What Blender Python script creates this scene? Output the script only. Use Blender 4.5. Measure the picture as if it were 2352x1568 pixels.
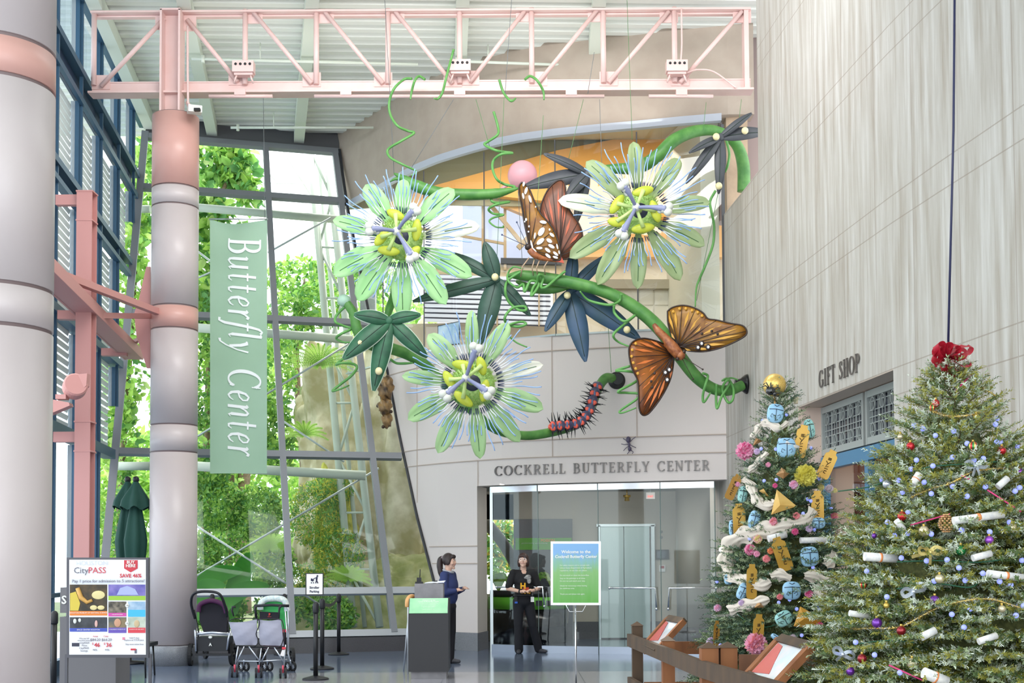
import bpy, bmesh, math, random
import numpy as np
from mathutils import Vector, Matrix, Euler
random.seed(7); rng = np.random.default_rng(11)
R = math.radians; PI = math.pi
COL = bpy.context.scene.collection
for o in list(bpy.data.objects): bpy.data.objects.remove(o)
# ------------------------------------------------------------ camera
FPX = 2840.0; PY0 = 1175.0; EYE = Vector((0, 0, 1.53))
CAMROT = (Euler((R(92.3), 0, 0)).to_matrix() @ Matrix.Rotation(R(-0.3), 3, 'Z'))
cd = bpy.data.cameras.new('camera'); cam = bpy.data.objects.new('camera', cd); COL.objects.link(cam)
cd.sensor_fit = 'HORIZONTAL'; cd.sensor_width = 36; cd.lens = FPX/2352*36; cd.shift_y = (PY0-784)/2352
cd.clip_end = 500; cam.location = EYE; cam.rotation_euler = CAMROT.to_euler()
bpy.context.scene.camera = cam
def ray(px, py): return CAMROT @ Vector(((px-1176)/FPX, (PY0-py)/FPX, -1))
def at(px, py, Y):
    d = ray(px, py); return EYE + d*(Y/d.y)
def flr(px, py, z=0.0):
    d = ray(px, py); return EYE + d*((z-EYE.z)/d.z)
# ------------------------------------------------------------ world, light, exposure
W = bpy.data.worlds.new('daylight'); bpy.context.scene.world = W; W.use_nodes = True
wn = W.node_tree; bgn = wn.nodes['Background']
tc = wn.nodes.new('ShaderNodeTexCoord'); sx = wn.nodes.new('ShaderNodeSeparateXYZ'); rp = wn.nodes.new('ShaderNodeValToRGB')
wn.links.new(tc.outputs['Generated'], sx.inputs[0]); wn.links.new(sx.outputs['Z'], rp.inputs['Fac'])
rp.color_ramp.elements[0].position = 0.0; rp.color_ramp.elements[0].color = (.80, .88, .92, 1)
rp.color_ramp.elements[1].position = 0.45; rp.color_ramp.elements[1].color = (.97, .98, 1.0, 1)
wn.links.new(rp.outputs[0], bgn.inputs['Color']); bgn.inputs['Strength'].default_value = 2.1
def area(name, loc, rot, sx_, sy_, power, col=(1, 1, 1)):
    l = bpy.data.lights.new(name, 'AREA'); l.shape = 'RECTANGLE'; l.size = sx_; l.size_y = sy_; l.energy = power; l.color = col
    o = bpy.data.objects.new(name, l); COL.objects.link(o); o.location = loc; o.rotation_euler = rot; return o
sun = bpy.data.lights.new('sun', 'SUN'); sun.energy = 2.6; sun.angle = R(3); sun.color = (1, .96, .88)
so = bpy.data.objects.new('sun', sun); COL.objects.link(so); so.rotation_euler = (R(-30), R(8), 0)
area('hall_fill', (-1.2, 13.0, 10.1), (R(12), 0, 0), 6, 5, 80, (1, .97, .97))  # added overhead fill for the hall
area('lobby_fill', (1.5, 21.05, 2.875), (R(20), 0, 0), 3.4, .25, 30, (1, .96, .9))  # added fill tucked behind the door header to brighten the lobby
area('back_wall_fill', (-.6, 13.6, 9.9), (R(50), 0, 0), 6, 2.4, 300, (1, .97, .96))  # added key aimed at the white back wall to lift its tone
area('upper_room_fill', (0.8, 23.2, 9.3), (R(25), 0, 0), 4.5, 1.4, 75, (1, .93, .82))  # added fill brightening the upper room and its orange vault
area('ceiling_fill', (-1.5, 19.6, 8.75), (R(180), 0, 0), 8, 1.2, 26, (1, .98, .95))  # added upward fill to brighten the deck, not a fitting on the truss
vs = bpy.context.scene.view_settings
vs.view_transform = 'Standard'; vs.look = 'None'; vs.gamma = 1; vs.use_curve_mapping = False; vs.exposure = 0.7
# ------------------------------------------------------------ materials
def lin(c):
    if isinstance(c, str):
        c = [int(c[i:i+2], 16)/255 for i in (0, 2, 4)]
    return tuple((x/12.92 if x <= .04045 else ((x+.055)/1.055)**2.4) for x in c[:3])+(1,)
MATS = {}
def mat(name, col, rough=.5, metal=0., noise=None, col2=None, bump=None, trans=0., emis=0., spec=None, stretch=None, sheen=0., alpha=None, coat=0.):
    if name in MATS: return MATS[name]
    m = bpy.data.materials.new(name); m.use_nodes = True; nt = m.node_tree; N = nt.nodes; L = nt.links
    b = N['Principled BSDF']; b.inputs['Base Color'].default_value = lin(col); b.inputs['Roughness'].default_value = rough
    b.inputs['Metallic'].default_value = metal
    if spec is not None: b.inputs['Specular IOR Level'].default_value = spec
    if coat: b.inputs['Coat Weight'].default_value = coat
    if alpha is not None: b.inputs['Alpha'].default_value = alpha
    if noise or bump:
        t = N.new('ShaderNodeTexCoord'); mp = N.new('ShaderNodeMapping'); L.new(t.outputs['Object'], mp.inputs[0])
        if stretch: mp.inputs['Scale'].default_value = stretch
    if noise:
        n = N.new('ShaderNodeTexNoise'); n.inputs['Scale'].default_value = noise; n.inputs['Detail'].default_value = 5
        L.new(mp.outputs[0], n.inputs['Vector'])
        r = N.new('ShaderNodeValToRGB'); r.color_ramp.elements[0].position = .35; r.color_ramp.elements[1].position = .65
        r.color_ramp.elements[0].color = lin(col); r.color_ramp.elements[1].color = lin(col2 or col)
        L.new(n.outputs['Fac'], r.inputs[0]); L.new(r.outputs[0], b.inputs['Base Color'])
    if bump:
        n2 = N.new('ShaderNodeTexNoise'); n2.inputs['Scale'].default_value = bump[0]; L.new(mp.outputs[0], n2.inputs['Vector'])
        bp = N.new('ShaderNodeBump'); bp.inputs['Strength'].default_value = bump[1]; L.new(n2.outputs['Fac'], bp.inputs['Height'])
        L.new(bp.outputs[0], b.inputs['Normal'])
    if emis:
        b.inputs['Emission Color'].default_value = lin(col); b.inputs['Emission Strength'].default_value = emis
    if trans:
        tr = N.new('ShaderNodeBsdfTranslucent'); mx = N.new('ShaderNodeMixShader'); mx.inputs[0].default_value = trans
        tr.inputs[0].default_value = lin(col)
        if noise: L.new(r.outputs[0], tr.inputs[0])
        out = N['Material Output']; L.new(b.outputs[0], mx.inputs[1]); L.new(tr.outputs[0], mx.inputs[2]); L.new(mx.outputs[0], out.inputs[0])
    MATS[name] = m; return m
def glassmat(name, tint, refl=.12, rough=.02):
    if name in MATS: return MATS[name]
    m = bpy.data.materials.new(name); m.use_nodes = True; nt = m.node_tree; N = nt.nodes; L = nt.links
    N.remove(N['Principled BSDF']); out = N['Material Output']
    t = N.new('ShaderNodeBsdfTransparent'); t.inputs[0].default_value = tuple(tint)+(1,)
    g = N.new('ShaderNodeBsdfGlossy'); g.inputs['Roughness'].default_value = rough; g.inputs[0].default_value = (.9, .95, .95, 1)
    lw = N.new('ShaderNodeLayerWeight'); pw = N.new('ShaderNodeMath'); pw.operation = 'POWER'; pw.inputs[1].default_value = 5; L.new(lw.outputs['Facing'], pw.inputs[0])
    ad = N.new('ShaderNodeMath'); ad.operation = 'MULTIPLY_ADD'; ad.inputs[1].default_value = .5; ad.inputs[2].default_value = refl; ad.use_clamp = True
    L.new(pw.outputs[0], ad.inputs[0]); mx = N.new('ShaderNodeMixShader')
    L.new(ad.outputs[0], mx.inputs[0]); L.new(t.outputs[0], mx.inputs[1]); L.new(g.outputs[0], mx.inputs[2]); L.new(mx.outputs[0], out.inputs[0])
    MATS[name] = m; return m
# ------------------------------------------------------------ mesh building
ORG = {}
class MB:
    def __init__(s): s.v = []; s.f = []; s.sm = []; s.mi = []
    def add(s, vs_, fs, smooth=False, mi=0):
        n = len(s.v); s.v += [tuple(v) for v in vs_]
        for f in fs: s.f.append([i+n for i in f]); s.sm.append(smooth); s.mi.append(mi)
        return s
    def box(s, c, size, rot=None, mi=0):
        c = Vector(c); h = Vector(size)/2; q = rot if rot is not None else Matrix.Identity(3)
        P = [c+q@Vector((x*h.x, y*h.y, z*h.z)) for x in (-1, 1) for y in (-1, 1) for z in (-1, 1)]
        return s.add(P, [(0, 1, 3, 2), (4, 6, 7, 5), (0, 4, 5, 1), (2, 3, 7, 6), (0, 2, 6, 4), (1, 5, 7, 3)], mi=mi)
    def bar(s, a, b, w, h, up=(0, 0, 1), mi=0):
        a = Vector(a); b = Vector(b); d = b-a; L = d.length; d.normalize(); u = Vector(up); x = d.cross(u)
        if x.length < 1e-4: x = d.cross(Vector((0, 1, 0)))
        x.normalize(); z = x.cross(d)
        m = Matrix((x, d, z)).transposed(); return s.box((a+b)/2, (w, L, h), m, mi)
    def tube(s, pts, rad, seg=8, closed=False, mi=0, caps=True):
        pts = [Vector(p) for p in pts]; n = len(pts)
        if not hasattr(rad, '__len__'): rad = [rad]*n
        V = []; up = None
        for i, p in enumerate(pts):
            if closed: t = pts[(i+1) % n]-pts[i-1]
            else: t = pts[min(i+1, n-1)]-pts[max(i-1, 0)]
            if t.length < 1e-9: t = Vector((0, 0, 1))
            t.normalize()
            if up is None:
                up = t.cross(Vector((0, 0, 1)));
                if up.length < .05: up = t.cross(Vector((0, 1, 0)))
            up = up-t*up.dot(t)
            if up.length < 1e-6: up = t.orthogonal()
            up.normalize(); bn = t.cross(up)
            for k in range(seg):
                a = 2*PI*k/seg; V.append(p+(up*math.cos(a)+bn*math.sin(a))*rad[i])
        F = []
        for i in range(n if closed else n-1):
            for k in range(seg):
                j = (i+1) % n; F.append((i*seg+k, i*seg+(k+1) % seg, j*seg+(k+1) % seg, j*seg+k))
        s.add(V, F, True, mi)
        if caps and not closed:
            b = len(s.v)-n*seg
            s.f.append([b+k for k in range(seg)][::-1]); s.sm.append(False); s.mi.append(mi)
            s.f.append([b+(n-1)*seg+k for k in range(seg)]); s.sm.append(False); s.mi.append(mi)
        return s
    def lathe(s, c, prof, seg=24, mi=0, rot=None, smooth=True):
        c = Vector(c); q = rot if rot is not None else Matrix.Identity(3); V = []; n = len(prof)
        for r, z in prof:
            for k in range(seg):
                a = 2*PI*k/seg; V.append(c+q@Vector((r*math.cos(a), r*math.sin(a), z)))
        F = [(i*seg+k, i*seg+(k+1) % seg, (i+1)*seg+(k+1) % seg, (i+1)*seg+k) for i in range(n-1) for k in range(seg)]
        s.add(V, F, smooth, mi); b = len(s.v)-n*seg
        s.f.append([b+k for k in range(seg)][::-1]); s.sm.append(False); s.mi.append(mi)
        s.f.append([b+(n-1)*seg+k for k in range(seg)]); s.sm.append(False); s.mi.append(mi)
        return s
    def ball(s, c, r, seg=12, rings=8, rot=None, mi=0, fn=None):
        c = Vector(c); q = rot if rot is not None else Matrix.Identity(3)
        if not hasattr(r, '__len__'): r = (r, r, r)
        V = []
        for i in range(rings+1):
            th = PI*i/rings
            for k in range(seg):
                a = 2*PI*k/seg; p = Vector((math.sin(th)*math.cos(a), math.sin(th)*math.sin(a), math.cos(th)))
                m = fn(p) if fn else 1
                V.append(c+q@Vector((p.x*r[0]*m, p.y*r[1]*m, p.z*r[2]*m)))
        F = [(i*seg+k, (i+1)*seg+k, (i+1)*seg+(k+1) % seg, i*seg+(k+1) % seg) for i in range(rings) for k in range(seg)]
        return s.add(V, F, True, mi)
    def prism(s, poly, d, mi=0):      # poly: list of 3D points, d: extrusion vector
        n = len(poly); P = [Vector(p) for p in poly]; d = Vector(d)
        V = P+[p+d for p in P]
        return s.add(V, [list(range(n))[::-1], list(range(n, 2*n))]+[(i, (i+1) % n, n+(i+1) % n, n+i) for i in range(n)], mi=mi)
    def ring(s, c, ro, ri, h, axis=(0, 0, 1), seg=24, mi=0):
        q = Vector(axis).to_track_quat('Z', 'Y').to_matrix()
        s.lathe(c, [(ri, -h/2), (ro, -h/2), (ro, h/2), (ri, h/2), (ri, -h/2)], seg, mi, q, False)
        s.f = s.f[:-2]; s.sm = s.sm[:-2]; s.mi = s.mi[:-2]; return s
    def build(s, name, mats, parent=None, local=False, world=None):
        me = bpy.data.meshes.new(name); org = Vector((0, 0, 0))
        if not local:
            if parent is not None: org = ORG.get(parent.name, Vector((0, 0, 0)))
            elif s.v:
                A = np.array(s.v); org = Vector(((A[:, 0].min()+A[:, 0].max())/2, (A[:, 1].min()+A[:, 1].max())/2, A[:, 2].min()))
        V = [(v[0]-org[0], v[1]-org[1], v[2]-org[2]) for v in s.v]
        me.from_pydata(V, [], s.f); me.polygons.foreach_set('use_smooth', s.sm); me.polygons.foreach_set('material_index', s.mi)
        if not isinstance(mats, (list, tuple)): mats = [mats]
        for m in mats: me.materials.append(m)
        bm = bmesh.new(); bm.from_mesh(me); bmesh.ops.recalc_face_normals(bm, faces=bm.faces); bm.to_mesh(me); bm.free()
        me.update(); return link(name, me, parent, org if parent is None else None, org)
def link(name, me, parent, loc, org):
    o = bpy.data.objects.new(name, me); COL.objects.link(o); o.parent = parent
    if loc is not None: o.location = loc
    ORG[o.name] = Vector(org); return o
def npmesh(name, V, F, mats, parent=None, mi=None, smooth=False, loc=None):
    """V (n,3), F (m,k) numpy arrays in world space"""
    if parent is not None: org = ORG.get(parent.name, Vector((0, 0, 0)))
    else: org = Vector(((V[:, 0].min()+V[:, 0].max())/2, (V[:, 1].min()+V[:, 1].max())/2, V[:, 2].min()))
    V = V-np.array(org); me = bpy.data.meshes.new(name); m, k = F.shape
    me.vertices.add(len(V)); me.vertices.foreach_set('co', V.astype(np.float32).ravel())
    me.loops.add(m*k); me.loops.foreach_set('vertex_index', F.astype(np.int32).ravel())
    me.polygons.add(m); me.polygons.foreach_set('loop_start', np.arange(0, m*k, k, dtype=np.int32))
    if mi is not None: me.polygons.foreach_set('material_index', mi.astype(np.int32))
    if smooth: me.polygons.foreach_set('use_smooth', np.ones(m, bool))
    if not isinstance(mats, (list, tuple)): mats = [mats]
    for x in mats: me.materials.append(x)
    me.update(calc_edges=True); me.validate()
    return link(name, me, parent, org if parent is None else None, org)
def tag(o, label=None, cat=None, group=None, kind=None):
    if label: o['label'] = label
    if cat: o['category'] = cat
    if group: o['group'] = group
    if kind: o['kind'] = kind
    return o
def thing(name, label, cat, loc, group=None, kind=None, parent=None):
    o = bpy.data.objects.new(name, None); COL.objects.link(o); o.empty_display_size = .1; o.location = loc
    ORG[o.name] = Vector(loc); return tag(o, label, cat, group, kind)
def struct(o): o['kind'] = 'structure'; return o
def copytree(o, parent=None):
    c = o.copy(); COL.objects.link(c); ORG[c.name] = ORG.get(o.name, Vector((0, 0, 0)))
    if parent is not None: c.parent = parent
    for ch in list(o.children): copytree(ch, c)
    return c
def textmesh(txt, size, name='lettering', align='CENTER', ext=.0015, shear=0, bold=0, spacing=1.0):
    cu = bpy.data.curves.new(name, 'FONT'); cu.body = txt; cu.size = size; cu.align_x = align; cu.align_y = 'CENTER'
    cu.extrude = ext; cu.shear = shear; cu.offset = bold; cu.space_character = spacing; cu.resolution_u = 2
    o = bpy.data.objects.new('tmp', cu); COL.objects.link(o); dg = bpy.context.evaluated_depsgraph_get(); dg.update()
    me = bpy.data.meshes.new_from_object(o.evaluated_get(dg)); bpy.data.objects.remove(o); me.name = name; return me
def text(txt, size, loc, rotm, m, parent, name='lettering', **k):
    """loc is world; rotm 3x3 whose x = reading direction, y = letter up, z = towards reader"""
    me = textmesh(txt, size, name, **k); me.materials.clear(); me.materials.append(m)
    o = bpy.data.objects.new(name, me); COL.objects.link(o); o.parent = parent
    org = ORG.get(parent.name, Vector((0, 0, 0))) if parent is not None else Vector((0, 0, 0))
    o.matrix_local = Matrix.Translation(Vector(loc)-org) @ rotm.to_4x4(); ORG[o.name] = Vector(loc); return o
def frame(xd, yd):
    x = Vector(xd).normalized(); y = Vector(yd); y = (y-x*y.dot(x)).normalized(); return Matrix((x, y, x.cross(y))).transposed()
FACE = frame((1, 0, 0), (0, 0, 1))      # reads towards the camera (-Y)
def smoothpts(pts, n=6):
    P = [Vector(p) for p in pts]; out = []
    for i in range(len(P)-1):
        p0 = P[max(i-1, 0)]; p1 = P[i]; p2 = P[i+1]; p3 = P[min(i+2, len(P)-1)]
        for k in range(n):
            t = k/n; out.append(.5*((2*p1)+(p2-p0)*t+(2*p0-5*p1+4*p2-p3)*t*t+(3*p1-p0-3*p2+p3)*t**3))
    out.append(P[-1]); return out
def smoothr(r, n=6):
    out = []
    for i in range(len(r)-1):
        for k in range(n): out.append(r[i]+(r[i+1]-r[i])*k/n)
    return out+[r[-1]]
def crv(pts, n=6):     # pixel curve with depth: (px,py,Y)
    return smoothpts([at(*p) for p in pts], n)
# ============================================================ SETTING
WHT = mat('cream_wall_panel', 'dcd2ce', .55, bump=(60, .02))
MAUVE = mat('taupe_plaster', 'ab9d90', .85, noise=3, col2='b2a598', bump=(90, .12))
GREYM = mat('grey_mullion', '85888f', .45, .3); LGREYM = mat('light_mullion', 'aeb2b8', .4, .4)
DGREY = mat('dark_grey_fascia', '55565a', .6)
BLUE = mat('blue_steel', '375872', .45, .2); DBLUE = mat('dark_blue_steel', '1c3450', .5, .2)
PINK = mat('pink_paint', 'e3c4bf', .45, noise=4, col2='e0beb8'); PINKD = mat('dusty_pink_paint', 'c98f8a', .5)
MINTW = mat('pale_green_white_paint', 'd5dcd0', .6)
GRAN = mat('grey_granite', '8f9196', .25, noise=160, col2='6f7176'); DGRAN = mat('dark_granite', '4b4a4e', .3, noise=140, col2='5c5a5e')
CHROME = mat('chrome', 'd6dade', .12, 1.); STEEL = mat('brushed_steel', 'b8c0c2', .3, .9)
BLACK = mat('black_satin', '15161a', .45); BLKP = mat('black_plastic', '1b1c22', .5)
DOORGLASS = glassmat('door_glass', (.93, .97, .96), .05); CONGLASS = glassmat('garden_glass', (.95, .99, .97), .012)
UPGLASS = glassmat('balcony_glass', (.92, .95, .94), .05)
# ---- plan of the curved wall facing us, from its left end to the corner on the right
WP = [(775, 24.95), (795, 24.7), (860, 23.75), (918, 22.85), (958, 22.35), (1010, 21.85), (1060, 21.5), (1099, 21.25), (1150, 20.97), (1200, 20.77), (1280, 20.55), (1380, 20.35), (1470, 20.2), (1580, 20.0), (1681, 19.85)]
WPX = [((p-1176)/FPX*y, y) for p, y in WP]
def wY(px):
    for (a, ya), (b, yb) in zip(WP, WP[1:]):
        if px <= b: return ya+(yb-ya)*(px-a)/(b-a)
    return WP[-1][1]
def wp(px, z, off=0):
    y = wY(px)-off; return Vector(((px-1176)/FPX*y, y, z))
def wallstrip(px0, px1, z0, z1, th, step=14):
    n = max(2, int((px1-px0)/step)); xs = [px0+(px1-px0)*i/n for i in range(n+1)]; V = []; F = []
    f0 = z0 if callable(z0) else (lambda p: z0); f1 = z1 if callable(z1) else (lambda p: z1)
    for x in xs:
        a = wp(x, f0(x)); b = wp(x, f1(x)); V += [a, b, b+Vector((0, th, 0)), a+Vector((0, th, 0))]
    for i in range(n):
        for k in range(4): F.append((4*i+k, 4*(i+1)+k, 4*(i+1)+(k+1) % 4, 4*i+(k+1) % 4))
    F += [(0, 1, 2, 3), (4*n+3, 4*n+2, 4*n+1, 4*n)]
    return V, F
# ---- the leaning glass plane of the garden
def GY(x, z): return 21.9+.272*x+.394*z
GN = Vector((-.272, 1, -.394)).normalized()
def hitG(px, py, off=0):
    d = ray(px, py); o = EYE
    t = (21.9+off+.272*o.x+.394*o.z-o.y)/(d.y-.272*d.x-.394*d.z); return o+d*t
# floor
def floor():
    m = bpy.data.materials.new('polished_terrazzo'); m.use_nodes = True; N = m.node_tree.nodes; L = m.node_tree.links
    b = N['Principled BSDF']; b.inputs['Roughness'].default_value = .13
    t = N.new('ShaderNodeTexCoord'); sx = N.new('ShaderNodeSeparateXYZ'); L.new(t.outputs['Object'], sx.inputs[0])
    n = N.new('ShaderNodeTexNoise'); n.inputs['Scale'].default_value = 90; L.new(t.outputs['Object'], n.inputs['Vector'])
    r = N.new('ShaderNodeValToRGB'); L.new(n.outputs['Fac'], r.inputs[0]); e = r.color_ramp.elements
    e[0].position = .4; e[1].position = .62; e[0].color = lin('56637a'); e[1].color = lin('727e92')
    r2 = N.new('ShaderNodeValToRGB'); L.new(n.outputs['Fac'], r2.inputs[0]); e = r2.color_ramp.elements
    e[0].position = .4; e[1].position = .62; e[0].color = lin('93949b'); e[1].color = lin('a8a8af')
    def mth(op, a, bb):
        k = N.new('ShaderNodeMath'); k.operation = op
        for i, q in enumerate((a, bb)):
            if isinstance(q, (int, float)): k.inputs[i].default_value = q
            else: L.new(q, k.inputs[i])
        return k.outputs[0]
    m1 = mth('MULTIPLY', mth('LESS_THAN', sx.outputs['Y'], 17.25), mth('GREATER_THAN', sx.outputs['X'], -3.1))
    mx = N.new('ShaderNodeMix'); mx.data_type = 'RGBA'; L.new(m1, mx.inputs['Factor']); L.new(r.outputs[0], mx.inputs['A']); L.new(r2.outputs[0], mx.inputs['B'])
    j = mth('MINIMUM', mth('ABSOLUTE', mth('SUBTRACT', mth('FRACT', mth('MULTIPLY', sx.outputs['X'], .55), 0), .5), 0), mth('ABSOLUTE', mth('SUBTRACT', mth('FRACT', mth('MULTIPLY', sx.outputs['Y'], .55), 0), .5), 0))
    jm = mth('LESS_THAN', j, .003); mx2 = N.new('ShaderNodeMix'); mx2.data_type = 'RGBA'; L.new(jm, mx2.inputs['Factor'])
    L.new(mx.outputs['Result'], mx2.inputs['A']); mx2.inputs['B'].default_value = lin('55606a'); L.new(mx2.outputs['Result'], b.inputs['Base Color'])
    q = MB(); q.box((0, 13, -.1), (26, 30, .2)); o = q.build('floor', m); o.location = (0, 0, 0)
    for v in o.data.vertices: v.co += Vector((0, 13, -.2))
    struct(o)
floor()
# white curved wall (below the balcony band), doorway left open
DOOR0, DOOR1, DH = 1124, 1640, 2.83
w = MB()
def edgez(px):      # where the leaning glass cuts the wall: lower limit of the wall left of px 1040
    # solve for z at which glass plane meets the wall plan
    x, y = (px-1176)/FPX*wY(px), wY(px); return max(0, (y-21.9-.272*x)/.394)
V, F = wallstrip(884, 1096, edgez, 5.3, .35, 8); w.add(V, F)
V, F = wallstrip(1096, 1681, DH, 5.3, .35); w.add(V, F)
wb = w.build('wall_back', WHT); struct(wb)
pier = MB(); a = wp(1096, 0); b_ = Vector(((1118-1176)/FPX*21.9, 21.9, 0))
pier.prism([a, b_, b_+Vector((-.3, .3, 0)), a+Vector((-.3, .5, 0))], (0, 0, DH)); struct(pier.build('wall_doorway_pier', mat('pier_stone', 'c9c3bd', .5)))
j = MB()      # joints between the wall panels
def hj(z, p0, p1):
    n = int((p1-p0)/8); xs = [p0+(p1-p0)*i/n for i in range(n+1)]; V = []
    for x in xs: V += [wp(x, z-.008, .02), wp(x, z+.008, .02), wp(x, z+.008, -.05), wp(x, z-.008, -.05)]
    j.add(V, [(4*i+k, 4*i+4+k, 4*i+4+(k+1) % 4, 4*i+(k+1) % 4) for i in range(n) for k in range(4)])
def vj(px, z0, z1): a = wp(px, z0, .021); b = wp(px, z1, .021); d = Vector((.007, 0, 0)); j.add([a-d, a+d, b+d, b-d], [(0, 1, 2, 3)])
hj(5.05, 880, 1681); hj(3.56, 912, 1681); hj(3.27, 928, 1681); hj(1.8, 985, 1096); hj(1.5, 992, 1096)
for p, z0, z1 in ((958, 2.6, 5.3), (1270, 3.27, 5.3), (1465, 3.56, 5.3), (1098, 2.83, 3.27)): vj(p, z0, z1)
j.build('panel_joint', mat('joint_line', 'b9a99d', .8), wb)
q = MB(); V, F = wallstrip(1040, 1096, 0, .31, .05, 10); q.add([Vector(v)-Vector((0, .06, 0)) for v in V], F)
a = wp(1096, 0, .06); b2 = b_+Vector((.02, 0, 0)); q.prism([a, b2, b2+Vector((-.3, .3, 0)), a+Vector((-.3, .5, 0))], (0, 0, .31)); struct(q.build('baseboard_back', GRAN))
# wall above the balcony band: taupe plaster with a ragged top against the roof
w = MB(); V, F = wallstrip(775, 1668, 8.78, 10.3, .35); w.add(V, F); V, F = wallstrip(1668, 1745, 8.78, 10.3, .35)
w.add(V, F); wu = w.build('wall_upper', MAUVE); struct(wu)
q = MB(); V, F = wallstrip(795, 1668, 8.68, 8.8, .12); q.add([Vector(v)-Vector((0, .03, 0)) for v in V], F); q.build('head_trim', mat('pale_trim', 'b9bfcb', .4), wu)
# balcony glazing panels
gl = thing('window_2', None, None, wp(1300, 5.3)); gl['kind'] = 'structure'
ps = [797, 880, 975, 1115, 1280, 1470, 1670]
for k, (p0, p1) in enumerate(zip(ps, ps[1:])):
    q = MB(); q.add([wp(p0, 5.32 if p0 > 870 else 7.0, -.02), wp(p1, 5.32, -.02), wp(p1, 8.7, -.02), wp(p0, 8.7, -.02)], [(0, 1, 2, 3)]); q.build('pane', UPGLASS, gl)
    q = MB(); q.bar(wp(p1, 5.32, .0), wp(p1, 8.62, .0), .02 if k < 5 else .05, .03, (0, 1, 0)); q.build('glazing_joint', DGREY, gl)
q = MB()
for p0, p1 in zip(ps, ps[1:]): q.bar(wp(p0, 5.31), wp(p1, 5.31), .06, .03)
q.build('sill_channel', STEEL, gl)
# right wall: gently curved travertine
RP = [(3.40, 21.2), (3.46, 19.85), (3.53, 18.6), (3.575, 17.6), (3.69, 16.0), (3.81, 14.5), (3.96, 12.75), (4.08, 11.67), (4.26, 10.28), (4.6, 8.0), (5.1, 5.5), (5.9, 2.5), (6.6, 0.0)]
def rx(y):
    for (xa, ya), (xb, yb) in zip(RP, RP[1:]):
        if y >= yb: return xa+(xb-xa)*(y-ya)/(yb-ya)
    return RP[-1][0]
def hitR(px, py):
    lo, hi = 0.5, 21.2; d = ray(px, py)
    for _ in range(50):
        m_ = (lo+hi)/2; p = EYE+d*(m_/d.y)
        if p.x > rx(m_): hi = m_
        else: lo = m_
    return EYE+d*(lo/d.y)
def travertine():
    m = bpy.data.materials.new('travertine'); m.use_nodes = True; N = m.node_tree.nodes; L = m.node_tree.links
    b = N['Principled BSDF']; b.inputs['Roughness'].default_value = .5
    g = N.new('ShaderNodeNewGeometry'); sx = N.new('ShaderNodeSeparateXYZ'); L.new(g.outputs['Position'], sx.inputs[0])
    def mth(op, a, bb=0, cl=False):
        k = N.new('ShaderNodeMath'); k.operation = op; k.use_clamp = cl
        for i, q in enumerate((a, bb)):
            if isinstance(q, (int, float)): k.inputs[i].default_value = q
            else: L.new(q, k.inputs[i])
        return k.outputs[0]
    Y = sx.outputs['Y']; Z = sx.outputs['Z']
    cb = N.new('ShaderNodeCombineXYZ'); L.new(mth('MULTIPLY', Y, 9), cb.inputs[0]); L.new(mth('MULTIPLY', Z, .55), cb.inputs[1])
    L.new(mth('FLOOR', mth('MULTIPLY', Y, 1/.95)), cb.inputs[2])
    n = N.new('ShaderNodeTexNoise'); n.inputs['Scale'].default_value = 1.0; n.inputs['Detail'].default_value = 7; n.inputs['Roughness'].default_value = .62; L.new(cb.outputs[0], n.inputs['Vector'])
    r = N.new('ShaderNodeValToRGB'); L.new(n.outputs['Fac'], r.inputs[0]); e = r.color_ramp.elements
    e[0].position = .3; e[1].position = .68; e[0].color = lin('9c9285'); e[1].color = lin('c6c3be'); k = e.new(.5); k.color = lin('b3aea6')
    v = mth('LESS_THAN', mth('FRACT', mth('ADD', mth('MULTIPLY', Y, 1/.95), .15)), .014)
    zz = mth('FRACT', mth('DIVIDE', mth('ADD', Z, .1), 1.8)); h1 = mth('LESS_THAN', zz, .007)
    h2 = mth('MULTIPLY', mth('GREATER_THAN', zz, .843), mth('LESS_THAN', zz, .85))
    s = mth('ADD', mth('ADD', v, h1), h2, True)
    mx = N.new('ShaderNodeMix'); mx.data_type = 'RGBA'; L.new(mth('MULTIPLY', s, .65), mx.inputs['Factor']); L.new(r.outputs[0], mx.inputs['A']); mx.inputs['B'].default_value = lin('8d8074')
    L.new(mx.outputs['Result'], b.inputs['Base Color']); return m
TRAV = travertine()
w = MB()
def rstrip(y0, y1, z0, z1, th=.35):
    ys = sorted({y0, y1, *[p[1] for p in RP if y1 < p[1] < y0]}, reverse=True); V = []; F = []
    for y in ys: V += [(rx(y), y, z0), (rx(y), y, z1), (rx(y)+th, y, z1), (rx(y)+th, y, z0)]
    n = len(ys)-1
    for i in range(n):
        for k in range(4): F.append((4*i+k, 4*(i+1)+k, 4*(i+1)+(k+1) % 4, 4*i+(k+1) % 4))
    F += [(0, 1, 2, 3), (4*n+3, 4*n+2, 4*n+1, 4*n)]; w.add(V, F)
SY0, SY1, SH = 15.9, 12.75, 3.5
rstrip(21.2, 19.85, 0, 5.2); rstrip(19.85, 17.6, 0, 7.13); rstrip(17.6, SY0, 0, 10.3); rstrip(SY0, SY1, SH, 10.3); rstrip(SY1, 0.0, 0, 10.3)
wr = w.build('wall_right', TRAV); struct(wr)
# taupe return and stone pier seen above the low part of that wall
q = MB(); q.box((4.5, 20.6, 9.0), (2.0, .3, 3.6)); struct(q.build('wall_return', mat('mauve_plaster', 'a3928f', .85)))
q = MB(); a = at(1670, 480, 20.0); b = at(1718, 480, 20.0); q.prism([(a.x, 20.0, 6.9), (b.x, 19.95, 6.9), (b.x, 19.95, 10.3), (a.x, 20.0, 10.3)], (0, .3, 0))
struct(q.build('wall_pier', mat('tan_stone', 'c2a98f', .6, noise=5, col2='b39b84')))
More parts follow.
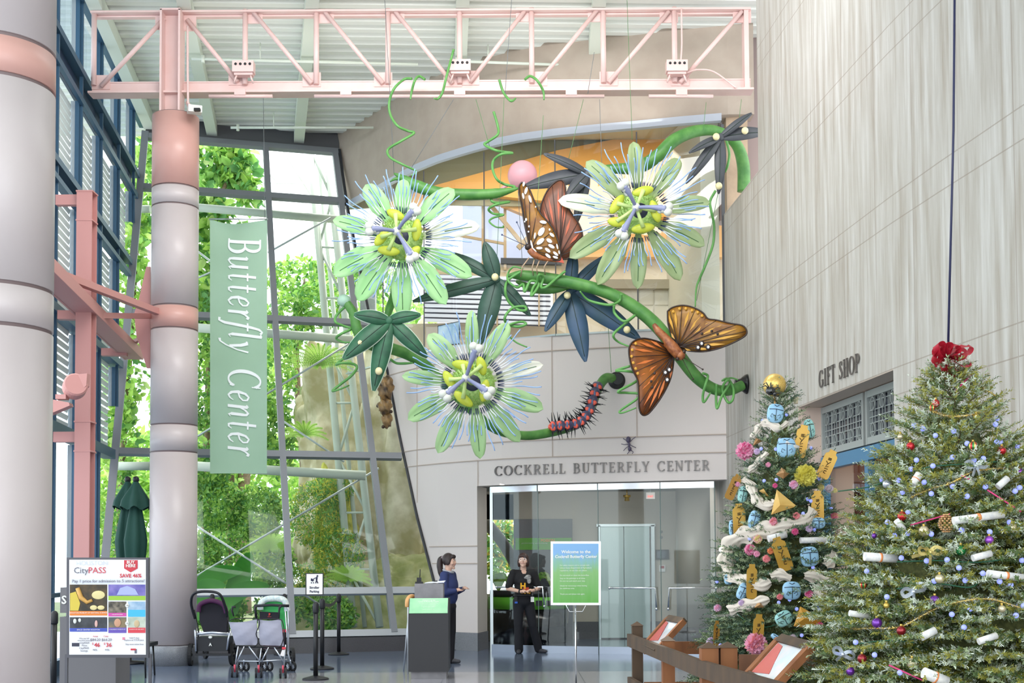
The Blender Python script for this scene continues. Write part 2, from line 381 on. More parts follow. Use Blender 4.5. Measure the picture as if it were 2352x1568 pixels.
# ceiling: ribbed deck with curled beams
q = MB(); V = []; F = []; y = 17.0; zc = 10.25; prof = []
while y < 25.3: prof += [(y, 0), (y+.13, 0), (y+.16, .06), (y+.27, .06)]; y += .3
for yy, dz in prof: V += [(-9.5, yy-.35, zc+dz), (6, yy+.25, zc+dz)]
F = [(2*i, 2*i+1, 2*i+3, 2*i+2) for i in range(len(prof)-1)]
q.add(V, F); q.box((-1.5, 3.4, 10.45), (16, 26.6, .3))
struct(q.build('ceiling', mat('white_ribbed_deck', 'dde0da', .6)))
for k, ((x0, y0), (x1, y1)) in enumerate((((229, 43), (343, 297)), ((438, 86), (487, 312)), ((715, 33), (686, 335)), ((1062, 40), (1058, 160)), ((1374, 40), (1366, 125)))):
    zb = 10.0; a = flr(x0, y0, zb); b = flr(x1, y1, zb); d = (a-b)*.6; q = MB(); q.bar(a+d+Vector((0, 0, .12)), b+Vector((0, 0, .12)), .2, .24)
    struct(q.build('ceiling_beam', MINTW))
# ============================================================ garden glazing (window_1), leaning back
g1 = thing('window_1', None, None, hitG(640, 1460)); g1['kind'] = 'structure'
LE = lambda y: 335-(y-290)*.094; M1 = lambda y: 608+(y-300)*.0554; M2 = lambda y: 768+(y-340)*.1234
def redge(y):
    P = [(325, 776), (465, 795), (965, 895), (1110, 942), (1340, 1010), (1462, 1048)]
    for (ya, xa), (yb, xb) in zip(P, P[1:]):
        if y <= yb: return xa+(xb-xa)*(y-ya)/(yb-ya)
    return 1048
# transoms: height z of each horizontal, measured on the glass plane
def zof(px, py): return hitG(px, py).z
TZ = [zof(600, 1459), zof(600, 1360), zof(600, 1043), zof(620, 733), zof(610, 450), zof(600, 335)]
def onG(fx, z):     # point on the glass plane at height z on mullion fx(y)
    lo, hi = 0, 1568
    for _ in range(40):
        m_ = (lo+hi)/2; p = hitG(fx(m_), m_)
        if p.z > z: lo = m_
        else: hi = m_
    return p
ML = [LE, lambda y: 430, M1, M2, redge]
def mull(fx, z0, z1, w, m, off=0):
    q = MB(); n = 8 if fx is redge else 1
    for i in range(n):
        a = onG(fx, z0+(z1-z0)*i/n); b = onG(fx, z0+(z1-z0)*(i+1)/n); q.bar(a, b, w, .12, -GN)
    return q.build('mullion', m, g1)
mull(LE, TZ[0], 9.95, .13, GREYM); mull(ML[1], TZ[0], 9.9, .1, GREYM); mull(M1, TZ[0], 9.9, .11, GREYM); mull(M2, TZ[0], 9.9, .11, GREYM)
mull(redge, 4.75, 9.9, .05, mat('black_edge_trim', '2b2d33', .4))
q = MB(); P = [wp(p, edgez(p), .03) for p in range(886, 1050, 6)]; q.tube(P, .028, 6); q.build('edge_trim', MATS['black_edge_trim'], g1)
for i, z in enumerate(TZ):
    for a, b in zip(ML, ML[1:]):
        q = MB(); p0 = onG(a, z); p1 = onG(b, z); q.bar(p0, p1, .12, .11 if i not in (0, 1) else .1, -GN); q.build('transom', LGREYM if i < 2 else GREYM, g1)
for a, b in zip(ML, ML[1:]):
    for z0, z1 in zip(TZ, TZ[1:]):
        q = MB(); q.add([onG(a, z0), onG(b, z0), onG(b, z1), onG(a, z1)], [(0, 1, 2, 3)]); q.build('pane', CONGLASS, g1)
q = MB()      # dark fascia between the glass and the roof
for a, b in zip(ML, ML[1:]):
    p0 = onG(a, TZ[5]+.05); p1 = onG(b, TZ[5]+.05); q.prism([p0, p1, p1+Vector((0, .18, .62)), p0+Vector((0, .18, .62))], (0, .1, 0))
struct(q.build('trim_1', DGREY))
q = MB(); a = onG(LE, TZ[0]-.03); b = onG(redge, TZ[0]-.03); q.prism([(a.x, a.y-.05, 0), (b.x, b.y-.05, 0), (b.x, b.y-.05, b.z-.03), (a.x, a.y-.05, b.z-.03)], (.02, .3, 0))
struct(q.build('trim_2', DGRAN))
# ============================================================ left window wall
def LX(y): return -6.72-.132*(y-20.2)
LD = Vector((-.132, 1, 0)).normalized(); LN = Vector((1, .132, 0)).normalized()
def lw(y, z, off=0): return Vector((LX(y), y, z))+LN*off
BY = [13.9, 15.42, 16.94, 18.46, 19.98, 21.5, 23.0]
def yend(z): return 19.75+.41*z      # where the leaning glass meets this wall
wl = thing('window_3', None, None, lw(18, 0)); wl['kind'] = 'structure'
for y in BY:
    ztop = 10.2; z0 = max(0, (y-19.75)/.41)
    q = MB(); q.bar(lw(y, z0), lw(y, ztop), .045, .05, LN); q.build('mullion', BLUE, wl)
    if y > 14:   # reveal at the far side of the bay before this mullion
        for za, zb in ((0, 3.3), (3.45, 4.95), (5.1, 6.85), (7.1, 8.5), (9.05, 10.2)):
            za = max(za, z0)
            if zb > za+.1:
                q = MB(); q.bar(lw(y-.06, za, -.045), lw(y-.06, zb, -.045), .06, .03, LD); q.build('reveal', BLUE, wl)
                q = MB(); n = 7
                for k in range(n): q.bar(lw(y-.06, za, -.08-.009*k), lw(y-.06, zb, -.08-.009*k), .006, .03, LD)
                q.build('ribbed_reveal', mat('ribbed_grey_panel', 'a9b2b8', .6), wl)
for z, h, dp in ((10.15, .2, .1), (8.95, .1, .18), (8.5, .1, .06), (7.1, .1, .12), (6.85, .08, .1), (5.05, .12, .2), (3.4, .16, .2), (1.1, .06, .1), (.1, .2, .1)):
    q = MB(); q.bar(lw(13.9, z, -dp/2+.05), lw(min(23.9, yend(z)), z, -dp/2+.05), dp, h); q.build('rail', BLUE, wl)
for z0, z1 in ((8.55, 8.92), (6.88, 7.06)):
    q = MB(); q.bar(lw(13.9, (z0+z1)/2, -.1), lw(min(23.9, yend(z0)), (z0+z1)/2, -.1), .04, z1-z0); q.build('spandrel', DBLUE, wl)
SHUT = mat('louvre_slat', 'cdd6d4', .5); 
LG = glassmat('left_glass', (.86, .94, 1.0), .05)
for i, (ya, yb) in enumerate(zip(BY, BY[1:])):
    for za, zb, sh in ((0.15, 1.07, 0), (1.13, 3.3, 0), (3.5, 4.97, 1), (5.1, 6.8, 1), (7.15, 8.45, 1), (9.0, 10.1, 0)):
        if ya > yend(za)-.5: continue
        q = MB(); q.add([lw(ya, za, -.15), lw(yb, za, -.15), lw(yb, zb, -.15), lw(ya, zb, -.15)], [(0, 1, 2, 3)]); q.build('pane', LG, wl)
        if sh:
            q = MB(); z = za+.04
            while z < zb: q.add([lw(ya+.04, z, -.14), lw(yb-.1, z, -.14), lw(yb-.1, z+.075, -.12), lw(ya+.04, z+.075, -.12)], [(0, 1, 2, 3)]); z += .115
            q.build('louvre', SHUT, wl)
# pink girt, its bearing posts and the braces back to the column
def gp(y, z, off=.45): return lw(y, z, off)
t = thing('steel_girt', 'dusty pink and grey steel girt running along the louvred window wall', 'beam', gp(17, 4.9))
q = MB(); a = gp(13.9, 4.95); b = gp(20.5, 4.95); q.bar(a, b, .32, .03); q.bar(a+Vector((.15, 0, .06)), b+Vector((.15, 0, .06)), .02, .16); q.bar(a-Vector((.14, 0, -.06)), b-Vector((.14, 0, -.06)), .02, .16); q.build('channel', PINKD, t)
for y in (14.6, 16.9, 19.9):
    q = MB(); q.bar(lw(y, 4.95, .05), lw(y, 4.95, .45), .12, .12); q.build('bracket', PINKD, t)
t = thing('steel_post', 'dusty pink steel I-beam post standing before the louvred windows', 'post', gp(16.9, 0, .5))
q = MB(); c = at(197, 800, 16.75); x = c.x; y = 16.75
q.box((x, y, 3.3), (.02, .2, 6.6)); q.box((x, y-.1, 3.3), (.21, .02, 6.6)); q.box((x, y+.1, 3.3), (.21, .02, 6.6)); q.build('shaft', PINKD, t)
for z in (6.6, 6.2, 5.35, 5.0, 3.45, 3.05): MB().box((x, y, z), (.23, .23, .02)).build('stiffener', PINKD, t)
for z in (6.5, 3.25): MB().bar((x, y, z), lw(y, z, .05), .1, .14).build('bracket', PINKD, t)
def colpt(px, py): return at(px, py, 18.8)
CX = at(397, 1450, 18.8).x
t = thing('steel_brace', 'dusty pink steel brace from the window wall to the banded column', 'brace', at(230, 665, 16.8))
q = MB(); q.bar(at(112, 620, 15.2), at(362, 716, 18.55), .1, .09); q.build('strut', PINKD, t)
q = MB(); q.bar(at(214, 724, 17.0), at(345, 726, 18.7), .07, .08); q.bar(at(300, 790, 20.2), at(345, 765, 18.9), .06, .06); q.build('strut', PINKD, t)
q = MB(); P = [at(336, 612, 18.85), at(345, 612, 18.85), at(345, 845, 18.85), at(337, 845, 18.85), at(313, 770, 18.85), at(308, 720, 18.85), at(318, 690, 18.85)]; q.prism(P, (0, .04, 0)); q.build('gusset_plate', PINKD, t)
# flood lamp on the big column
t = thing('flood_lamp', 'pink drum flood lamp on a bracket beside the left column', 'lamp', at(172, 890, 13.0))
MB().prism([at(110, 915, 13), at(158, 924, 13), at(160, 931, 13), at(112, 951, 13)], (0, .12, 0)).build('bracket', PINKD, t)
MB().box(at(143, 912, 13.05), (.11, .1, .05)).build('clamp', PINKD, t)
q = MB(); q.lathe(at(172, 888, 13.05), [(.0, -.09), (.115, -.09), (.125, -.05), (.125, .07), (.11, .09), (0, .09)], 28, rot=Euler((R(78), R(8), R(25))).to_matrix(), smooth=False); q.build('lamp_body', PINKD, t)
MB().prism([at(150, 862, 13), at(200, 857, 13), at(198, 885, 13), at(193, 890, 13)], (0, .1, 0)).build('visor', PINKD, t)
# ============================================================ columns
COLM = mat('pinkish_grey_column', 'c3b7b7', .35, noise=1.5, col2='c7bcbb'); BAND = mat('terracotta_pink_band', 'cf9f95', .35); GROOVE = mat('groove', '7d6c6c', .6)
def column(name, label, x, y, r, bands, top, plinth):
    t = thing(name, label, 'column', (x, y, 0))
    bands = sorted(bands)
    for z0, z1, m in bands:
        MB().lathe((x, y, 0), [(r, z0+.012), (r, z1-.012)], 64).build('shaft' if m is COLM else 'band', m, t)
    MB().lathe((x, y, 0), [(r-.012, bands[0][0]), (r-.012, bands[-1][1])], 48).build('core', GROOVE, t)
    MB().lathe((x, y, 0), [(r+.03, 0), (r+.03, plinth-.03), (r+.015, plinth)], 48).build('plinth', GRAN, t); return t
def zc(py, px=397, y=18.45): return at(px, py, y).z
zs = [.3, zc(1035), zc(972), zc(750), zc(697), zc(464), zc(420), zc(250)]
column('round_column', 'tall pinkish grey column with terracotta bands carrying the pink truss', CX, 18.8, .352, [(zs[0], zs[1], COLM), (zs[1], zs[2], COLM), (zs[2], zs[3], COLM), (zs[3], zs[4], BAND), (zs[4], zs[5], COLM), (zs[5], zs[6], COLM), (zs[6], zs[7], BAND)], 8.4, .3)
BX = at(-17, 1000, 7.7).x
def zb(py): return at(0, py, 7.35).z
zs = [.3, zb(738), zb(641), zb(160), zb(68), 5.6]
column('round_column', 'massive pinkish grey column cropped by the left edge of the view', BX, 7.7, .352, [(zs[0], zs[1], COLM), (zs[1], zs[2], COLM), (zs[2], zs[3], COLM), (zs[3], zs[4], BAND), (zs[4], 10.3, COLM)], 10.3, .3)
# small tape mark plate on the big column
# ============================================================ truss
TY = 18.75
tr = thing('roof_truss', 'long pink steel truss spanning the hall under the white deck', 'truss', at(970, 215, TY))
def tz(py, px=970): return at(px, py, TY).z
xl, xr = at(213, 100, TY).x, at(1722, 100, TY).x; zt, zt0 = 9.98, tz(36); zb1, zb0 = tz(187), tz(211)
q = MB(); c = (xl+xr)/2; L = xr-xl
q.box((c, TY, zt), (L, .26, .03)); q.box((c, TY, (zt+zt0)/2), (L, .03, zt-zt0)); q.box((c, TY, zt0), (L, .05, .02)); q.build('top_chord', PINK, tr)
q = MB(); q.box((c, TY, (zb1+zb0)/2), (L, .03, zb1-zb0)); q.box((c, TY, zb0-.02), (L+.06, .26, .03)); q.box((c, TY, zb1), (L, .05, .02)); q.build('bottom_chord', PINK, tr)
X = lambda px, py=100: at(px, py, TY).x
for px in (219, 565, 728, 892, 1056, 1221, 1385, 1548):
    MB().tube([(X(px), TY-.06, zb1-.06), (X(px), TY-.06, zt0+.08)], .041, 12).build('vertical', PINK, tr)
MB().box((X(1712), TY, (zt+zb0)/2), (.07, .2, zt-zb0)).build('end_post', PINK, tr)
for a, b in (((232, 198), (378, 42)), ((430, 45), (546, 188)), ((582, 28), (716, 192)), ((746, 27), (880, 192)), ((908, 27), (1040, 192)), ((1080, 188), (1206, 24)), ((1236, 190), (1371, 24)), ((1398, 190), (1536, 26)), ((1562, 190), (1704, 26))):
    MB().tube([at(a[0], a[1], TY-.07), at(b[0], b[1], TY-.07)], .034, 12).build('diagonal', PINK, tr)
    for (p, s) in ((a, 1), (b, -1)):
        w = .12; c_ = at(p[0], p[1], TY-.02); up = p[1] > 100
        MB().box(c_+Vector((0, .0, .06 if up else -.07)), (.28, .02, .22)).build('gusset_plate', PINK, tr)
q = MB(); xc = X(400); z0, z1 = 8.35, tz(33)
q.box((xc-.14, TY-.1, (z0+z1)/2), (.03, .28, z1-z0)); q.box((xc+.14, TY-.1, (z0+z1)/2), (.03, .28, z1-z0)); q.box((xc, TY-.02, (z0+z1)/2), (.28, .03, z1-z0)); q.box((xc, TY-.1, z1), (.31, .28, .03))
q.build('column_post', PINK, tr)
for a, b in ((480, 626), (722, 1388), (1490, 1638)):
    MB().tube([at(a, 221, TY-.1), at(b, 221, TY-.1)], .028, 10).build('conduit', PINK, tr)
for px in (552, 795, 1056, 1312, 1565): MB().box(at(px, 213, TY-.1), (.17, .08, .09)).build('conduit_bracket', PINK, tr)
MB().tube(crv([(1565, 20, 18.6), (1566, 100, 18.6), (1566, 165, 18.6), (1600, 160, 18.6), (1640, 165, 18.6), (1690, 202, 18.6)], 5), .013, 8).build('cable', PINK, tr)
MB().tube(crv([(431, 60, 18.6), (431, 150, 18.6), (432, 245, 18.6)], 4), .018, 8).build('cable', PINK, tr)
for n, (px, py) in enumerate(((560, 156), (1057, 153), (1554, 154))):
    t = thing('junction_box', ['pink socket box on the truss nearest the banded column', 'pink socket box on the truss above the flower vine', 'pink socket box at the right end of the truss'][n], 'electrical box', at(px, py+15, TY-.25))
    c = at(px, py, TY-.2); MB().box(c, (.32, .16, .17)).build('housing', PINK, t); MB().box(c+Vector((0, .02, -.1)), (.28, .12, .04)).build('base', PINK, t)
    for k in range(4): MB().ball(c+Vector((-.107+k*.072, -.085, .03)), (.021, .012, .021), 12, 8).build('socket', BLACK, t)
    for s in (-1, 1): MB().tube([c+Vector((s*.1, 0, -.1)), c+Vector((s*.12, -.03, -.17)), c+Vector((s*.15, 0, -.24))], .014, 8).build('cable', PINK, t)
# camera on the column
t = thing('security_camera', 'white security camera on top of the banded column', 'camera', at(450, 262, 18.4))
MB().box(at(447, 252, 18.4), (.2, .22, .1), Euler((R(8), 0, R(20))).to_matrix()).build('housing', mat('camera_white', 'e6e3da', .4), t)
MB().box(at(453, 252, 18.24), (.09, .06, .04)).build('lens', BLACK, t); MB().bar(at(436, 245, 18.5), at(430, 235, 18.65), .04, .04).build('bracket', PINK, t)
# sprinkler pipes under the deck
for pts, lab in (([(1035, 140), (1320, 150)], 'white sprinkler pipe under the deck at the taupe wall'), ([(440, 135), (960, 148)], 'long white sprinkler pipe under the deck, behind the truss'), ([(530, 293), (858, 293)], 'white sprinkler pipe just above the garden glass')):
    z = 9.9; a = flr(*pts[0], z); b = flr(*pts[1], z); q = MB(); q.tube([a, b], .025, 8); q.tube([a+(b-a)*.3, a+(b-a)*.3+Vector((0, 0, .3))], .012, 6); q.lathe(a+(b-a)*.05, [(.03, -.06), (.03, .06)], 8); o = q.build('sprinkler_pipe', MINTW); tag(o, lab, 'pipe')
# ============================================================ foliage helpers
def leafm(n, c, c2, tr=.45): return mat(n, c, .45, noise=2.5, col2=c2, trans=tr)
LG1 = leafm('lime_leaf', 'b6da6a', '9fcc58'); LG2 = leafm('mid_leaf', '83b656', '9ac76a'); LG3 = leafm('deep_leaf', '568f4a', '6fa760', .3); LG4 = leafm('pale_leaf', 'cfe39a', 'b4d873', .5)
BARK = mat('bark', '7b6a50', .8, noise=12, col2='5c4d3a')
def leaf_arrays(C, size, asp=.45, droop=.4, face=None, r=rng):
    n = len(C); d = r.normal(size=(n, 3)); d[:, 2] -= droop; d /= np.linalg.norm(d, axis=1)[:, None]
    u = r.normal(size=(n, 3)); u[:, 1] -= .6
    w = np.cross(d, u); w /= np.linalg.norm(w, axis=1)[:, None]+1e-9; nn = np.cross(w, d)
    s = (size*(.6+.8*r.random(n)))[:, None]; h = s*asp*.5
    P = [C, C+d*s*.3+w*h+nn*s*.06, C+d*s*.68+w*h*.85+nn*s*.05, C+d*s-nn*s*.08, C+d*s*.68-w*h*.85+nn*s*.05, C+d*s*.3-w*h+nn*s*.06]
    V = np.stack(P, 1).reshape(-1, 3); b = np.arange(n)[:, None]*6
    F = np.concatenate([b+np.array([[0, 1, 2, 3]]), b+np.array([[0, 3, 4, 5]])], 1).reshape(-1, 4)
    return V, F
def blobpts(blobs, shell=.55):
    out = []
    for px, py, Y, rx_, ry_, rz_, n in blobs:
        d = rng.normal(size=(n, 3)); d /= np.linalg.norm(d, axis=1)[:, None]; r_ = (shell+(1-shell)*rng.random(n)**.5)[:, None]
        out.append(np.array(at(px, py, Y))+d*r_*np.array([rx_, ry_, rz_]))
    return np.concatenate(out)
def leafcloud(parent, blobs, size, mats, w=None, asp=.45, droop=.4, name='foliage', shell=.55):
    C = blobpts(blobs, shell); V, F = leaf_arrays(C, size, asp, droop)
    mi = np.repeat(rng.choice(len(mats), len(C), p=w), 2); return npmesh(name, V, F, mats, parent, mi)
def shrub(name, label, cat, blobs, size, mats, w=None, trunk=None, group=None, **k):
    b = blobs[0]; base = at(b[0], b[1], b[2]); base.z = 0 if trunk is None else base.z*0
    t = thing(name, label, cat, base, group)
    leafcloud(t, blobs, size, mats, w, **k)
    q = MB()
    for tr_ in (trunk or []): q.tube(crv(tr_[0]), smoothr(tr_[1]), 8)
    if trunk: q.build('trunk', BARK, t)
    return t
def px2m(n, Y): return n*Y/FPX
# ---- trees and shrubs of the garden, behind the leaning glass
def B(px, py, Y, w, h, n, dp=None): return (px, py, Y, px2m(w, Y), dp or px2m(w, Y)*.6, px2m(h, Y), n)
shrub('fig_tree', 'broad-leaved tree high behind the banner, its big leaves against white sky', 'tree',
      [B(500, 380, 27, 50, 60, 300), B(545, 395, 27, 45, 40, 200), B(480, 490, 26.5, 50, 60, 330), B(575, 440, 27, 30, 30, 110), B(545, 350, 27, 30, 25, 90), B(500, 600, 26.5, 70, 60, 380), B(560, 540, 26.5, 40, 30, 130), B(470, 700, 26, 60, 60, 330), B(540, 780, 26.4, 60, 50, 330), B(330, 430, 27, 40, 130, 300)], .25,
      [LG1, LG2, LG3, LG4], [.3, .35, .25, .1], [([(470, 1400, 26.5), (480, 900, 26.6), (500, 500, 26.8), (540, 380, 27)], [.12, .09, .06, .02])], droop=.6, asp=.55)
shrub('leafy_tree', 'bright lime tree seen between the left window wall and the banded column', 'tree',
      [B(315, 470, 25.5, 30, 110, 260), B(300, 640, 25.0, 40, 130, 380), B(285, 850, 24.6, 45, 130, 420), B(275, 1010, 24.4, 45, 100, 330)], .17, [LG1, LG2, LG3, LG4], [.42, .3, .12, .16],
      [([(262, 1400, 25), (285, 1000, 25), (300, 800, 25), (320, 500, 25.4)], [.07, .06, .05, .03])], droop=.5, asp=.6)
shrub('leafy_tree', 'green tree crown rising beside the slanted white pylon', 'tree',
      [B(690, 640, 30, 85, 50, 900), B(740, 700, 29, 70, 60, 900), B(660, 740, 29, 60, 70, 700), B(640, 860, 28, 45, 110, 700), B(770, 640, 31, 40, 40, 400), B(860, 640, 30, 70, 60, 600), B(870, 780, 29, 40, 60, 400)], .15, [LG1, LG2, LG3, LG4], [.3, .35, .25, .1],
      [([(700, 1100, 29), (680, 800, 29.3), (700, 640, 30)], [.1, .07, .02])])
shrub('leafy_tree', 'large shrubby tree filling the glass behind the lower half of the banner', 'tree',
      [B(480, 880, 26, 60, 120, 1200), B(560, 960, 27, 80, 110, 1100), B(470, 1080, 25, 60, 70, 900), B(640, 1010, 27, 40, 90, 600), B(400, 900, 27, 60, 130, 500)], .14, [LG1, LG2, LG3, LG4], [.25, .4, .27, .08],
      [([(520, 1400, 26.5), (530, 1100, 26.5), (510, 900, 26.5)], [.1, .08, .02])])
shrub('flowering_bush', 'wide mass of small-leaved bushes behind the pushchairs', 'bush',
      [B(500, 1160, 25, 70, 60, 2400), B(590, 1180, 25, 60, 70, 2400), B(630, 1300, 24.6, 45, 70, 2000), B(470, 1280, 24.6, 40, 60, 1400), B(560, 1280, 25.5, 80, 80, 2500)], .09, [LG1, LG2, LG3, LG4], [.25, .38, .27, .1])
shrub('hanging_fern_bush', 'dark fern and moss growth hanging over the lower rock face', 'bush',
      [B(720, 1180, 24.6, 60, 80, 2200), B(780, 1280, 24.4, 60, 70, 1700), B(700, 1350, 24.0, 50, 60, 1500), B(760, 1120, 24.9, 50, 40, 900)], .08, [LG2, LG3, mat('moss_yellow', 'd3cf5a', .8, trans=.3)], [.4, .32, .28], droop=.9, asp=.25)
shrub('background_tree', 'hazy pale tree line far behind the rock and pylon', 'tree',
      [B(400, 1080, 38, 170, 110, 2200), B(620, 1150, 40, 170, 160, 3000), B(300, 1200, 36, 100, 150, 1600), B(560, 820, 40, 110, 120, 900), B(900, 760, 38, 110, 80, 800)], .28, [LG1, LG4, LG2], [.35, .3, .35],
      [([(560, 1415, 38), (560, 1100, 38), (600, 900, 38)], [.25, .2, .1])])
shrub('low_undergrowth', 'low undergrowth seen through the bottom row of garden panes', 'bush',
      [B(500, 1400, 23.6, 70, 50, 1500, .4), B(640, 1400, 23.6, 60, 45, 1500, .4), B(760, 1410, 23.9, 60, 45, 1300, .4), B(290, 1380, 23.2, 45, 80, 1100, .4), B(280, 1200, 23.6, 40, 90, 900, .5)], .09, [LG2, LG3, LG1], [.4, .4, .2])
# banana and palm leaves low behind the glass
t = thing('banana_plant', 'low banana plant with broad shining leaves behind the pushchairs', 'plant', flr(520, 1440))
def blade(pts, wd, m, parent, name='leaf', n=5, fold=.25):
    P = smoothpts(pts, n); k = len(P); V = []; F = []
    for i, p in enumerate(P):
        s = i/(k-1); w = wd*(math.sin(PI*min(1, s*.93+.07))**.7); tg = (P[min(i+1, k-1)]-P[max(i-1, 0)]).normalized()
        side = tg.cross(Vector((0, 1, .3))).normalized(); V += [p-side*w+Vector((0, -fold*w, fold*w)), p, p+side*w+Vector((0, -fold*w, fold*w))]
    for i in range(k-1): F += [(3*i, 3*i+1, 3*i+4, 3*i+3), (3*i+1, 3*i+2, 3*i+5, 3*i+4)]
    q = MB(); q.add(V, F, True); q.add([Vector(v)+Vector((0, .004, -.004)) for v in V], F, True); return q.build(name, m, parent)
LFB = leafm('banana_leaf', '3d8a2a', '57a23c', .25)
for pts, w_ in (([(470, 1430, 23.2), (460, 1370, 23.2), (500, 1325, 23.1), (560, 1310, 23)], .2), ([(520, 1430, 23.2), (540, 1370, 23.2), (560, 1310, 23.2), (575, 1268, 23.1)], .2),
                ([(500, 1430, 23), (520, 1385, 23), (570, 1355, 22.9), (620, 1345, 22.9)], .16), ([(455, 1425, 23), (450, 1390, 23), (475, 1350, 22.9), (520, 1345, 22.8)], .17)):
    blade([at(*p) for p in pts], w_, LFB, t)
# ---- fern fronds on the rock
def fern(label, px, py, Y, n, L, cat='fern', name='fern'):
    t = thing(name, label, cat, at(px, py, Y)); c = at(px, py, Y); q = MB()
    for k in range(n):
        a = PI*(k+.5)/n; d = Vector((math.cos(a), -.35, math.sin(a)*.9+.1)); pts = [c+d*L*s+Vector((0, 0, -.45*L*s*s)) for s in (0, .35, .7, 1)]
        P = smoothpts(pts, 7)
        for i in range(1, len(P)-1):
            tg = (P[i+1]-P[i-1]).normalized(); sd = tg.cross(Vector((0, 1, 0))).normalized(); l = L*.13*(1-i/len(P))+.015
            for s in (-1, 1):
                e = P[i]+sd*s*l+tg*l*.3; q.add([P[i]-tg*.012, e, P[i]+tg*.016], [(0, 1, 2)])
        q.tube(P, .004, 4)
    q.build('frond', [LG2, LG1][n % 2], t)
fern('sprouting fern on top of the pale rock outcrop', 735, 840, 24.8, 17, .75)
fern('fern hanging from the rock face left of the slanted pylon', 700, 1000, 24.2, 11, .5)
fern('fern clump low on the rock beside the queue posts', 800, 1330, 23.9, 13, .5)
fern('fern clump at the foot of the rock, left of the mullion', 620, 1260, 24.2, 13, .55)
# ---- rock
ROCK = mat('pale_rock', 'eee5cd', .9, noise=1.9, col2='ada37a', bump=(7, 1.0))
def rock(name, label, c, r, seed, m=ROCK, sub=6, amp=.24, top=None):
    from mathutils import noise as mn
    bm = bmesh.new(); bmesh.ops.create_icosphere(bm, subdivisions=sub, radius=1)
    for v in bm.verts:
        p = v.co.copy(); k = 1+amp*(mn.noise(p*1.6+Vector((seed, 0, 0)))*1.6+mn.noise(p*4+Vector((0, seed, 0)))*.7+mn.noise(p*11)*.28)
        p = Vector([math.copysign(abs(x)**.72, x) for x in p]); v.co = Vector((p.x*r[0], p.y*r[1], p.z*r[2]))*k
    q = MB(); q.add([Vector(c)+v.co for v in bm.verts], [[v.index for v in f.verts] for f in bm.faces], True); bm.free()
    o = q.build(name, m); return tag(o, label, 'rock')
c = at(800, 1090, 27.3); rock('rock_outcrop', 'tall pale rock face behind the slanted white pylon', c, (1.25, .9, 2.75), 3)
c = at(930, 1150, 26.2); rock('rock_outcrop', 'pale rock face behind the narrow slanted panes beside the white wall', c, (1.0, .8, 3.3), 8)
c = at(860, 1400, 25.4); rock('rock_outcrop', 'low mossy boulder at the foot of the rock face', c, (1.6, .7, 1.1), 5, mat('mossy_rock', 'd3d0a0', .9, noise=3, col2='a0a566', bump=(6, .5)))
c = at(770, 1240, 25.2); rock('rock_pillar', 'yellow-green mossy rock pillar below the pylon foot', c, (.42, .4, 1.3), 12, mat('mossy_rock2', 'd2cc62', .9, noise=4, col2='93a048', bump=(6, .5)))
# driftwood lump hanging by the glass edge
t = thing('driftwood_lump', 'knotty brown driftwood lump clinging to the glass edge below the palmate leaf', 'driftwood', at(885, 925, 22.6))
WOODB = mat('knotty_brown_wood', '9c7b4c', .4, noise=7, col2='3a2a1c', bump=(14, .5))
q = MB(); fn = lambda p: 1+.18*math.sin(p.x*7+p.z*5)+.1*math.sin(p.z*13)
q.ball(at(884, 895, 22.5), (.15, .14, .27), 20, 16, fn=fn); q.ball(at(883, 935, 22.4), (.13, .13, .16), 20, 14, fn=fn); q.ball(at(888, 965, 22.4), (.1, .1, .14), 16, 12, fn=fn); q.build('trunk', WOODB, t)
for kp in ((868, 932), (898, 945), (880, 980)): MB().ball(at(kp[0], kp[1], 22.35), .032).build('knot', mat('dark_knot', '3a271a', .6), t)
# ---- white pylon lattice and rails
PYL = mat('pylon_paint', 'b4beb2', .6)
t = thing('steel_pylon', 'slanted pale lattice pylon carrying the garden roof', 'pylon', at(860, 1440, 24))
pyl = [((712, 340, 26.2), (812, 1440, 24.2)), ((750, 345, 26.2), (872, 1440, 24.0)), ((730, 345, 26.5), (838, 1440, 24.5))]
for k, (a, b) in enumerate(pyl): MB().tube([at(*a), at(*b)], [.075, .075, .045][k], 12).build('leg', PYL, t)
for k in range(9):
    s = k/9; s2 = (k+1)/9; q = MB(); A = [at(*p[0]).lerp(at(*p[1]), s) for p in pyl]; C2 = [at(*p[0]).lerp(at(*p[1]), s2) for p in pyl]
    q.tube([A[k % 2], C2[(k+1) % 2]], .028, 8); q.tube([A[0], A[1]], .022, 8); q.build('lattice_brace', PYL, t)
for pts, r_, lab in ((((448, 476, 24.9), (800, 506, 25.4)), .085, 'thick pale rail behind the upper garden panes'), (((300, 480, 25.0), (345, 480, 25.0)), .08, 'thick pale rail seen left of the banded column, upper'),
                     (((445, 752, 24.2), (810, 780, 24.6)), .09, 'thick pale rail behind the middle garden panes'), (((445, 1070, 23.4), (840, 1092, 23.6)), .09, 'thick pale rail crossing behind the lower end of the banner'),
                     (((255, 1070, 23.2), (345, 1070, 23.2)), .08, 'thick pale rail seen left of the banded column, lower')):
    tag(MB().tube([at(*pts[0]), at(*pts[1])], r_, 12).build('steel_rail', PYL), lab, 'rail')
RODM = mat('rod_grey', '9fa8a8', .5, .3)
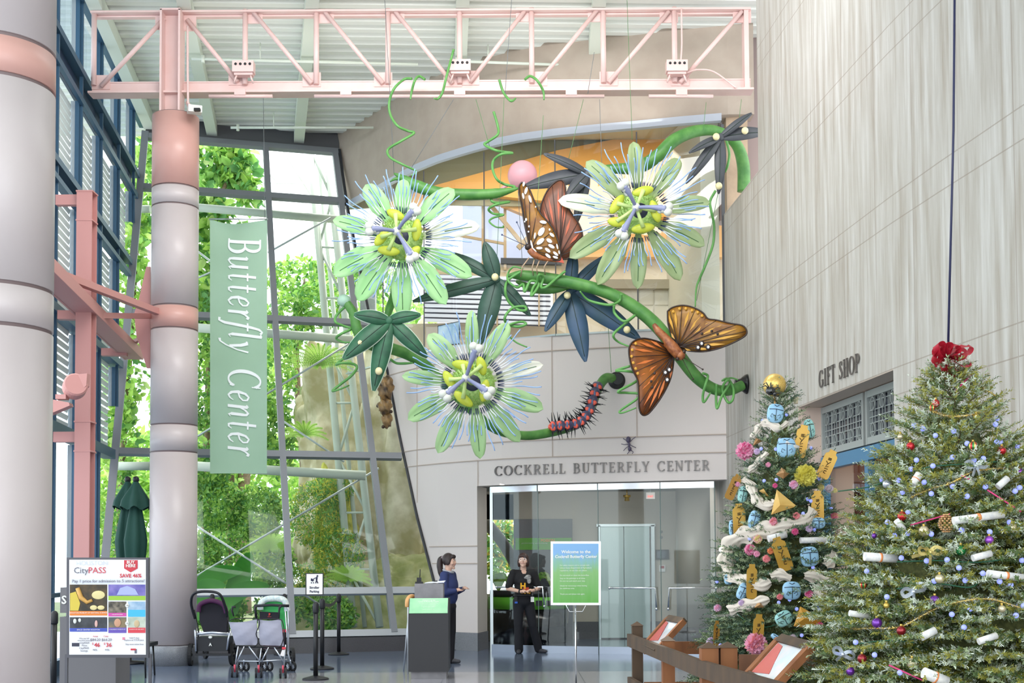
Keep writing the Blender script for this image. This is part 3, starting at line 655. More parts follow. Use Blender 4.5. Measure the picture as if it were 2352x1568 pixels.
for pts, lab in ((((447, 1325, 23.1), (870, 1075, 23.7)), 'thin diagonal rod rising right behind the lower glass'), (((447, 1205, 23.2), (745, 1395, 22.9)), 'thin diagonal rod falling right behind the lower glass'),
                 (((440, 1010, 23.8), (800, 790, 24.1)), 'thin diagonal rod rising to the pylon knuckle'), (((445, 570, 25), (600, 690, 24.8)), 'thin diagonal rod behind the banner top'),
                 (((615, 580, 25), (760, 500, 25.2)), 'thin dark rod rising to the upper pylon knuckle'), (((640, 960, 24), (790, 1060, 23.8)), 'thin diagonal rod falling across the pale rock'), (((450, 640, 24.8), (610, 570, 25)), 'thin diagonal rod rising left of the middle mullion')):
    tag(MB().tube([at(*pts[0]), at(*pts[1])], .02, 8).build('tension_rod', RODM), lab, 'rod')
# roof frame lines of the garden far up
for k, (a, b) in enumerate((((560, 350, 31), (700, 470, 36)), ((640, 330, 31), (760, 520, 36)), ((600, 420, 32), (780, 420, 33)))):
    tag(MB().tube([at(*a), at(*b)], .03, 6).build('roof_rafter', mat('white_paint', 'eef1ef', .5)), ['thin white garden roof rafter behind the fig leaves', 'thin white garden roof rafter nearest the pylon', 'level white garden roof bar behind the upper glass'][k], 'rafter')
q = MB(); q.box((-6, 36, -.06), (40, 28, .1)); o = q.build('garden_ground', mat('garden_soil', '6f7350', .9, noise=2, col2='55663a')); struct(o)
# ============================================================ upper room behind the balcony glass
CREAM = mat('upper_cream_wall', 'cdbfa8', .6); ORNG = mat('orange_vault', 'f5b458', .5, noise=1.2, col2='eeae5c'); OLIV = mat('olive_ceiling', '9c9a80', .6)
def slab(name, pts, th, m, kind='structure', label=None, cat=None):
    q = MB(); q.prism([at(*p) for p in pts], (0, th, 0)); o = q.build(name, m)
    return struct(o) if kind else tag(o, label, cat)
slab('wall_upper_room', [(1270, 580, 25.6), (1400, 560, 25.6), (1700, 560, 25.6), (1700, 800, 25.6), (900, 800, 25.6), (900, 745, 25.6), (1270, 735, 25.6)], .15, CREAM)
slab('ceiling_orange_vault', [(880, 470, 25.0), (1000, 425, 25.0), (1120, 392, 25.0), (1280, 345, 25.0), (1450, 312, 25), (1700, 285, 25.0), (1700, 480, 25.0), (1500, 500, 25.0), (1330, 470, 25), (1100, 445, 25.0), (960, 470, 25.0)], .2, ORNG)
slab('wall_upper_olive', [(800, 300, 25.2), (1700, 250, 25.2), (1700, 480, 25.2), (960, 470, 25.2), (800, 480, 25.2)], .05, OLIV)
slab('ceiling_orange_panel', [(1150, 470, 25.3), (1360, 450, 25.3), (1700, 470, 25.3), (1700, 590, 25.3), (1290, 590, 25.3), (1245, 510, 25.3)], .2, mat('orange_beige', 'e3b173', .5, noise=1, col2='d9a262'))
q = MB(); V = []
for px in range(800, 1700, 50): a = wp(min(px, 1668), 9.05); V += [a+Vector((0, .25, 0)), Vector((a.x*1.15, 25.2, 10.2))]
q.add(V, [(2*i, 2*i+1, 2*i+3, 2*i+2) for i in range(len(V)//2-1)]); struct(q.build('ceiling_upper_room', OLIV))
q = MB(); V = [wp(p, 5.2)+Vector((0, .1, 0)) for p in range(905, 1670, 20)]; q.prism(V+[Vector((3.6, 25.8, 5.2)), Vector((-2.2, 25.8, 5.2))], (0, 0, -.1)); struct(q.build('floor_upper_room', mat('upper_floor', 'b9aa94', .5)))
q = MB(); q.box((3.3, 22.5, 7.6), (.3, 4.5, 5)); struct(q.build('wall_upper_room_side', mat('upper_side', 'c9c4b4', .6)))
slab('wall_upper_pier', [(1572, 440, 22.6), (1640, 440, 22.6), (1640, 790, 22.6), (1572, 790, 22.6)], .3, mat('grey_stone_pier', '8f8d84', .7, noise=4, col2='7d7b74'))
slab('window_6', [(1062, 458, 26.0), (1300, 458, 26.0), (1300, 605, 26.0), (1062, 605, 26.0)], .03, mat('frosted_lavender_panel', 'd9def0', .5, trans=.5))
# window frames and rafters of the upper room
for n, (pts, w_) in enumerate(((((1150, 600), (1290, 602)), .12), (((1110, 450), (1110, 620)), .07), (((1160, 470), (1160, 620)), .06), (((1190, 570), (1260, 500)), .1), (((1130, 475), (1200, 560)), .08), (((1245, 510), (1245, 600)), .05), (((940, 520), (1160, 560)), .05), (((960, 460), (960, 640)), .06))):
    q = MB(); q.bar(at(pts[0][0], pts[0][1], 25.5), at(pts[1][0], pts[1][1], 25.5), w_, w_); struct(q.build('window_frame_bar', mat('dark_rail', '3a3c42', .5) if n == 0 else mat('tan_frame', 'b99f7c', .5)))
slab('window_4', [(1150, 605, 25.55), (1290, 605, 25.55), (1290, 640, 25.55), (1000, 640, 25.55), (1000, 600, 25.55)], .05, mat('tan_band', 'c7b18c', .5))
t = thing('louvred_screen', 'white louvred screen with thin dark gaps in the upper room', 'screen', at(1095, 740, 25.0))
q = MB(); q.prism([at(975, 628, 25.1), at(1265, 640, 25.1), at(1265, 750, 25.1), at(975, 738, 25.1)], (0, .03, 0)); q.build('backing', mat('screen_dark', '6f6f80', .6), t)
for k in range(10):
    q = MB(); y0 = 632+k*11.2; q.prism([at(975, y0-2, 25.0), at(1265, y0+6, 25.0), at(1265, y0+13.2, 25.0), at(975, y0+5.6, 25.0)], (0, .02, 0)); q.build('slat', mat('screen_white', 'dfe4f4', .4), t)
for px in (1142, 1238): q = MB(); q.bar(at(px, 628, 24.95), at(px, 748, 24.95), .06, .03); q.build('post', mat('tan_frame', 'b99f7c'), t)
t = thing('framed_picture', 'blue framed picture standing at the balcony glass', 'picture', at(1035, 790, 23.2))
P = [at(1005, 748, 23.2), at(1056, 737, 23.0), at(1056, 790, 23.0), at(1005, 795, 23.2)]
MB().prism(P, (0, .04, 0)).build('frame', BLACK, t); c = sum((Vector(p) for p in P), Vector())/4
MB().prism([c+(p-c)*.93+Vector((0, -.01, 0)) for p in P], (0, .02, 0)).build('picture', mat('blue_picture', '9cc4ea', .4, noise=6, col2='c4dcf0'), t)
t = thing('white_cabinet', 'white panelled cabinet below a soffit in the upper room', 'cabinet', at(1470, 760, 24.6))
MB().prism([at(1393, 662, 24.6), at(1540, 662, 24.6), at(1540, 770, 24.6), at(1393, 770, 24.6)], (0, .4, 0)).build('body', mat('cabinet_white', 'd8d2c4', .4), t)
for p0, p1 in ((1396, 1466), (1470, 1500), (1504, 1537)):
    for y0, y1 in ((666, 700), (703, 768)): MB().prism([at(p0, y0, 24.58), at(p1, y0, 24.58), at(p1, y1, 24.58), at(p0, y1, 24.58)], (0, .02, 0)).build('door', mat('cabinet_door', 'dfd9cc', .35), t)
slab('ceiling_soffit', [(1385, 641, 24.4), (1548, 641, 24.4), (1540, 662, 24.4), (1393, 662, 24.4)], .6, mat('soffit_taupe', '9d9482', .6))
struct(MB().box(at(846, 665, 24.6), (.3, .25, 1.7)).build('wall_upper_left_pier', mat('grey_frame2', '9da3a8', .5)))
# ============================================================ lobby behind the doors
LB = mat('lobby_wall', 'c3bcae', .5); 
q = MB(); a = at(1316, 1400, 24.4).x; b = at(1700, 1400, 24.4).x; q.box(((a+b)/2, 24.5, 1.48), (b-a, .2, 2.96)); lobw = q.build('wall_lobby', LB); struct(lobw)
q = MB(); V = [wp(p, 2.9)+Vector((0, .36, 0)) for p in range(1100, 1680, 20)]; q.prism(V+[Vector((4.2, 24.8, 2.9)), Vector((-.95, 24.8, 2.9))], (0, 0, .1)); o = q.build('ceiling_lobby', mat('lobby_ceiling', '8d8c86', .7)); struct(o)
q = MB(); q.box((3.9, 22.3, 1.4), (.1, 4, 2.9)); struct(q.build('wall_lobby_side', LB))
q = MB(); q.box(((a+b)/2, 24.37, .17), (b-a, .05, .34)); struct(q.build('baseboard_lobby', DGRAN))
t = thing('lift_doors', 'pair of pale steel lift doors at the back of the lobby', 'lift', at(1438, 1470, 24.35))
x0, x1, xm = at(1377, 1400, 24.35).x, at(1500, 1400, 24.35).x, at(1434, 1400, 24.35).x; lz = at(1438, 1206, 24.35).z
STL = mat('lift_steel', 'c3d2d0', .3, .4, noise=.8, col2='aebfbe', stretch=(3, 3, .2))
for u, v in ((x0+.03, xm-.005), (xm+.005, x1-.06)): MB().box(((u+v)/2, 24.34, lz/2), (v-u, .04, lz-.05)).build('door_leaf', STL, t)
q = MB(); q.box((x0, 24.32, lz/2), (.04, .1, lz)); q.box((x1, 24.32, lz/2), (.07, .1, lz)); q.box(((x0+x1)/2, 24.32, lz), (x1-x0+.1, .1, .05)); q.build('door_frame', STEEL, t)
t = thing('call_panel', 'dark lift call plate beside the lift doors', 'panel', at(1521, 1286, 24.35)); MB().box(at(1521, 1273, 24.36), (.26, .03, .19)).build('plate', BLACK, t); MB().box(at(1521, 1273, 24.34), (.2, .02, .14)).build('screen', mat('panel_grey', '5a6068', .2, .6), t)
t = thing('lift_notice', 'small framed notice below the lift call plate', 'sign', at(1521, 1312, 24.38)); MB().box(at(1521, 1305, 24.37), (.12, .02, .13)).build('board', mat('paper_white', 'f1f1ee', .6), t); MB().box(at(1521, 1302, 24.355), (.08, .005, .05)).build('print', mat('print_red', 'a8424a', .6), t)
for k, py in enumerate((1221, 1234)): tag(MB().lathe(at(1519, py, 24.38), [(.03, -.01), (.03, .01)], 16, rot=Euler((R(90), 0, 0)).to_matrix()).build('indicator_disc', mat('disc_grey', '8a8a86', .5)), ['upper round grey disc on the wall right of the lift', 'lower round grey disc on the wall right of the lift'][k], 'indicator')
t = thing('exit_sign', 'white hanging sign with red EXIT lettering in the lobby', 'sign', at(1494, 1148, 22.6)); MB().box(at(1494, 1138, 22.6), (.16, .03, .12)).build('board', mat('sign_white', 'e4e2dc', .5), t)
text('EXIT', .05, at(1494, 1140, 22.57), FACE, mat('exit_red', 'e04a3c', .5, emis=1.2), t)
MB().tube([at(1494, 1138, 22.6), at(1494, 1138, 22.6)+Vector((0, 0, .15))], .006, 6).build('rod', STEEL, t)
t = thing('ceiling_spotlight', 'small brass spotlight under the lobby ceiling', 'lamp', at(1440, 1150, 22.6)); BRS = mat('brass', 'c7a24a', .3, .9)
MB().lathe(at(1440, 1143, 22.6), [(.07, .05), (.07, .02), (.035, 0), (.05, -.05), (.03, -.06)], 20).build('fitting', BRS, t); MB().tube([at(1440, 1143, 22.6), at(1440, 1143, 22.6)+Vector((0, 0, .15))], .01, 6).build('stem', BRS, t)
xx = at(1596, 1400, 23.2).x; t = thing('lobby_column', 'grey round column at the right of the lobby', 'column', (xx, 23.2, 0))
MB().lathe((xx, 23.2, 0), [(.335, .3), (.335, 2.88)], 48).build('shaft', mat('lobby_col', 'a39e94', .35), t); MB().lathe((xx, 23.2, 0), [(.36, 0), (.36, .3)], 48).build('plinth', DGRAN, t)
# dark display wall with green band, window with a tree at the left
t = thing('display_wall', 'black display board with a bright green title band behind the staff member', 'display', at(1260, 1400, 24.2))
xa, xb = at(1180, 1300, 24.2).x, at(1315, 1300, 24.2).x; zt_, zb_ = at(1200, 1192, 24.2).z, .0
MB().box(((xa+xb)/2, 24.2, (zt_+zb_)/2), (xb-xa, .1, zt_-zb_)).build('board', mat('display_black', '1d1e24', .25), t)
GRB = mat('sign_green', '5fae2c', .5)
xg = at(1184, 1250, 24.1).x; xg2 = at(1313, 1250, 24.1).x; z0, z1 = at(1250, 1262, 24.1).z, at(1250, 1235, 24.1).z
MB().box(((xg+xg2)/2, 24.12, (z0+z1)/2), (xg2-xg, .04, z1-z0)).build('title_band', GRB, t)
text('POISON', .075, at(1258, 1241, 24.08), FACE, mat('amber_print', 'e2a020', .5), t, bold=.002)
for k, px in enumerate((1212, 1243)): text('your friend the frog', .03, at(px, 1247, 24.08), FACE, mat('print_white', 'f2f4ee', .5), t)
q = MB(); xl_ = at(1118, 1300, 24.2).x; q.box(((xl_+xa)/2, 24.25, at(1150, 1170, 24.2).z+.05), (xa-xl_, .1, .5)); q.box(((xl_+xb)/2, 24.25, (zt_+3)/2), (xb-xl_+.02, .1, 3-zt_)); q.box((xl_-.35, 24.25, 1.45), (.7, .1, 2.9)); q.box((xl_+.4, 24.25, .45), (.9, .1, .9)); q.prism([Vector((-.62, 21.75, 0)), Vector((xl_-.1, 24.2, 0)), Vector((xl_-.1, 24.2, 2.9)), Vector((-.62, 21.75, 2.9))], (-.1, 0, 0)); struct(q.build('wall_lobby_left', LB))
t = thing('outside_tree', 'dark leaning tree trunk with foliage outside the lobby window', 'tree', flr(1160, 1400))
leafcloud(t, [B(1150, 1230, 29, 45, 40, 500), B(1180, 1280, 30, 30, 40, 300), B(1130, 1290, 29, 30, 30, 250)], .16, [LG2, LG3, mat('autumn_leaf', 'c9b95a', .6, trans=.4)], [.4, .3, .3])
MB().tube(crv([(1100, 1180, 27), (1150, 1240, 27), (1180, 1290, 27), (1200, 1340, 27), (1210, 1460, 27)]), .13, 10).build('trunk', mat('dark_trunk', '2b2a24', .9), t); MB().tube(crv([(1190, 1170, 27), (1205, 1250, 27), (1208, 1340, 27)]), .1, 10).build('trunk', mat('dark_trunk', '2b2a24'), t)
# counter with plants
t = thing('exhibit_counter', 'black curved exhibit counter with a green label band in the lobby', 'counter', (at(1215, 1450, 23.3).x, 23.3, 0))
xc = at(1215, 1450, 23.3).x; zc0 = at(1215, 1400, 22.6).z; zc1 = at(1215, 1372, 22.6).z
MB().lathe((xc, 23.45, 0), [(.72, .02), (.76, zc0)], 48).build('body', mat('counter_black', '121214', .2), t)
MB().lathe((xc, 23.45, 0), [(.765, zc0), (.765, zc1)], 48).build('label_band', GRB, t); MB().lathe((xc, 23.45, 0), [(.74, zc1), (.74, zc1+.12), (.6, zc1+.12)], 48).build('rim', BLACK, t)
for px in (1238, 1262, 1285): MB().box(at(px, 1385, 22.62), (.12, .02, .1)).build('screen', BLACK, t)
for k, (px, py, c_, lab) in enumerate(((1268, 1330, LG4, 'pale variegated spiky plant beside the welcome sign'), (1145, 1335, LG1, 'bright broad green plant left of the staff member'), (1232, 1325, LG2, 'grassy green plant just right of the staff member'), (1170, 1325, LG1, 'feathery lime plant behind the staff member'))):
    t = thing('potted_plant', lab, 'plant', at(px, 1360, 23.2)); q = MB(); c = at(px, 1356, 23.1); q.lathe(c, [(.08, -.12), (.11, .0)], 16); q.build('pot', BLACK, t)
    for i in range(13):
        a = random.uniform(0, 2*PI); l = random.uniform(.25, .45); d = Vector((math.cos(a)*.7, math.sin(a)*.5, 0)); blade([c, c+d*l*.4+Vector((0, 0, l*.7)), c+d*l+Vector((0, 0, l*.75))], .018 if k != 1 else .05, c_, t, 'leaf', 3)
tag(MB().ball(at(1282, 1358, 22.65), .05).build('orange_bloom', mat('orange_bloom', 'e8a04a', .5)), 'orange bloom on the exhibit counter edge', 'flower')
# glass doors
d1 = thing('door_1', None, None, wp(1380, 0)); d1['kind'] = 'structure'
dps = [1126, 1236, 1375, 1519, 1645]
def dp_(px, z, off=.0): a = wp(px, z); return a+Vector((0, .12+off, 0))
for p0, p1 in zip(dps, dps[1:]):
    lf = MB().add([dp_(p0+.8, .12), dp_(p1-.8, .12), dp_(p1-.8, 2.72), dp_(p0+.8, 2.72)], [(0, 1, 2, 3)]).build('glass_leaf', DOORGLASS, d1)
    MB().bar(dp_(p0+1, .06), dp_(p1-1, .06), .05, .12).build('bottom_rail', mat('rail_steel', 'aab4c4', .3, .7), d1); MB().bar(dp_(p0+1, 2.76), dp_(p1-1, 2.76), .05, .1).build('top_rail', CHROME, d1)
    MB().bar(dp_(p1, 0), dp_(p1, 2.8), .012, .02, (0, 1, 0)).build('leaf_edge', mat('glass_edge', '5d716e', .3), d1)
MB().bar(dp_(1128, 0), dp_(1128, 2.8), .05, .05, (0, 1, 0)).build('door_jamb', STEEL, d1)
for pts in ([(1400, 1350), (1505, 1350), (1508, 1398)], [(1645, 1350), (1537, 1350), (1535, 1398)], [(1140, 1348), (1246, 1348), (1250, 1392)]):
    P = [at(px, py, wY(px)-.02) for px, py in pts]; q = MB(); q.tube([P[0], P[1], P[2]], .016, 10); q.ball(P[0], .024); q.ball(P[2], .024)
    q.tube([P[1], P[1]+Vector((0, .14, 0))], .012, 8); q.build('door_handle', CHROME, d1)
# ============================================================ gift shop entrance in the right wall
RX = .32
def rw(y, z, off=0): return Vector((rx(y)+off, y, z))
q = MB(); V = [rw(SY0, 0, .004)-Vector((0, .03, 0)), rw(SY0, 0, .7)-Vector((0, .03, 0)), rw(SY0, SH, .7)-Vector((0, .03, 0)), rw(SY0, SH, .004)-Vector((0, .03, 0))]; q.prism(V, (0, .028, 0)); struct(q.build('wall_shop_jamb', mat('pink_stone_jamb', 'd0b9ab', .5)))
q = MB(); q.prism([rw(SY0, SH-.01), rw(SY1, SH-.01), rw(SY1, SH-.01, .7), rw(SY0, SH-.01, .7)], (0, 0, .06)); struct(q.build('ceiling_shop_soffit', mat('soffit_stone', 'b5a79a', .5)))
w5 = thing('window_5', None, None, rw(14.3, 2.85, RX)); w5['kind'] = 'structure'; LEAD = mat('leaded_grey', 'aab0ae', .45, .4)
ym = 14.35
for ya, yb in ((15.85, ym+.06), (ym-.06, 12.8)):
    q = MB(); 
    for z in (2.9, 3.44): q.bar(rw(ya, z, RX), rw(yb, z, RX), .07, .08)
    for y in (ya, yb): q.bar(rw(y, 2.86, RX), rw(y, 3.48, RX), .07, .07)
    q.build('frame', LEAD, w5)
    MB().add([rw(ya, 2.9, RX+.03), rw(yb, 2.9, RX+.03), rw(yb, 3.45, RX+.03), rw(ya, 3.45, RX+.03)], [(0, 1, 2, 3)]).build('pane', mat('dark_leaded_glass', '2b2f3c', .15), w5)
    q = MB(); n = 5
    for k in range(n):
        yc = ya+(yb-ya)*(k+.5)/n
        for z in (3.02, 3.32): q.ring(rw(yc, z, RX-.01), .085, .07, .02, (1, 0, 0), 20)
        for dy in (-.13, -.04, .04, .13): q.bar(rw(yc+dy, 2.92, RX), rw(yc+dy, 3.44, RX), .008, .012)
    for z in (3.0, 3.1, 3.17, 3.25, 3.35): q.bar(rw(ya, z, RX), rw(yb, z, RX), .01, .01)
    q.build('leading', LEAD, w5)
d2 = thing('door_2', None, None, rw(14.3, 0, RX)); d2['kind'] = 'structure'; SB = mat('shop_blue', '47799b', .45)
for y, w_ in ((15.8, .1), (14.3, .14), (12.85, .1)): MB().bar(rw(y, 0, RX), rw(y, 2.82, RX), .08, w_).build('door_post', SB, d2)
MB().bar(rw(15.85, 2.76, RX), rw(12.8, 2.76, RX), .1, .16).build('door_head', SB, d2)
MB().add([rw(15.8, .02, RX+.03), rw(12.85, .02, RX+.03), rw(12.85, 2.7, RX+.03), rw(15.8, 2.7, RX+.03)], [(0, 1, 2, 3)]).build('glass_leaf', DOORGLASS, d2)
BRN = mat('shop_brown_wall', 'a85f36', .6, noise=1.2, col2='8f4e2c')
for nm, c_, s_ in (('wall_shop_back', (7.2, 14.5, 1.8), (.1, 7, 3.6)), ('wall_shop_far', (5.8, 17.2, 1.8), (3, .1, 3.6)), ('wall_shop_near', (6.2, 11.6, 1.8), (2.6, .1, 3.6))): struct(MB().box(c_, s_).build(nm, BRN))
struct(MB().box((5.9, 14.4, 3.66), (2.9, 6, .1)).build('ceiling_shop', mat('shop_ceiling', 'a8754e', .6)))
t = thing('shop_shelf', 'brown wooden shelving inside the gift shop', 'shelf', (5.4, 16.6, 0))
MB().box((5.4, 16.9, 1.3), (1.8, .05, 2.6)).build('back_panel', mat('shelf_brown', '7a3d20', .5), t)
for z in (.4, .9, 1.4, 1.9, 2.5): MB().box((5.4, 16.7, z), (1.8, .4, .04)).build('shelf', mat('shelf_brown', '7a3d20'), t)
pl = bpy.data.lights.new('shop_point_light', 'POINT'); pl.energy = 22; pl.color = (1, .8, .6); pl.shadow_soft_size = .2; po = bpy.data.objects.new('shop_point_light', pl); COL.objects.link(po); po.location = (5.6, 14.6, 3.2)  # bare point light put inside the shop room, no lamp fitting modelled
# ============================================================ hanging passion flower sculpture
def cc(x0, y0, s, pts, Y, n=6):     # crop coordinates -> curve
    out = [];
    for i, p in enumerate(pts):
        yy = Y if not hasattr(Y, '__len__') else Y[0]+(Y[1]-Y[0])*i/(len(pts)-1)
        out.append((x0+p[0]/s, y0+p[1]/s, yy+.06*math.sin(i*2.2)))
    return crv(out, n)
VINE = mat('vine_green', '5b9145', .45, noise=7, col2='427a36', bump=(40, .1)); TEND = mat('tendril_green', '5f9a50', .45)
def filmat():
    m = bpy.data.materials.new('filament_bands'); m.use_nodes = True; N = m.node_tree.nodes; L = m.node_tree.links; b = N['Principled BSDF']; b.inputs['Roughness'].default_value = .4
    t = N.new('ShaderNodeTexCoord'); mp = N.new('ShaderNodeMapping'); mp.inputs['Scale'].default_value = (1, .0, 1); L.new(t.outputs['Object'], mp.inputs[0])
    v = N.new('ShaderNodeVectorMath'); v.operation = 'LENGTH'; L.new(mp.outputs[0], v.inputs[0]); r = N.new('ShaderNodeValToRGB'); L.new(v.outputs['Value'], r.inputs[0]); e = r.color_ramp.elements
    e[0].position = .36; e[0].color = lin('25304f'); e[1].position = .62; e[1].color = lin('8fb0e0'); k = e.new(.43); k.color = lin('3c4a72'); k = e.new(.46); k.color = lin('eef0f2'); k = e.new(.54); k.color = lin('dfe6f2')
    L.new(r.outputs[0], b.inputs['Base Color']); return m
FIL = filmat()
STIG = mat('stigma_mauve', '8288a8', .4); STIGE = mat('stigma_cream', 'cfd2c8', .4); ANTH = mat('anther_yellow_green', 'd3da4a', .4, noise=5, col2='bccb3c', trans=.2); STALK = mat('stalk_pale_green', 'c4dc8a', .4)
FUZZ = mat('pistil_green', '8ab85a', .6, noise=30, col2='b9d488'); DARKC = mat('navy_core', '1d2340', .5); RIB = mat('petal_rib', '3d6b3c', .5)
def flower(label, c, hub, petals, anthers, stigmas, Y, pm, pale, seed, fr=(122, 166)):
    r_ = random.Random(seed); C0 = at(c[0], c[1], Y); t = thing('passion_flower', label, 'flower sculpture', C0, 'giant passion flowers')
    S = Y/FPX
    for i, (px, py, hw) in enumerate(petals):
        T = at(px, py, Y+.0); d = T-C0; L = d.length; d.normalize(); sd = Vector((0, 1, 0)).cross(d).normalized(); hw *= S*.88; V = []; F = []; n = 18
        lift = .10 if i % 2 else 0.02
        for k in range(n+1):
            s = k/n; w = hw*(min(1, (s/.5))**.6 if s < .5 else 1)*(max(0, 1-((s-.55)/.45)**2.4)**.5 if s > .55 else 1)*(.45+.55*min(1, s/.5))
            p = C0+d*(.12*(1-s)+L*s)+Vector((0, .18-.16*math.sin(s*2.4)-lift, 0))
            for j, u in enumerate((-1, -.5, 0, .5, 1)): V.append(p+sd*w*u+Vector((0, -.35*w*u*u, 0)))
        nv = len(V); V += [v+Vector((0, .012, 0)) for v in V]
        for k in range(n):
            for j in range(4):
                a = 5*k+j; F += [(a, a+1, a+6, a+5), (nv+a, nv+a+5, nv+a+6, nv+a+1)]
            F += [(5*k, 5*k+5, nv+5*k+5, nv+5*k), (5*k+4, nv+5*k+4, nv+5*k+9, 5*k+9)]
        q = MB(); q.add(V, F, True); pt = q.build('petal', pale if i in PALE[seed] else pm, t)
        q = MB(); q.tube([V[5*k+2]+Vector((0, -.006, 0)) for k in range(9, 17)], smoothr([.006, .004], 7), 6); q.build('midrib', RIB, pt)
    NF = 78
    for k in range(NF):
        a = 2*PI*(k+r_.uniform(-.3, .3))/NF; d = Vector((math.cos(a), 0, math.sin(a))); r1 = r_.uniform(*fr)*(.78 if k % 3 == 0 else 1)*S; r0 = 58*S
        ph = r_.uniform(0, 6); sd = Vector((0, 1, 0)).cross(d); P = []
        for i in range(11):
            s = i/10; rr = r0+(r1-r0)*s; P.append(C0+d*rr+sd*.012*math.sin(s*9+ph)*s+Vector((0, -.02-.16*s+.05*math.sin(s*3+ph), 0)))
        q = MB(); q.tube(P, .0085, 5); q.build('corona_filament', FIL, t)
    q = MB()        # green pistil dome with bristles
    q.lathe(C0, [(.0, .10), (.14, .12), (.27, .06), (.31, -.02), (.3, -.06), (.0, -.06)], 32, rot=Euler((R(90), 0, 0)).to_matrix()); q.build('dome', FUZZ, t)
    q = MB()
    for k in range(700):
        a = r_.uniform(0, 2*PI); rr = .14+.17*r_.random()**.7; p = C0+Vector((math.cos(a)*rr, -.12+.1*(rr/.3)**2, math.sin(a)*rr)); e = p+Vector((math.cos(a)*.03*(rr/.2), -.05, math.sin(a)*.03*(rr/.2)))
        sx_ = Vector((.006, 0, .004)); q.add([p-sx_, p+sx_, e], [(0, 1, 2)]); q.add([p-Vector((.004, 0, -.006)), p+Vector((.004, 0, -.006)), e], [(0, 1, 2)])
    q.build('bristles', STALK, t)
    MB().ball(C0+Vector((0, -.1, 0)), (.13, .04, .13), 20, 8).build('core', DARKC, t)
    H = at(hub[0], hub[1], Y-.42); MB().tube([C0+Vector((0, -.08, 0)), H], [.045, .03], 12).build('column', STALK, t)
    MB().ball(H, .062, 16, 10).build('ovary', STIGE, t)
    for px, py, ang, ln in anthers:
        p = at(px, py, Y-.3); a = R(ang); an = MB().ball(p, (ln*S*.5, .045, 11.5*S), 18, 12, Euler((0, -a, 0)).to_matrix(), fn=lambda v: 1-.1*abs(v.x)).build('anther', ANTH, t)
        MB().tube([H.lerp(p, .12), H.lerp(p, .6)+Vector((0, -.01, 0)), p+Vector((0, -.04, 0))], [.022, .026, .034], 10).build('stamen', STALK, t)
    for px, py in stigmas:
        p = at(px, py, Y-.62); d = (p-H); st = MB().tube(smoothpts([H, H+d*.5+Vector((0, -.05, 0)), p], 5), smoothr([.022, .03, .062], 5), 12).build('style', STIG, t)
        sd = Vector((0, 1, 0)).cross(d).normalized(); q = MB(); dn = d.normalized()
        q.ball(p+dn*.035+sd*.04, (.062, .055, .062), 14, 10); q.ball(p+dn*.035-sd*.04, (.062, .055, .062), 14, 10); q.ball(p-dn*.03, (.064, .06, .064), 14, 10); q.ball(p-dn*.09, (.052, .05, .07), 14, 10); q.build('stigma', STIGE, st)
    return t
PALE = {1: [4], 2: [8], 3: [2]}
PM1 = mat('mint_petal', 'c2f0b4', .5, noise=2.2, col2='d6f9c8', trans=.5); PM2 = mat('sage_petal', 'a5ba82', .5, noise=2, col2='b4c79a', trans=.3); PM3 = mat('green_petal', 'b0d598', .5, noise=2, col2='c0dfac', trans=.35); PWH = mat('pale_petal', 'dfe8c8', .4, noise=2, col2='f2f2e6', trans=.3)
flower('giant mint green passion flower hanging at the left, nearest the garden glass', (922, 548), (911, 531), [(927, 408, 22), (840, 425, 27), (763, 503, 22), (766, 632, 30), (1102, 517, 24), (822, 692, 30), (925, 728, 28), (1025, 700, 28), (1084, 633, 28), (1044, 436, 27)],
       [(909, 493, -25, 50), (957, 528, 85, 58), (876, 546, 50, 50), (893, 576, -8, 58), (948, 582, 45, 50)], [(950, 484), (853, 526), (945, 588)], 17.6, PM1, PWH, 1)
flower('giant sage green passion flower hanging before the orange vault', (1468, 489), (1461, 476), [(1456, 322, 22), (1346, 372, 25), (1308, 590, 26), (1372, 655, 26), (1465, 662, 22), (1562, 645, 26), (1620, 562, 24), (1630, 466, 22), (1282, 458, 24), (1561, 366, 24)],
       [(1477, 439, 14, 56), (1417, 469, 55, 58), (1505, 485, -72, 60), (1416, 510, -8, 46), (1477, 524, 8, 60)], [(1434, 428), (1530, 480), (1430, 535)], 17.9, PM2, PWH, 2)
flower('giant green passion flower hanging lowest, in front of the white wall', (1086, 882), (1070, 868), [(1083, 710, 18), (1168, 742, 24), (1248, 836, 20), (1248, 940, 26), (1194, 1014, 24), (1103, 1054, 22), (1005, 1040, 24), (937, 964, 26), (922, 862, 20), (984, 768, 26)],
       [(1063, 838, -10, 56), (1106, 840, -75, 50), (1032, 872, -60, 52), (1064, 916, -38, 60), (1113, 897, 80, 58)], [(1092, 803), (1026, 906), (1120, 900)], 17.4, PM3, PWH, 3)
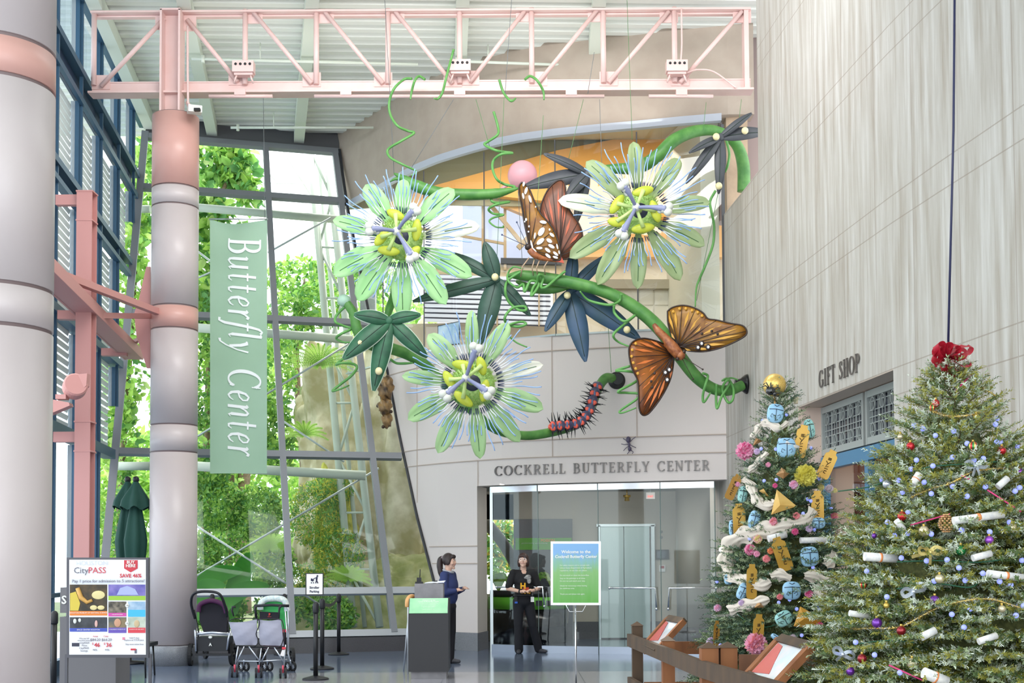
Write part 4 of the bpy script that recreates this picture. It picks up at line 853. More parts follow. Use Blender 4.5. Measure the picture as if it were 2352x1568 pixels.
# ---- vines
def vine(label, pts, rad, name='vine_stem', cat='vine sculpture'):
    P = crv(pts, 8); q = MB(); q.tube(P, smoothr(rad, 8), 14); t = thing(name, label, cat, P[0]); q.build('stem', VINE, t); return t
v1 = vine('short green vine stem tapering both ways above the mint flower', [(905, 398, 18.2), (930, 412, 18.2), (960, 428, 18.2), (1010, 443, 18.2), (1080, 447, 18.2), (1140, 444, 18.2), (1192, 432, 18.2)], [.01, .06, .09, .085, .085, .075, .012])
MB().tube(crv([(895, 418, 18.2), (915, 410, 18.2), (960, 425, 18.2)], 4), smoothr([.005, .03, .02], 4), 8).build('bract', VINE, v1)
v2 = vine('green vine stem arching behind the sage flower and over the stone wall', [(1270, 402, 18.9), (1330, 396, 18.9), (1400, 388, 18.9), (1465, 384, 18.8), (1510, 358, 18.7), (1550, 321, 18.7), (1600, 301, 18.8), (1650, 302, 18.9), (1690, 330, 19.0), (1707, 378, 19.1), (1708, 440, 19.15)], [.03, .06, .07, .1, .1, .1, .09, .075, .085, .1, .1])
v3 = vine('long green vine stem running down right to the stone wall', [(1163, 634, 18.0), (1195, 632, 18.0), (1250, 638, 18.0), (1330, 653, 18.0), (1400, 674, 18.0), (1460, 707, 18.0), (1512, 752, 18.0), (1560, 816, 18.05), (1600, 866, 18.1), (1640, 893, 18.2), (1675, 896, 18.25), (1706, 884, 18.3)], [.01, .075, .085, .09, .09, .095, .1, .095, .09, .085, .08, .075])
MB().tube(crv([(1185, 645, 18.15), (1225, 662, 18.2), (1270, 664, 18.2), (1310, 658, 18.15)], 6), smoothr([.02, .07, .07, .03], 6), 12).build('branch', VINE, v3)
v4 = vine('green vine stem winding behind the lowest flower to the white wall', [(790, 688, 17.8), (812, 720, 17.8), (822, 760, 17.8), (850, 790, 17.9), (905, 802, 18.0), (950, 820, 18.1), (990, 850, 18.2), (1050, 910, 18.4), (1110, 965, 18.6), (1150, 990, 18.7), (1210, 1000, 18.9), (1275, 990, 19.1), (1325, 972, 19.4), (1355, 940, 19.6), (1372, 895, 19.8), (1392, 868, 20.0), (1418, 872, 20.25)], [.06, .07, .08, .085, .085, .085, .08, .075, .07, .07, .07, .075, .075, .075, .075, .08, .07])
MB().tube(crv([(908, 640, 18.0), (905, 680, 18.0), (893, 712, 17.9), (885, 750, 17.9)], 6), smoothr([.05, .07, .06, .03], 6), 12).build('branch', VINE, v4)
MB().ball(at(790, 690, 17.8), (.1, .08, .09), 14, 10).build('bud', mat('pale_bud', 'a9c9b4', .5), v4)
FLG = mat('flange_black', '17181c', .35)
e = wp(1419, 0); pz = at(1419, 874, e.y).z; t = thing('wall_flange', 'black round flange fixing the caterpillar vine to the white wall', 'flange', (e.x, e.y, pz))
MB().lathe((e.x, e.y-.02, pz), [(.09, .17), (.095, .05), (.14, .02), (.145, 0)], 28, rot=Euler((R(90), 0, 0)).to_matrix()).build('cup', FLG, t)
e = at(1716, 882, 18.45); e.x = rx(e.y)-.005; t = thing('wall_flange', 'black round flange fixing the long vine to the stone wall', 'flange', e)
MB().lathe(e, [(.07, .18), (.085, .1), (.14, .03), (.15, 0)], 28, rot=Euler((0, R(-90), 0)).to_matrix()).build('cup', FLG, t)
# ---- tendrils
TD = [('wavy green tendril looping from the truss to the mint flower', (780, 0, 3.015), [(500, 545), (450, 548), (380, 610), (345, 700), (350, 790), (400, 870), (470, 905), (515, 922), (420, 980), (335, 1035), (350, 1090), (440, 1140), (520, 1178), (530, 1195), (495, 1215)], (18.3, 18.2)),
      ('short green tendril hooked over the truss chord at left', (780, 0, 3.015), [(590, 550), (550, 528), (520, 560), (500, 630), (490, 690)], 18.3),
      ('green tendril climbing up to the middle socket box', (780, 0, 3.015), [(790, 340), (772, 410), (740, 530), (712, 640), (680, 684), (655, 680)], 18.3),
      ('green tendril curling under the truss right of centre', (780, 0, 3.015), [(1105, 550), (1135, 640), (1185, 698), (1220, 680)], 18.3),
      ('long coiled green tendril hanging left of the pink balloon', (700, 330, 3.92), [(1700, -290), (1740, -150), (1735, -80), (1650, -20), (1620, 10), (1720, 60), (1800, 75), (1870, 85), (1770, 95), (1700, 150), (1692, 230), (1730, 320), (1800, 365), (1893, 392), (1800, 440), (1700, 480), (1680, 512), (1730, 532), (1840, 524), (1720, 548), (1655, 590), (1700, 630), (1790, 640), (1700, 665), (1662, 700), (1720, 748), (1788, 752), (1785, 738)], 18.25),
      ('green tendril arching over the truss right of centre', (780, 0, 3.015), [(1285, 550), (1320, 527), (1370, 560), (1410, 630), (1415, 692)], 18.3),
      ('coiled green tendril beside the slanted pylon', (720, 640, 3.733), [(270, 240), (200, 310), (188, 370), (260, 405), (325, 428), (240, 470), (195, 510), (250, 542), (318, 545)], 17.8),
      ('looped green tendril low beside the slanted pylon', (720, 640, 3.733), [(255, 685), (195, 735), (240, 722), (340, 730), (372, 765), (320, 835), (230, 905), (162, 962), (230, 945), (305, 914)], 17.8),
      ('tangled green tendril under the standing butterfly', (780, 420, 4.127), [(2140, 835), (2060, 900), (1960, 985), (1910, 985), (1930, 900), (1890, 870), (1870, 940), (1830, 1000), (1820, 1070), (1890, 960), (1810, 930), (1755, 1030), (1740, 960), (1680, 990), (1600, 930), (1595, 860), (1650, 795), (1740, 815)], 17.85),
      ('green tendril spiralling down beside the dark palmate leaf', (780, 420, 4.127), [(1720, 840), (1600, 920), (1570, 1010), (1600, 1120), (1690, 1200), (1765, 1205), (1750, 1170), (1640, 1185), (1568, 1270), (1590, 1340), (1690, 1362), (1765, 1340), (1730, 1315), (1620, 1340), (1560, 1390), (1660, 1500), (1775, 1555)], 17.85),
      ('green tendril hanging below the long vine', (1200, 560, 3.137), [(712, 360), (700, 410), (640, 438), (560, 430), (470, 402), (415, 342)], 17.85),
      ('green tendril looped before the blue leaf tip', (1200, 560, 3.137), [(660, 440), (665, 500), (735, 558), (810, 515), (720, 590), (655, 655), (690, 705), (780, 742)], 17.8),
      ('coiled green tendril left of the open butterfly', (1200, 560, 3.137), [(775, 880), (675, 912), (740, 915), (815, 930), (825, 985), (690, 1062), (750, 1072), (840, 1080), (820, 1120), (705, 1200), (720, 1216), (820, 1180)], 17.8),
      ('first green tendril loop near the stone wall flange', (1200, 560, 3.137), [(1300, 932), (1335, 950), (1320, 1010), (1300, 1090), (1308, 1140), (1355, 1072)], 18.0),
      ('tangled green tendril loops by the stone wall flange', (1200, 560, 3.137), [(1398, 1010), (1395, 1100), (1402, 1185), (1435, 1100), (1495, 1000), (1470, 985), (1440, 1050), (1480, 1140), (1515, 1120), (1520, 1040), (1480, 972), (1440, 985), (1500, 965), (1552, 978)], 18.1),
      ('long thin green tendril hanging from the upper right leaf', (1200, 250, 3.92), [(1740, 735), (1690, 830), (1700, 920), (1725, 1050), (1715, 1220), (1650, 1400), (1590, 1540), (1565, 1620), (1555, 1780)], 18.2),
      ('green tendril behind the upper right leaf', (1200, 250, 3.92), [(1835, 280), (1862, 400), (1850, 500), (1825, 570)], 18.7),
      ('green tendril beside the green vine at the lowest flower', (720, 640, 3.733), [(660, 690), (720, 725), (850, 722)], 18.0)]
for lab, (x0, y0, s), pts, Y in TD:
    P = cc(x0, y0, s, pts, Y, 6); n = len(P); q = MB(); q.tube(P, [.02 if i < n*.7 else .02-.010*(i-n*.7)/(n*.3) for i in range(n)], 8); tag(q.build('tendril', TEND), lab, 'tendril')
# ---- palmate leaves
def pleaf(label, hub, lobes, Y, m, eggs, rim=None, group=None):
    H = at(hub[0], hub[1], Y); t = thing('palmate_leaf', label, 'leaf sculpture', H, 'dark palmate leaves')
    for k, (px, py, hw) in enumerate(lobes):
        T = at(px, py, Y-.04+.12*math.sin(k*2.1)); d = T-H; L = d.length; d.normalize(); sd = Vector((0, 1, 0)).cross(d).normalized(); hw *= .85*Y/FPX; n = 14; V = []; Vr = []
        for i in range(n+1):
            s = i/n; w = hw*(math.sin(PI*(s**.85*.94+.05)))**.75+.01; p = H+d*L*s+Vector((0, -.06*math.sin(s*3)+.002*k, 0)); V += [p-sd*w, p+Vector((0, .02, 0)), p+sd*w]
            wr_ = w+.012; Vr += [p-sd*wr_+Vector((0, .03, 0)), p+sd*wr_+Vector((0, .03, 0))]
        nv = len(V); V2 = V+[v+Vector((0, .02, 0)) for v in V]; F = []
        for i in range(n):
            for j in (0, 1): a = 3*i+j; F += [(a, a+1, a+4, a+3), (nv+a, nv+a+3, nv+a+4, nv+a+1)]
            F += [(3*i, 3*i+3, nv+3*i+3, nv+3*i), (3*i+2, nv+3*i+2, nv+3*i+5, 3*i+5)]
        lf = MB().add(V2, F, True).build('leaflet', m, t)
        MB().tube([V[3*i+1]+Vector((0, -.004, 0)) for i in range(n)], .005, 5).build('midrib', mat('leaf_rib', '22352c', .5), lf)
        if rim: MB().add(Vr, [(2*i, 2*i+2, 2*i+3, 2*i+1) for i in range(n)]).build('rim', rim, lf)
    MB().ball(H+Vector((0, .01, 0)), (.06, .03, .06)).build('leaf_base', m, t)
    for px, py in eggs: MB().ball(at(px, py, Y-.09), (.052, .045, .055), 16, 12).build('nectar_bead', mat('cream_bead', 'e3d6a6', .35), t)
DG1 = mat('dark_leaf_green', '24503a', .5, noise=5, col2='33694a'); DG2 = mat('grey_green_leaf', '3f5c50', .5, noise=3, col2='2c4a40'); SL = mat('slate_leaf', '42454c', .5, noise=3, col2='4c4f54'); SLB = mat('blue_slate_leaf', '3a5472', .5, noise=2, col2='2f4a55')
pleaf('slate grey palmate leaf at the upper right with three beads', (1655, 314), [(1727, 260, 9), (1765, 303, 16), (1583, 350, 9), (1576, 420, 13), (1651, 444, 14)], 18.35, SL, [(1711, 300), (1645, 314), (1651, 427)])
pleaf('dark grey palmate leaf behind the pink balloon', (1350, 398), [(1249, 353, 11), (1200, 430, 20), (1300, 455, 16), (1320, 520, 14), (1435, 420, 12)], 18.5, SL, [])
pleaf('dark green palmate leaf in the middle with one bead', (1140, 641), [(1113, 556, 20), (1025, 578, 15), (948, 692, 17), (1103, 790, 27), (1218, 724, 16)], 17.95, DG2, [(1137, 636)])
pleaf('green palmate leaf with pale rim at the left and two beads', (893, 735), [(813, 722, 16), (966, 722, 14), (788, 824, 23), (858, 897, 22), (981, 820, 19)], 17.5, DG1, [(826, 787), (870, 852)], rim=mat('leaf_rim', 'cfe0cc', .5))
pleaf('blue slate palmate leaf under the long vine with two beads', (1309, 668), [(1318, 570, 16), (1395, 585, 15), (1252, 760, 17), (1345, 830, 26), (1470, 778, 28)], 18.2, SLB, [(1303, 678), (1440, 757)])
# ---- pink balloon
t = thing('pink_balloon', 'round pink balloon hanging above the standing butterfly', 'balloon', at(1200, 436, 19.4))
MB().ball(at(1200, 403, 19.4), .235, 32, 24).build('skin', mat('balloon_pink', 'f7bcc6', .35, trans=.25), t); MB().tube([at(1165, 425, 19.3), at(1150, 434, 19.3)], [.03, .02], 8).build('neck', mat('balloon_pink', 'f7bcc6'), t)
# ---- hanging wires
WIRE = mat('wire_green', '5d8a58', .5); WIRG = mat('wire_grey', '70777a', .5)
for k, (a, b, Y, m) in enumerate((((884, 0), (905, 400), 18.35, WIRG), ((1042, 228), (945, 385), 18.3, WIRG), ((1175, 0), (1160, 215), 18.2, WIRG), ((1158, 222), (1140, 620), 18.2, WIRE), ((1093, 228), (1127, 345), 18.4, WIRE), ((1248, 265), (1225, 600), 17.9, WIRE),
        ((1365, 120), (1350, 215), 18.3, WIRG), ((1340, 228), (1305, 370), 18.5, WIRE), ((1377, 228), (1383, 400), 18.5, WIRG), ((1440, 0), (1452, 322), 18.2, WIRE), ((1395, 720), (1404, 855), 18.4, WIRE), ((1622, 235), (1615, 300), 18.6, WIRE), ((1703, 228), (1698, 270), 18.6, WIRE), ((605, 225), (608, 500), 19.5, WIRG), ((1190, 440), (1200, 610), 18.0, WIRG), ((1650, 440), (1600, 690), 18.6, WIRE))):
    q = MB(); q.tube([at(a[0], a[1], Y), at(b[0], b[1], Y)], .0042, 5); o = q.build('hanging_wire', m)
    tag(o, ['grey wire from the roof to the mint flower', 'grey wire slanting from the middle tendril to the mint flower', 'grey wire passing in front of the truss centre', 'green wire down to the middle palmate leaf', 'short green wire leaning at the opening edge', 'green wire above the standing butterfly', 'grey wire pair near the right diagonal of the truss', 'green wire leaning down to the dark grey leaf', 'grey wire down to the vine behind the sage flower', 'long green wire holding the sage flower', 'green wire above the caterpillar flange', 'short green wire on top of the arching vine', 'short green wire above the upper right leaf', 'grey wire holding the banner', 'grey wire on the standing butterfly', 'thin green wire beside the long hanging tendril'][k], 'wire')
# ---- butterflies
ORB = mat('wing_orange_brown', 'a8621f', .4, noise=3.5, col2='6e3a1a', trans=.15); OCH = mat('wing_ochre', 'b07f2c', .4, noise=4, col2='7a4a1e', trans=.15); RUS = mat('wing_rust', '8a5540', .45, noise=3, col2='6a4534', trans=.1)
WDK = mat('wing_dark', '2e1c14', .4); WYL = mat('wing_yellow', 'cf9a34', .4); WOR = mat('wing_orange', 'cf7030', .4); WHS = mat('wing_white', 'e9ebee', .4); BOD = mat('body_rust', '7a3f22', .4, noise=20, col2='a8683a')
def wing(parent, crop, outline, root, Y, m, vein=WDK, tilt=0, streaks=None, nv=11, edge=.012):
    x0, y0, s = crop; P = smoothpts([at(x0+x/s, y0+y/s, Y-tilt*(x-root[0])/s/160) for x, y in outline]+[at(x0+outline[0][0]/s, y0+outline[0][1]/s, Y-tilt*(outline[0][0]-root[0])/s/160)], 4)[:-1]
    Rt = at(x0+root[0]/s, y0+root[1]/s, Y); c = sum(P, Vector())/len(P); n = len(P); q = MB(); rings = [P, [p.lerp(c, .35) for p in P], [p.lerp(c, .7) for p in P]]
    V = []; 
    for off in (0, .018):
        for k, rg in enumerate(rings): V += [v+Vector((0, off-.012*k*(1 if off == 0 else 0), 0)) for v in rg]
        V.append(c+Vector((0, off-.03*(off == 0), 0)))
    F = []; B_ = 3*n+1
    for o_ in (0, B_):
        for r_ in (0, 1):
            for i in range(n): F.append((o_+r_*n+i, o_+r_*n+(i+1) % n, o_+(r_+1)*n+(i+1) % n, o_+(r_+1)*n+i))
        for i in range(n): F.append((o_+2*n+i, o_+2*n+(i+1) % n, o_+3*n))
    F += [(i, (i+1) % n, B_+(i+1) % n, B_+i) for i in range(n)]
    w_ = q.add(V, F, True).build('wing', m, parent)
    q = MB(); q.tube(P, edge, 6, closed=True)
    for k in range(nv):
        e = P[int(n*(k+.5)/nv)]
        if (e-Rt).length > .12: mid = Rt.lerp(e, .55)+Vector((0, -.035, 0)); q.tube(smoothpts([Rt+Vector((0, -.03, 0)), mid, e+Vector((0, -.006, 0))], 4), smoothr([.008, .006, .003], 4), 5)
    q.build('veins', vein, w_)
    if streaks:
        q = MB()
        for k in range(nv):
            e = P[int(n*(k+1)/nv) % n]; a = Rt.lerp(e, .45)+Vector((0, -.036, 0)); b = Rt.lerp(e, .9)+Vector((0, -.018, 0))
            if (a-b).length > .08: sd = (b-a).cross(Vector((0, 1, 0))).normalized()*.02; q.add([a, a.lerp(b, .5)+sd, b, a.lerp(b, .5)-sd], [(0, 1, 2, 3)])
        q.build('streaks', streaks, w_)
    return w_, lambda x, y, off=-.045: at(x0+x/s, y0+y/s, Y-tilt*(x-root[0])/s/160)+Vector((0, off, 0))
t = thing('butterfly', 'orange and brown butterfly with open wings on the long vine', 'butterfly sculpture', at(1545, 780, 17.9)); C2 = (1200, 560, 3.137)
w1, f1 = wing(t, C2, [(1045, 485), (1080, 458), (1150, 442), (1230, 457), (1300, 495), (1338, 538), (1400, 548), (1500, 572), (1585, 588), (1617, 628), (1598, 668), (1500, 720), (1400, 757), (1300, 776), (1200, 770), (1140, 750), (1085, 680), (1050, 580)], (1120, 740), 17.85, OCH, streaks=WYL, nv=13, tilt=.3)
w2, f2 = wing(t, C2, [(1060, 745), (1020, 722), (960, 698), (880, 680), (820, 690), (780, 720), (766, 770), (778, 860), (802, 925), (830, 985), (836, 1080), (840, 1180), (860, 1228), (892, 1232), (930, 1200), (1000, 1105), (1060, 990), (1085, 885), (1088, 800)], (1085, 800), 17.8, ORB, streaks=WOR, nv=13, tilt=-.3)
for w_, f_, L_ in ((w1, f1, [(1288, 722), (1262, 750), (1335, 747)]), (w2, f2, [(1055, 910), (1027, 930), (1040, 982)])):
    for x, y in L_: MB().ball(f_(x, y), (.04, .01, .045), 12, 8).build('eyespot_ring', WDK, w_); MB().ball(f_(x, y, -.055), (.02, .008, .022), 10, 6).build('eyespot', WHS, w_)
for w_, f_, L_ in ((w1, f1, [(1360, 632), (1290, 650), (1402, 652)]), (w2, f2, [(925, 993), (933, 1035), (950, 935)])):
    for x, y in L_: MB().ball(f_(x, y), (.02, .008, .02), 10, 6).build('black_spot', WDK, w_)
for w_, f_, L_ in ((w1, f1, [(1085, 490), (1130, 470), (1175, 468), (1220, 482), (1260, 495), (1292, 520)]), (w2, f2, [(790, 765), (785, 812), (797, 858), (815, 900), (830, 935), (815, 720)])):
    for x, y in L_: MB().ball(f_(x, y, -.03), (.022, .008, .022), 10, 6).build('margin_dot', WYL, w_)
q = MB(); P = crv([(1502, 745, 17.75), (1512, 760, 17.72), (1528, 776, 17.7), (1545, 798, 17.68), (1560, 815, 17.68)], 5); q.tube(P, smoothr([.03, .055, .06, .085, .075], 5), 14); q.build('body', BOD, t)
hd = at(1563, 816, 17.66); MB().ball(hd, .07, 14, 10).build('head', BOD, t)
for p in ((1571, 808), (1556, 824)): MB().ball(at(p[0], p[1], 17.63), .028).build('eye', WDK, t)
for p in ((1614, 848), (1592, 870)): q = MB(); q.tube([hd, at(p[0], p[1], 17.55)], .005, 5); q.ball(at(p[0], p[1], 17.55), .014); q.build('antenna', WDK, t)
t = thing('butterfly', 'upright brown butterfly with white wing spots standing on the vine', 'butterfly sculpture', at(1240, 600, 17.8)); CA = (780, 420, 4.127)
w3, f3 = wing(t, (1200, 250, 3.92), [(340, 1350), (300, 1150), (230, 1050), (165, 960), (165, 880), (200, 780), (250, 700), (320, 645), (372, 655), (390, 720), (392, 830), (430, 920), (500, 1020), (540, 1120), (530, 1210), (470, 1290), (400, 1350)], (330, 1330), 18.0, RUS, nv=12, streaks=mat('wing_dull_orange', 'b5532c', .4))
w4, f4 = wing(t, CA, [(1725, -5), (1750, 10), (1800, 60), (1850, 180), (1905, 290), (1960, 350), (2020, 430), (2060, 520), (2085, 600), (2095, 690), (2085, 730), (2010, 730), (1920, 712), (1850, 690), (1800, 620), (1790, 560), (1750, 380), (1730, 240), (1705, 120), (1700, 40)], (1800, 640), 17.75, OCH, nv=14)
for x, y, a, b, r_ in ((1745, 20, 11, 24, 10), (1767, 82, 14, 36, 15), (1740, 132, 10, 30, -10), (1805, 160, 13, 38, -15), (1768, 355, 10, 15, 0), (1795, 420, 8, 11, 0), (1790, 470, 9, 9, 0), (1850, 508, 9, 32, 8), (1822, 600, 9, 52, -12), (1912, 470, 26, 46, 30), (1903, 562, 22, 44, 50), (1930, 380, 34, 16, 10), (1987, 555, 18, 30, -55), (2007, 608, 16, 34, -60), (1972, 645, 15, 32, -50), (1893, 625, 32, 13, 0), (2047, 678, 13, 30, -50), (1975, 698, 14, 32, -50), (2012, 500, 14, 28, -50), (2062, 610, 8, 28, -12), (2080, 665, 7, 20, -8), (1850, 655, 12, 40, -35), (2045, 712, 12, 26, -70), (1755, 375, 7, 9, 0), (1858, 235, 6, 9, 0), (1990, 450, 8, 12, 0)):
    MB().ball(f4(x, y), (a/4.127*17.75/FPX, .008, b/4.127*17.75/FPX), 14, 8, Euler((0, R(r_), 0)).to_matrix()).build('white_spot', WHS, w4)
q = MB(); q.tube(crv([(1216, 573, 17.72), (1228, 585, 17.72), (1250, 594, 17.74), (1290, 600, 17.8)], 5), smoothr([.045, .05, .035, .02], 5), 10); q.build('body', BOD, t)
MB().ball(at(1213, 567, 17.7), .05).build('head', WDK, t); MB().prism([at(1276, 600, 17.75), at(1290, 590, 17.75), at(1296, 604, 17.75)], (0, .03, 0)).build('wing_tip', mat('rust_tip', 'b5482c', .4), t)
for p in ((1187, 510), (1153, 539)): q = MB(); q.tube([at(1212, 566, 17.68), at(p[0], p[1], 17.5)], .005, 5); q.ball(at(p[0], p[1], 17.5), .014); q.build('antenna', mat('antenna_slate', '4a5578', .4), t)
for a, b, c_ in (((1215, 592), (1200, 612), (1196, 635)), ((1228, 594), (1222, 615), (1225, 632)), ((1240, 596), (1232, 615), (1235, 634)), ((1260, 597), (1250, 612), (1252, 630))): MB().tube([at(*a, 17.75), at(*b, 17.7), at(*c_, 17.85)], .009, 6).build('leg', mat('leg_tan', 'b59a80', .5), t)
# ---- caterpillar
t = thing('caterpillar', 'spiny red and dark caterpillar climbing the vine by the white wall', 'caterpillar sculpture', at(1320, 985, 19.0))
P = crv([(1266, 980, 18.9), (1290, 977, 18.95), (1320, 974, 19.05), (1340, 962, 19.15), (1355, 938, 19.3), (1365, 905, 19.45), (1374, 882, 19.6)], 5); n = len(P); CATB = mat('caterpillar_dark', '55566e', .3, noise=20, col2='3c3654'); CRED = mat('caterpillar_red', 'e8604c', .35); CBL = mat('caterpillar_blue', '5d6f94', .35)
MB().tube(P, [.062+.03*abs(math.sin(i*PI/3)) if 0 < i < n-1 else .03 for i in range(n)], 14).build('body', CATB, t)
for i in range(1, n-1):
    tg = (P[min(i+1, n-1)]-P[i-1]).normalized(); sd = tg.cross(Vector((0, -1, 0))).normalized()
    if i % 3 == 1:
        for u in (-1, 1): MB().ball(P[i]+sd*.034*u+Vector((0, -.066, 0)), (.042, .026, .042), 10, 8).build('red_patch', CRED, t)
        MB().ball(P[i]+Vector((0, -.09, 0)), (.018, .012, .045), 8, 6).build('blue_patch', CBL, t)
    if i % 3 != 2:
        for u, v in ((-1, -.1), (1, -.1), (-.75, -.75), (.75, -.75)):
            d = (sd*u+Vector((0, v, 0))+tg*random.uniform(-.4, .4)).normalized(); MB().tube([P[i]+d*.05, P[i]+d*.22], [.013, .002], 6).build('spine', BLACK, t)
MB().ball(P[0], .05).build('head', CRED, t)
# ---- ant on the wall
t = thing('ant', 'dark ant figure fixed to the white wall above the lettering', 'ant sculpture', wp(1445, 3.5)); ANT = mat('ant_purple', '4e4660', .35)
def ap(x, y, o=.06): X_ = 1200+x/3.137; Y_ = 560+y/3.137; return at(X_, Y_, wY(X_)-o)
for (x, y), r_ in (((763, 1410), (.04, .03, .055)), ((768, 1445), (.022, .02, .045)), ((773, 1476), (.03, .03, .04))): MB().ball(ap(x, y), r_, 12, 8).build('body_segment', ANT, t)
for L_ in ([(763, 1425), (725, 1400)], [(765, 1440), (735, 1445), (712, 1440)], [(768, 1455), (745, 1470), (728, 1490)], [(770, 1430), (795, 1405), (815, 1390)], [(772, 1445), (800, 1460), (818, 1468)], [(776, 1480), (765, 1500), (755, 1512)], [(778, 1482), (800, 1500), (790, 1510)]): MB().tube([ap(*p) for p in L_], .006, 5).build('leg', ANT, t)
